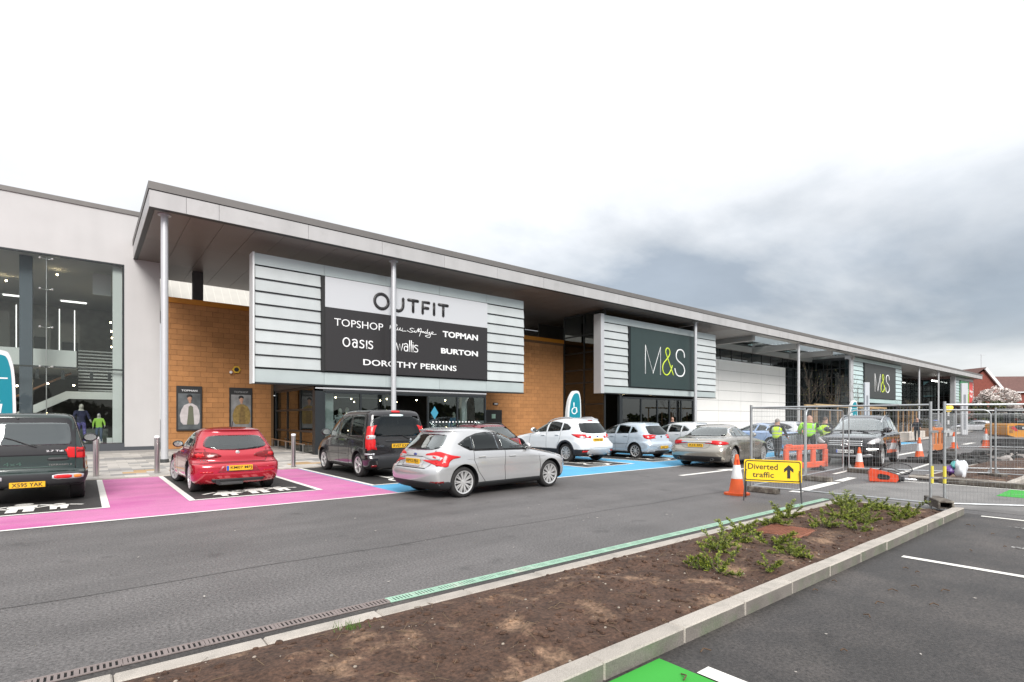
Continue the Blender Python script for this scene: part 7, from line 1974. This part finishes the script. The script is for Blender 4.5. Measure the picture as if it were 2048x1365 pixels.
# ================================================================ light posts, beacon, planters, saplings
for lab, x, y, h in (("pale slab shaped light post in front of the grey M&S sign", 43.6, 13.7, 4.25), ("farther slab shaped light post in front of the green and red sign", 70.5, 13.4, 5.3)):
    t = thing("light_post", lab, "light post", (x, y, .05), R(-40), "slab light posts along the plaza")
    w = .17 if h < 5 else .32
    MB().bbox(-w, -.09, 0, w, .09, h, .015).build("post_shell", mat("post_grey", (.50, .51, .53), .45), t)
    MB().box(-w * .45, -.0935, h * .1, w * .35, -.0905, h * .78).build("light_slot", mat("slot_grey", (.22, .23, .25), .4), t)
bc = thing("belisha_beacon", "yellow globe crossing beacon on a striped pole", "beacon", (60.5, 12.6, .05))
for k in range(6): MB().lathe([(.07, k * .38), (.07, k * .38 + .38)], n=10).build("pole_band", M_LETW if k % 2 else M_INK, bc)
MB().ball((0, 0, 2.62), .36, n=16, m=10).build("globe", mat("beacon_yellow", (.80, .55, .06), .4, emit=(.9, .6, .08), estr=.25), bc, True)
def sapling(lab, x, y, h, sd):
    t = thing("sapling_tree", lab, "young tree", (x, y, .05), 0, "bare saplings on the plaza"); q = random.Random(sd)
    tk = MB(); tk.tube([(0, 0, 0), (.02, .01, h * .5), (.0, .03, h)], .035, 6, r2=.01); tk.build("trunk", M_BARK, t)
    br_ = MB(); bd = MB()
    def grow(p, d, l, r, lvl):
        P = [p]; 
        for i in range(4):
            p = p + d * l / 4; d = (d + Vector((q.uniform(-.2, .2), q.uniform(-.2, .2), q.uniform(-.02, .22)))).normalized(); P.append(p)
        br_.tube(P, r, 3, cap=False, r2=r * .4)
        if lvl:
            for s_ in range(4): grow(P[1 + s_ % 4], (d + Vector((q.uniform(-.9, .9), q.uniform(-.9, .9), q.uniform(-.1, .8)))).normalized(), l * q.uniform(.4, .7), r * .55, lvl - 1)
        elif q.random() < .12: bd.ball(P[-1], .022, n=5, m=3)
    for k in range(9):
        a = q.uniform(0, 6.28); grow(Vector((0, .01, h * q.uniform(.35, .85))), Vector((math.cos(a) * .7, math.sin(a) * .7, .8)).normalized(), h * .34, .011, 2)
    br_.build("branches", M_BARK, t); stuff(bd.build("buds", mat("bud_green", (.22, .22, .06), .8), t))
    sk = MB()
    for a in (0, 2.1, 4.2): sk.box(.55 * math.cos(a) - .04, .55 * math.sin(a) - .04, 0, .55 * math.cos(a) + .04, .55 * math.sin(a) + .04, 2.3)
    sk.build("stakes", M_WOOD, t)
    return t
sapling("bare sapling in front of the glass atrium by the white panel wall", 43.0, 17.3, 4.6, 4)
sapling("second bare sapling nearer the teal tinted louvre screen", 47.6, 17.0, 4.4, 7)
sapling("yellow budded sapling right before the teal tinted louvre screen", 51.5, 16.8, 4.5, 11)
sapling("thin sapling right of the black luxury off-roader with two stakes", 50.8, 13.2, 2.6, 15)
sapling("thin sapling close to the far light post", 57.0, 14.5, 2.9, 18)
# timber pergola rails over the planting
pg = thing("timber_pergola", "long pale timber rail on posts over the plaza planting", "pergola", (41.5, 16.2, .05), R(4))
for i in range(5): MB().box(i * 4.8 - .04, -.04, 0, i * 4.8 + .04, .04, 2.62).build("pergola_post", M_WOOD, pg)
MB().box(-.4, -.07, 2.62, 19.8, .07, 2.74).build("pergola_rail", M_WOODP, pg)
MB().box(-.4, .6, 2.60, 19.8, .72, 2.70).build("pergola_rail", M_WOODP, pg)
def planter(lab, x, y, rz, l, w, h, m, plants):
    t = thing("planter", lab, "planter", (x, y, .05), rz, "low planters on the plaza")
    b = MB(); b.bbox(-l / 2, -w / 2, 0, l / 2, w / 2, h, .02); b.build("planter_box", m, t)
    q = random.Random(int(x * 10)); lf = MB()
    for k in range(plants):
        p = Vector((q.uniform(-l / 2, l / 2) * .85, q.uniform(-w / 2, w / 2) * .8, h)); hh = q.uniform(.2, 1.0)
        for j in range(8):
            a = q.uniform(0, 6.28); c = p + Vector((q.gauss(0, .1), q.gauss(0, .1), hh * q.random())); s_ = q.uniform(.05, .12)
            lf.add([c, c + Vector((s_ * math.cos(a), s_ * math.sin(a), s_ * .4)), c + Vector((0, 0, s_))], [(0, 1, 2)])
    if plants: lf.build("planting", mat("heath_mix", (.06, .058, .035), .9, var=.6, vscale=4), t)
    return t
M_PLB = mat("planter_brown", (.19, .125, .085), .85, var=.15)
M_STB = mat("pale_stone", (.52, .47, .42), .85, var=.1)
planter("brown brick planter with grey bushes beside the trolley train", 38.6, 13.4, R(10), 3.2, 1.4, .75, M_PLB, 130)
planter("long dark planted bed below the timber rail", 48, 17.0, R(3), 14, 1.6, .5, M_PLB, 900)
planter("low timber topped bench wall right of the black luxury off-roader", 49.5, 12.9, R(8), 3.6, .8, .62, M_STB, 0)
planter("second pale stone bench wall near the staked sapling", 55.0, 13.6, R(8), 4.2, .8, .6, M_STB, 0)
planter("third brown planter near the beacon", 62.5, 14.6, R(10), 4.5, 1.2, .75, M_PLB, 120)
bn = thing("litter_bin", "grey slatted litter bin beside the bench wall on the plaza", "bin", (45.6, 13.0, .05))
MB().lathe([(.26, 0), (.28, .9), (.24, .95)], n=16).build("bin_body", M_STEEL, bn, smooth=40)
MB().lathe([(.29, .951), (.29, 1.0), (.1, 1.02)], n=16).build("bin_lid", M_STEELD, bn, smooth=40)
bl0 = thing("plaza_post", "slim grey bollard in the plaza row before the far atrium", "bollard", (58, 16.6, .05), 0, "slim bollards on the plaza")
MB().lathe([(.07, 0), (.07, 1.0), (.02, 1.04)], n=10).build("post", M_SS, bl0, smooth=40)
for i in range(1, 9): clone(bl0, (58 + i * 2.6, 16.6 + i * .28, .05))

# ================================================================ brick house, hedges, blossom tree
M_HB = mat("house_brick", (.22, .062, .045), .9, var=.15, vscale=3, speck=.25, sscale=12)
M_TILE = mat("house_tile", (.125, .062, .052), .9, var=.15, vscale=2, speck=.3, sscale=6)
def prism_roof(x0, x1, y0, y1, z0, zr, axis):
    if axis == 'X': return [(x0, y0, z0), (x1, y0, z0), (x1, y1, z0), (x0, y1, z0), (x0, (y0 + y1) / 2, zr), (x1, (y0 + y1) / 2, zr)]
house = thing("brick_house", "red brick house with brown tiled roofs beyond the end of the shops", "house", (142.2, 26.2, 0), R(51.2 - 90))
# local: x to the right in the picture, y away
gw = MB(); gw.prism([(-9.5, 0), (1.4, 0), (1.4, 6.9), (-2.2, 11.2), (-7.5, 6.2), (-9.5, 6.1)], -6, -.0, Mx)
gw.build("wall", M_HB, house)
bg_ = MB(); bg_.prism([(-2.5, 11.3), (-2.2, 11.7), (1.9, 6.75), (1.6, 6.4)], -6.5, -6.2, Mx); bg_.build("barge_board", M_LETW, house)
rf_ = MB(); rf_.add([(-2.25, -6.45, 11.72), (1.9, -6.45, 6.75), (1.9, 4, 6.75), (-2.25, 4, 11.72)], [(0, 1, 2, 3)]); rf_.add([(-2.25, -6.45, 11.72), (-2.25, 4, 11.72), (-9.8, 4, 6.4), (-9.8, -6.45, 6.4)], [(0, 1, 2, 3)])
rf_.add([(-2, 5, 10.7), (24, 5, 10.9), (24, -1.5, 7.2), (-1, -1.5, 7.2)], [(0, 1, 2, 3)]); rf_.add([(-2, 5, 10.7), (24, 5, 10.9), (24, 12, 7), (-2, 12, 7)], [(0, 1, 2, 3)])
rf_.build("roof", M_TILE, house)
MB().box(1.6, -1.0, 0, 24, 10, 7.1).build("wing_wall", M_HB, house)
MB().box(1.95, -1.6, 7.0, 24, -1.5, 7.2).build("gutter", M_LETW, house)
w_ = MB(); w_.prism(chaikin([(-6.4, 4.2), (-5.0, 4.2), (-5.0, 6.3), (-5.4, 6.7), (-6.4, 6.7)], 1), -6.06, -6.0, Mx).build("window_frame", mat("cream_frame", (.62, .56, .42), .6), house)
MB().box(-6.0, -6.09, 4.6, -5.4, -6.065, 6.2).build("window_pane", M_CGLASS, house)
for x in (8, 13, 18): MB().box(x, -1.05, 2.6, x + 1.8, -1.005, 4.2).build("window_pane", M_CGLASS, house)
an = thing("tv_aerial", "thin television aerial on a mast above the canopy end", "aerial", (146, 25, 0))
MB().tube([(0, 0, 0), (0, 0, 15.2)], .05, 5).build("mast", M_STEEL, an); MB().tube([(-1.0, 0.6, 15), (1.0, -.6, 15)], .03, 4).build("boom", M_STEEL, an)

def crown_tree(name, lab, x, y, h, r, base, leafs, sd, trunk=True, n=2600, s=.28, flat=1.0):
    t = thing(name, lab, "tree" if trunk else "bush", (x, y, 0)); q = random.Random(sd)
    if trunk:
        b = MB(); b.tube([(0, 0, 0), (.1, 0, base * .7), (0, .1, base + r * .6)], .16, 6, r2=.05)
        for k in range(7):
            a = k * .9; b.tube([(0, 0, base * .7), (math.cos(a) * r * .4, math.sin(a) * r * .4, base + r * .5), (math.cos(a) * r * .8, math.sin(a) * r * .8, base + r * .9)], .06, 5, r2=.015)
        b.build("trunk", M_BARK, t)
    cl_ = [(q.gauss(0, r * .5), q.gauss(0, r * .5), base + (h - base) * q.uniform(.08, 1.0), r * q.uniform(.10, .34)) for k in range(48)]
    lf = MB()
    for k in range(n):
        cx, cy, cz, cr = cl_[q.randrange(48)]
        d = Vector((q.gauss(0, 1), q.gauss(0, 1), q.gauss(0, 1))).normalized() * cr * q.uniform(.6, 1.05)
        c = Vector((cx, cy, cz)) + d; a = Vector((q.gauss(0, 1), q.gauss(0, 1), q.gauss(0, .7))).normalized(); b_ = a.orthogonal().normalized()
        s_ = s * q.uniform(.5, 1.2); lf.cur = q.randrange(len(leafs))
        lf.add([c - a * s_, c + b_ * s_ * .6, c + a * s_, c - b_ * s_ * .6], [(0, 1, 2, 3)])
    lf.build("crown" if trunk else "foliage", leafs, t)
    return t
M_BLS = mat("blossom", (.66, .60, .56), .8); M_BLS2 = mat("blossom_dull", (.48, .40, .37), .8)  # second, duller petal colour dealt out at random
crown_tree("blossom_tree", "white blossom tree in front of the brick house", 114.5, 17.0, 6.3, 2.5, 1.4, [M_BLS, M_BLS, M_BLS, M_BLS2], 5, n=9000, s=.17)
M_LF1 = mat("bush_olive", (.085, .085, .025), .9, rand=.1); M_LF2 = mat("bush_green", (.045, .06, .022), .9); M_LF3 = mat("bush_dark", (.030, .034, .018), .9)
crown_tree("round_bush", "olive green bush between canopy end and blossom tree", 109, 18.0, 4.0, 2.3, .3, [M_LF1, M_LF2], 8, False, 2400, .26)
crown_tree("round_bush", "dark evergreen bush right of the blossom tree", 116, 13.2, 5.2, 3.6, .3, [M_LF3, M_LF2], 9, False, 2600, .28)
crown_tree("round_bush", "dark bush beyond the digger cab at the right edge", 112, 8.0, 4.2, 3.2, .3, [M_LF3, M_LF2], 19, False, 2200, .28)
# hedge and distant trees closing the far end of the car park and the side behind the camera (mirrored in the glass)
hg = MB(); q = random.Random(31)
def hedge_leaves(x0, y0, x1, y1, h, n, s):
    for k in range(n):
        u = q.random(); c = Vector((x0 + (x1 - x0) * u + q.gauss(0, .6), y0 + (y1 - y0) * u + q.gauss(0, .6), h * q.random() ** .8 * (.8 + .25 * math.sin(u * 40))))
        a = Vector((q.gauss(0, 1), q.gauss(0, 1), q.gauss(0, 1))).normalized(); b_ = a.orthogonal().normalized(); s_ = s * q.uniform(.6, 1.3); hg.cur = q.randrange(3)
        hg.add([c - a * s_, c + b_ * s_ * .6, c + a * s_, c - b_ * s_ * .6], [(0, 1, 2, 3)])
hedge_leaves(128, 14, 134, -60, 3.0, 3500, .5)
hedge_leaves(-90, -62, 140, -70, 5.5, 6000, .9)
stuff(hg.build("boundary_hedge", [M_LF1, M_LF2, M_LF3]))
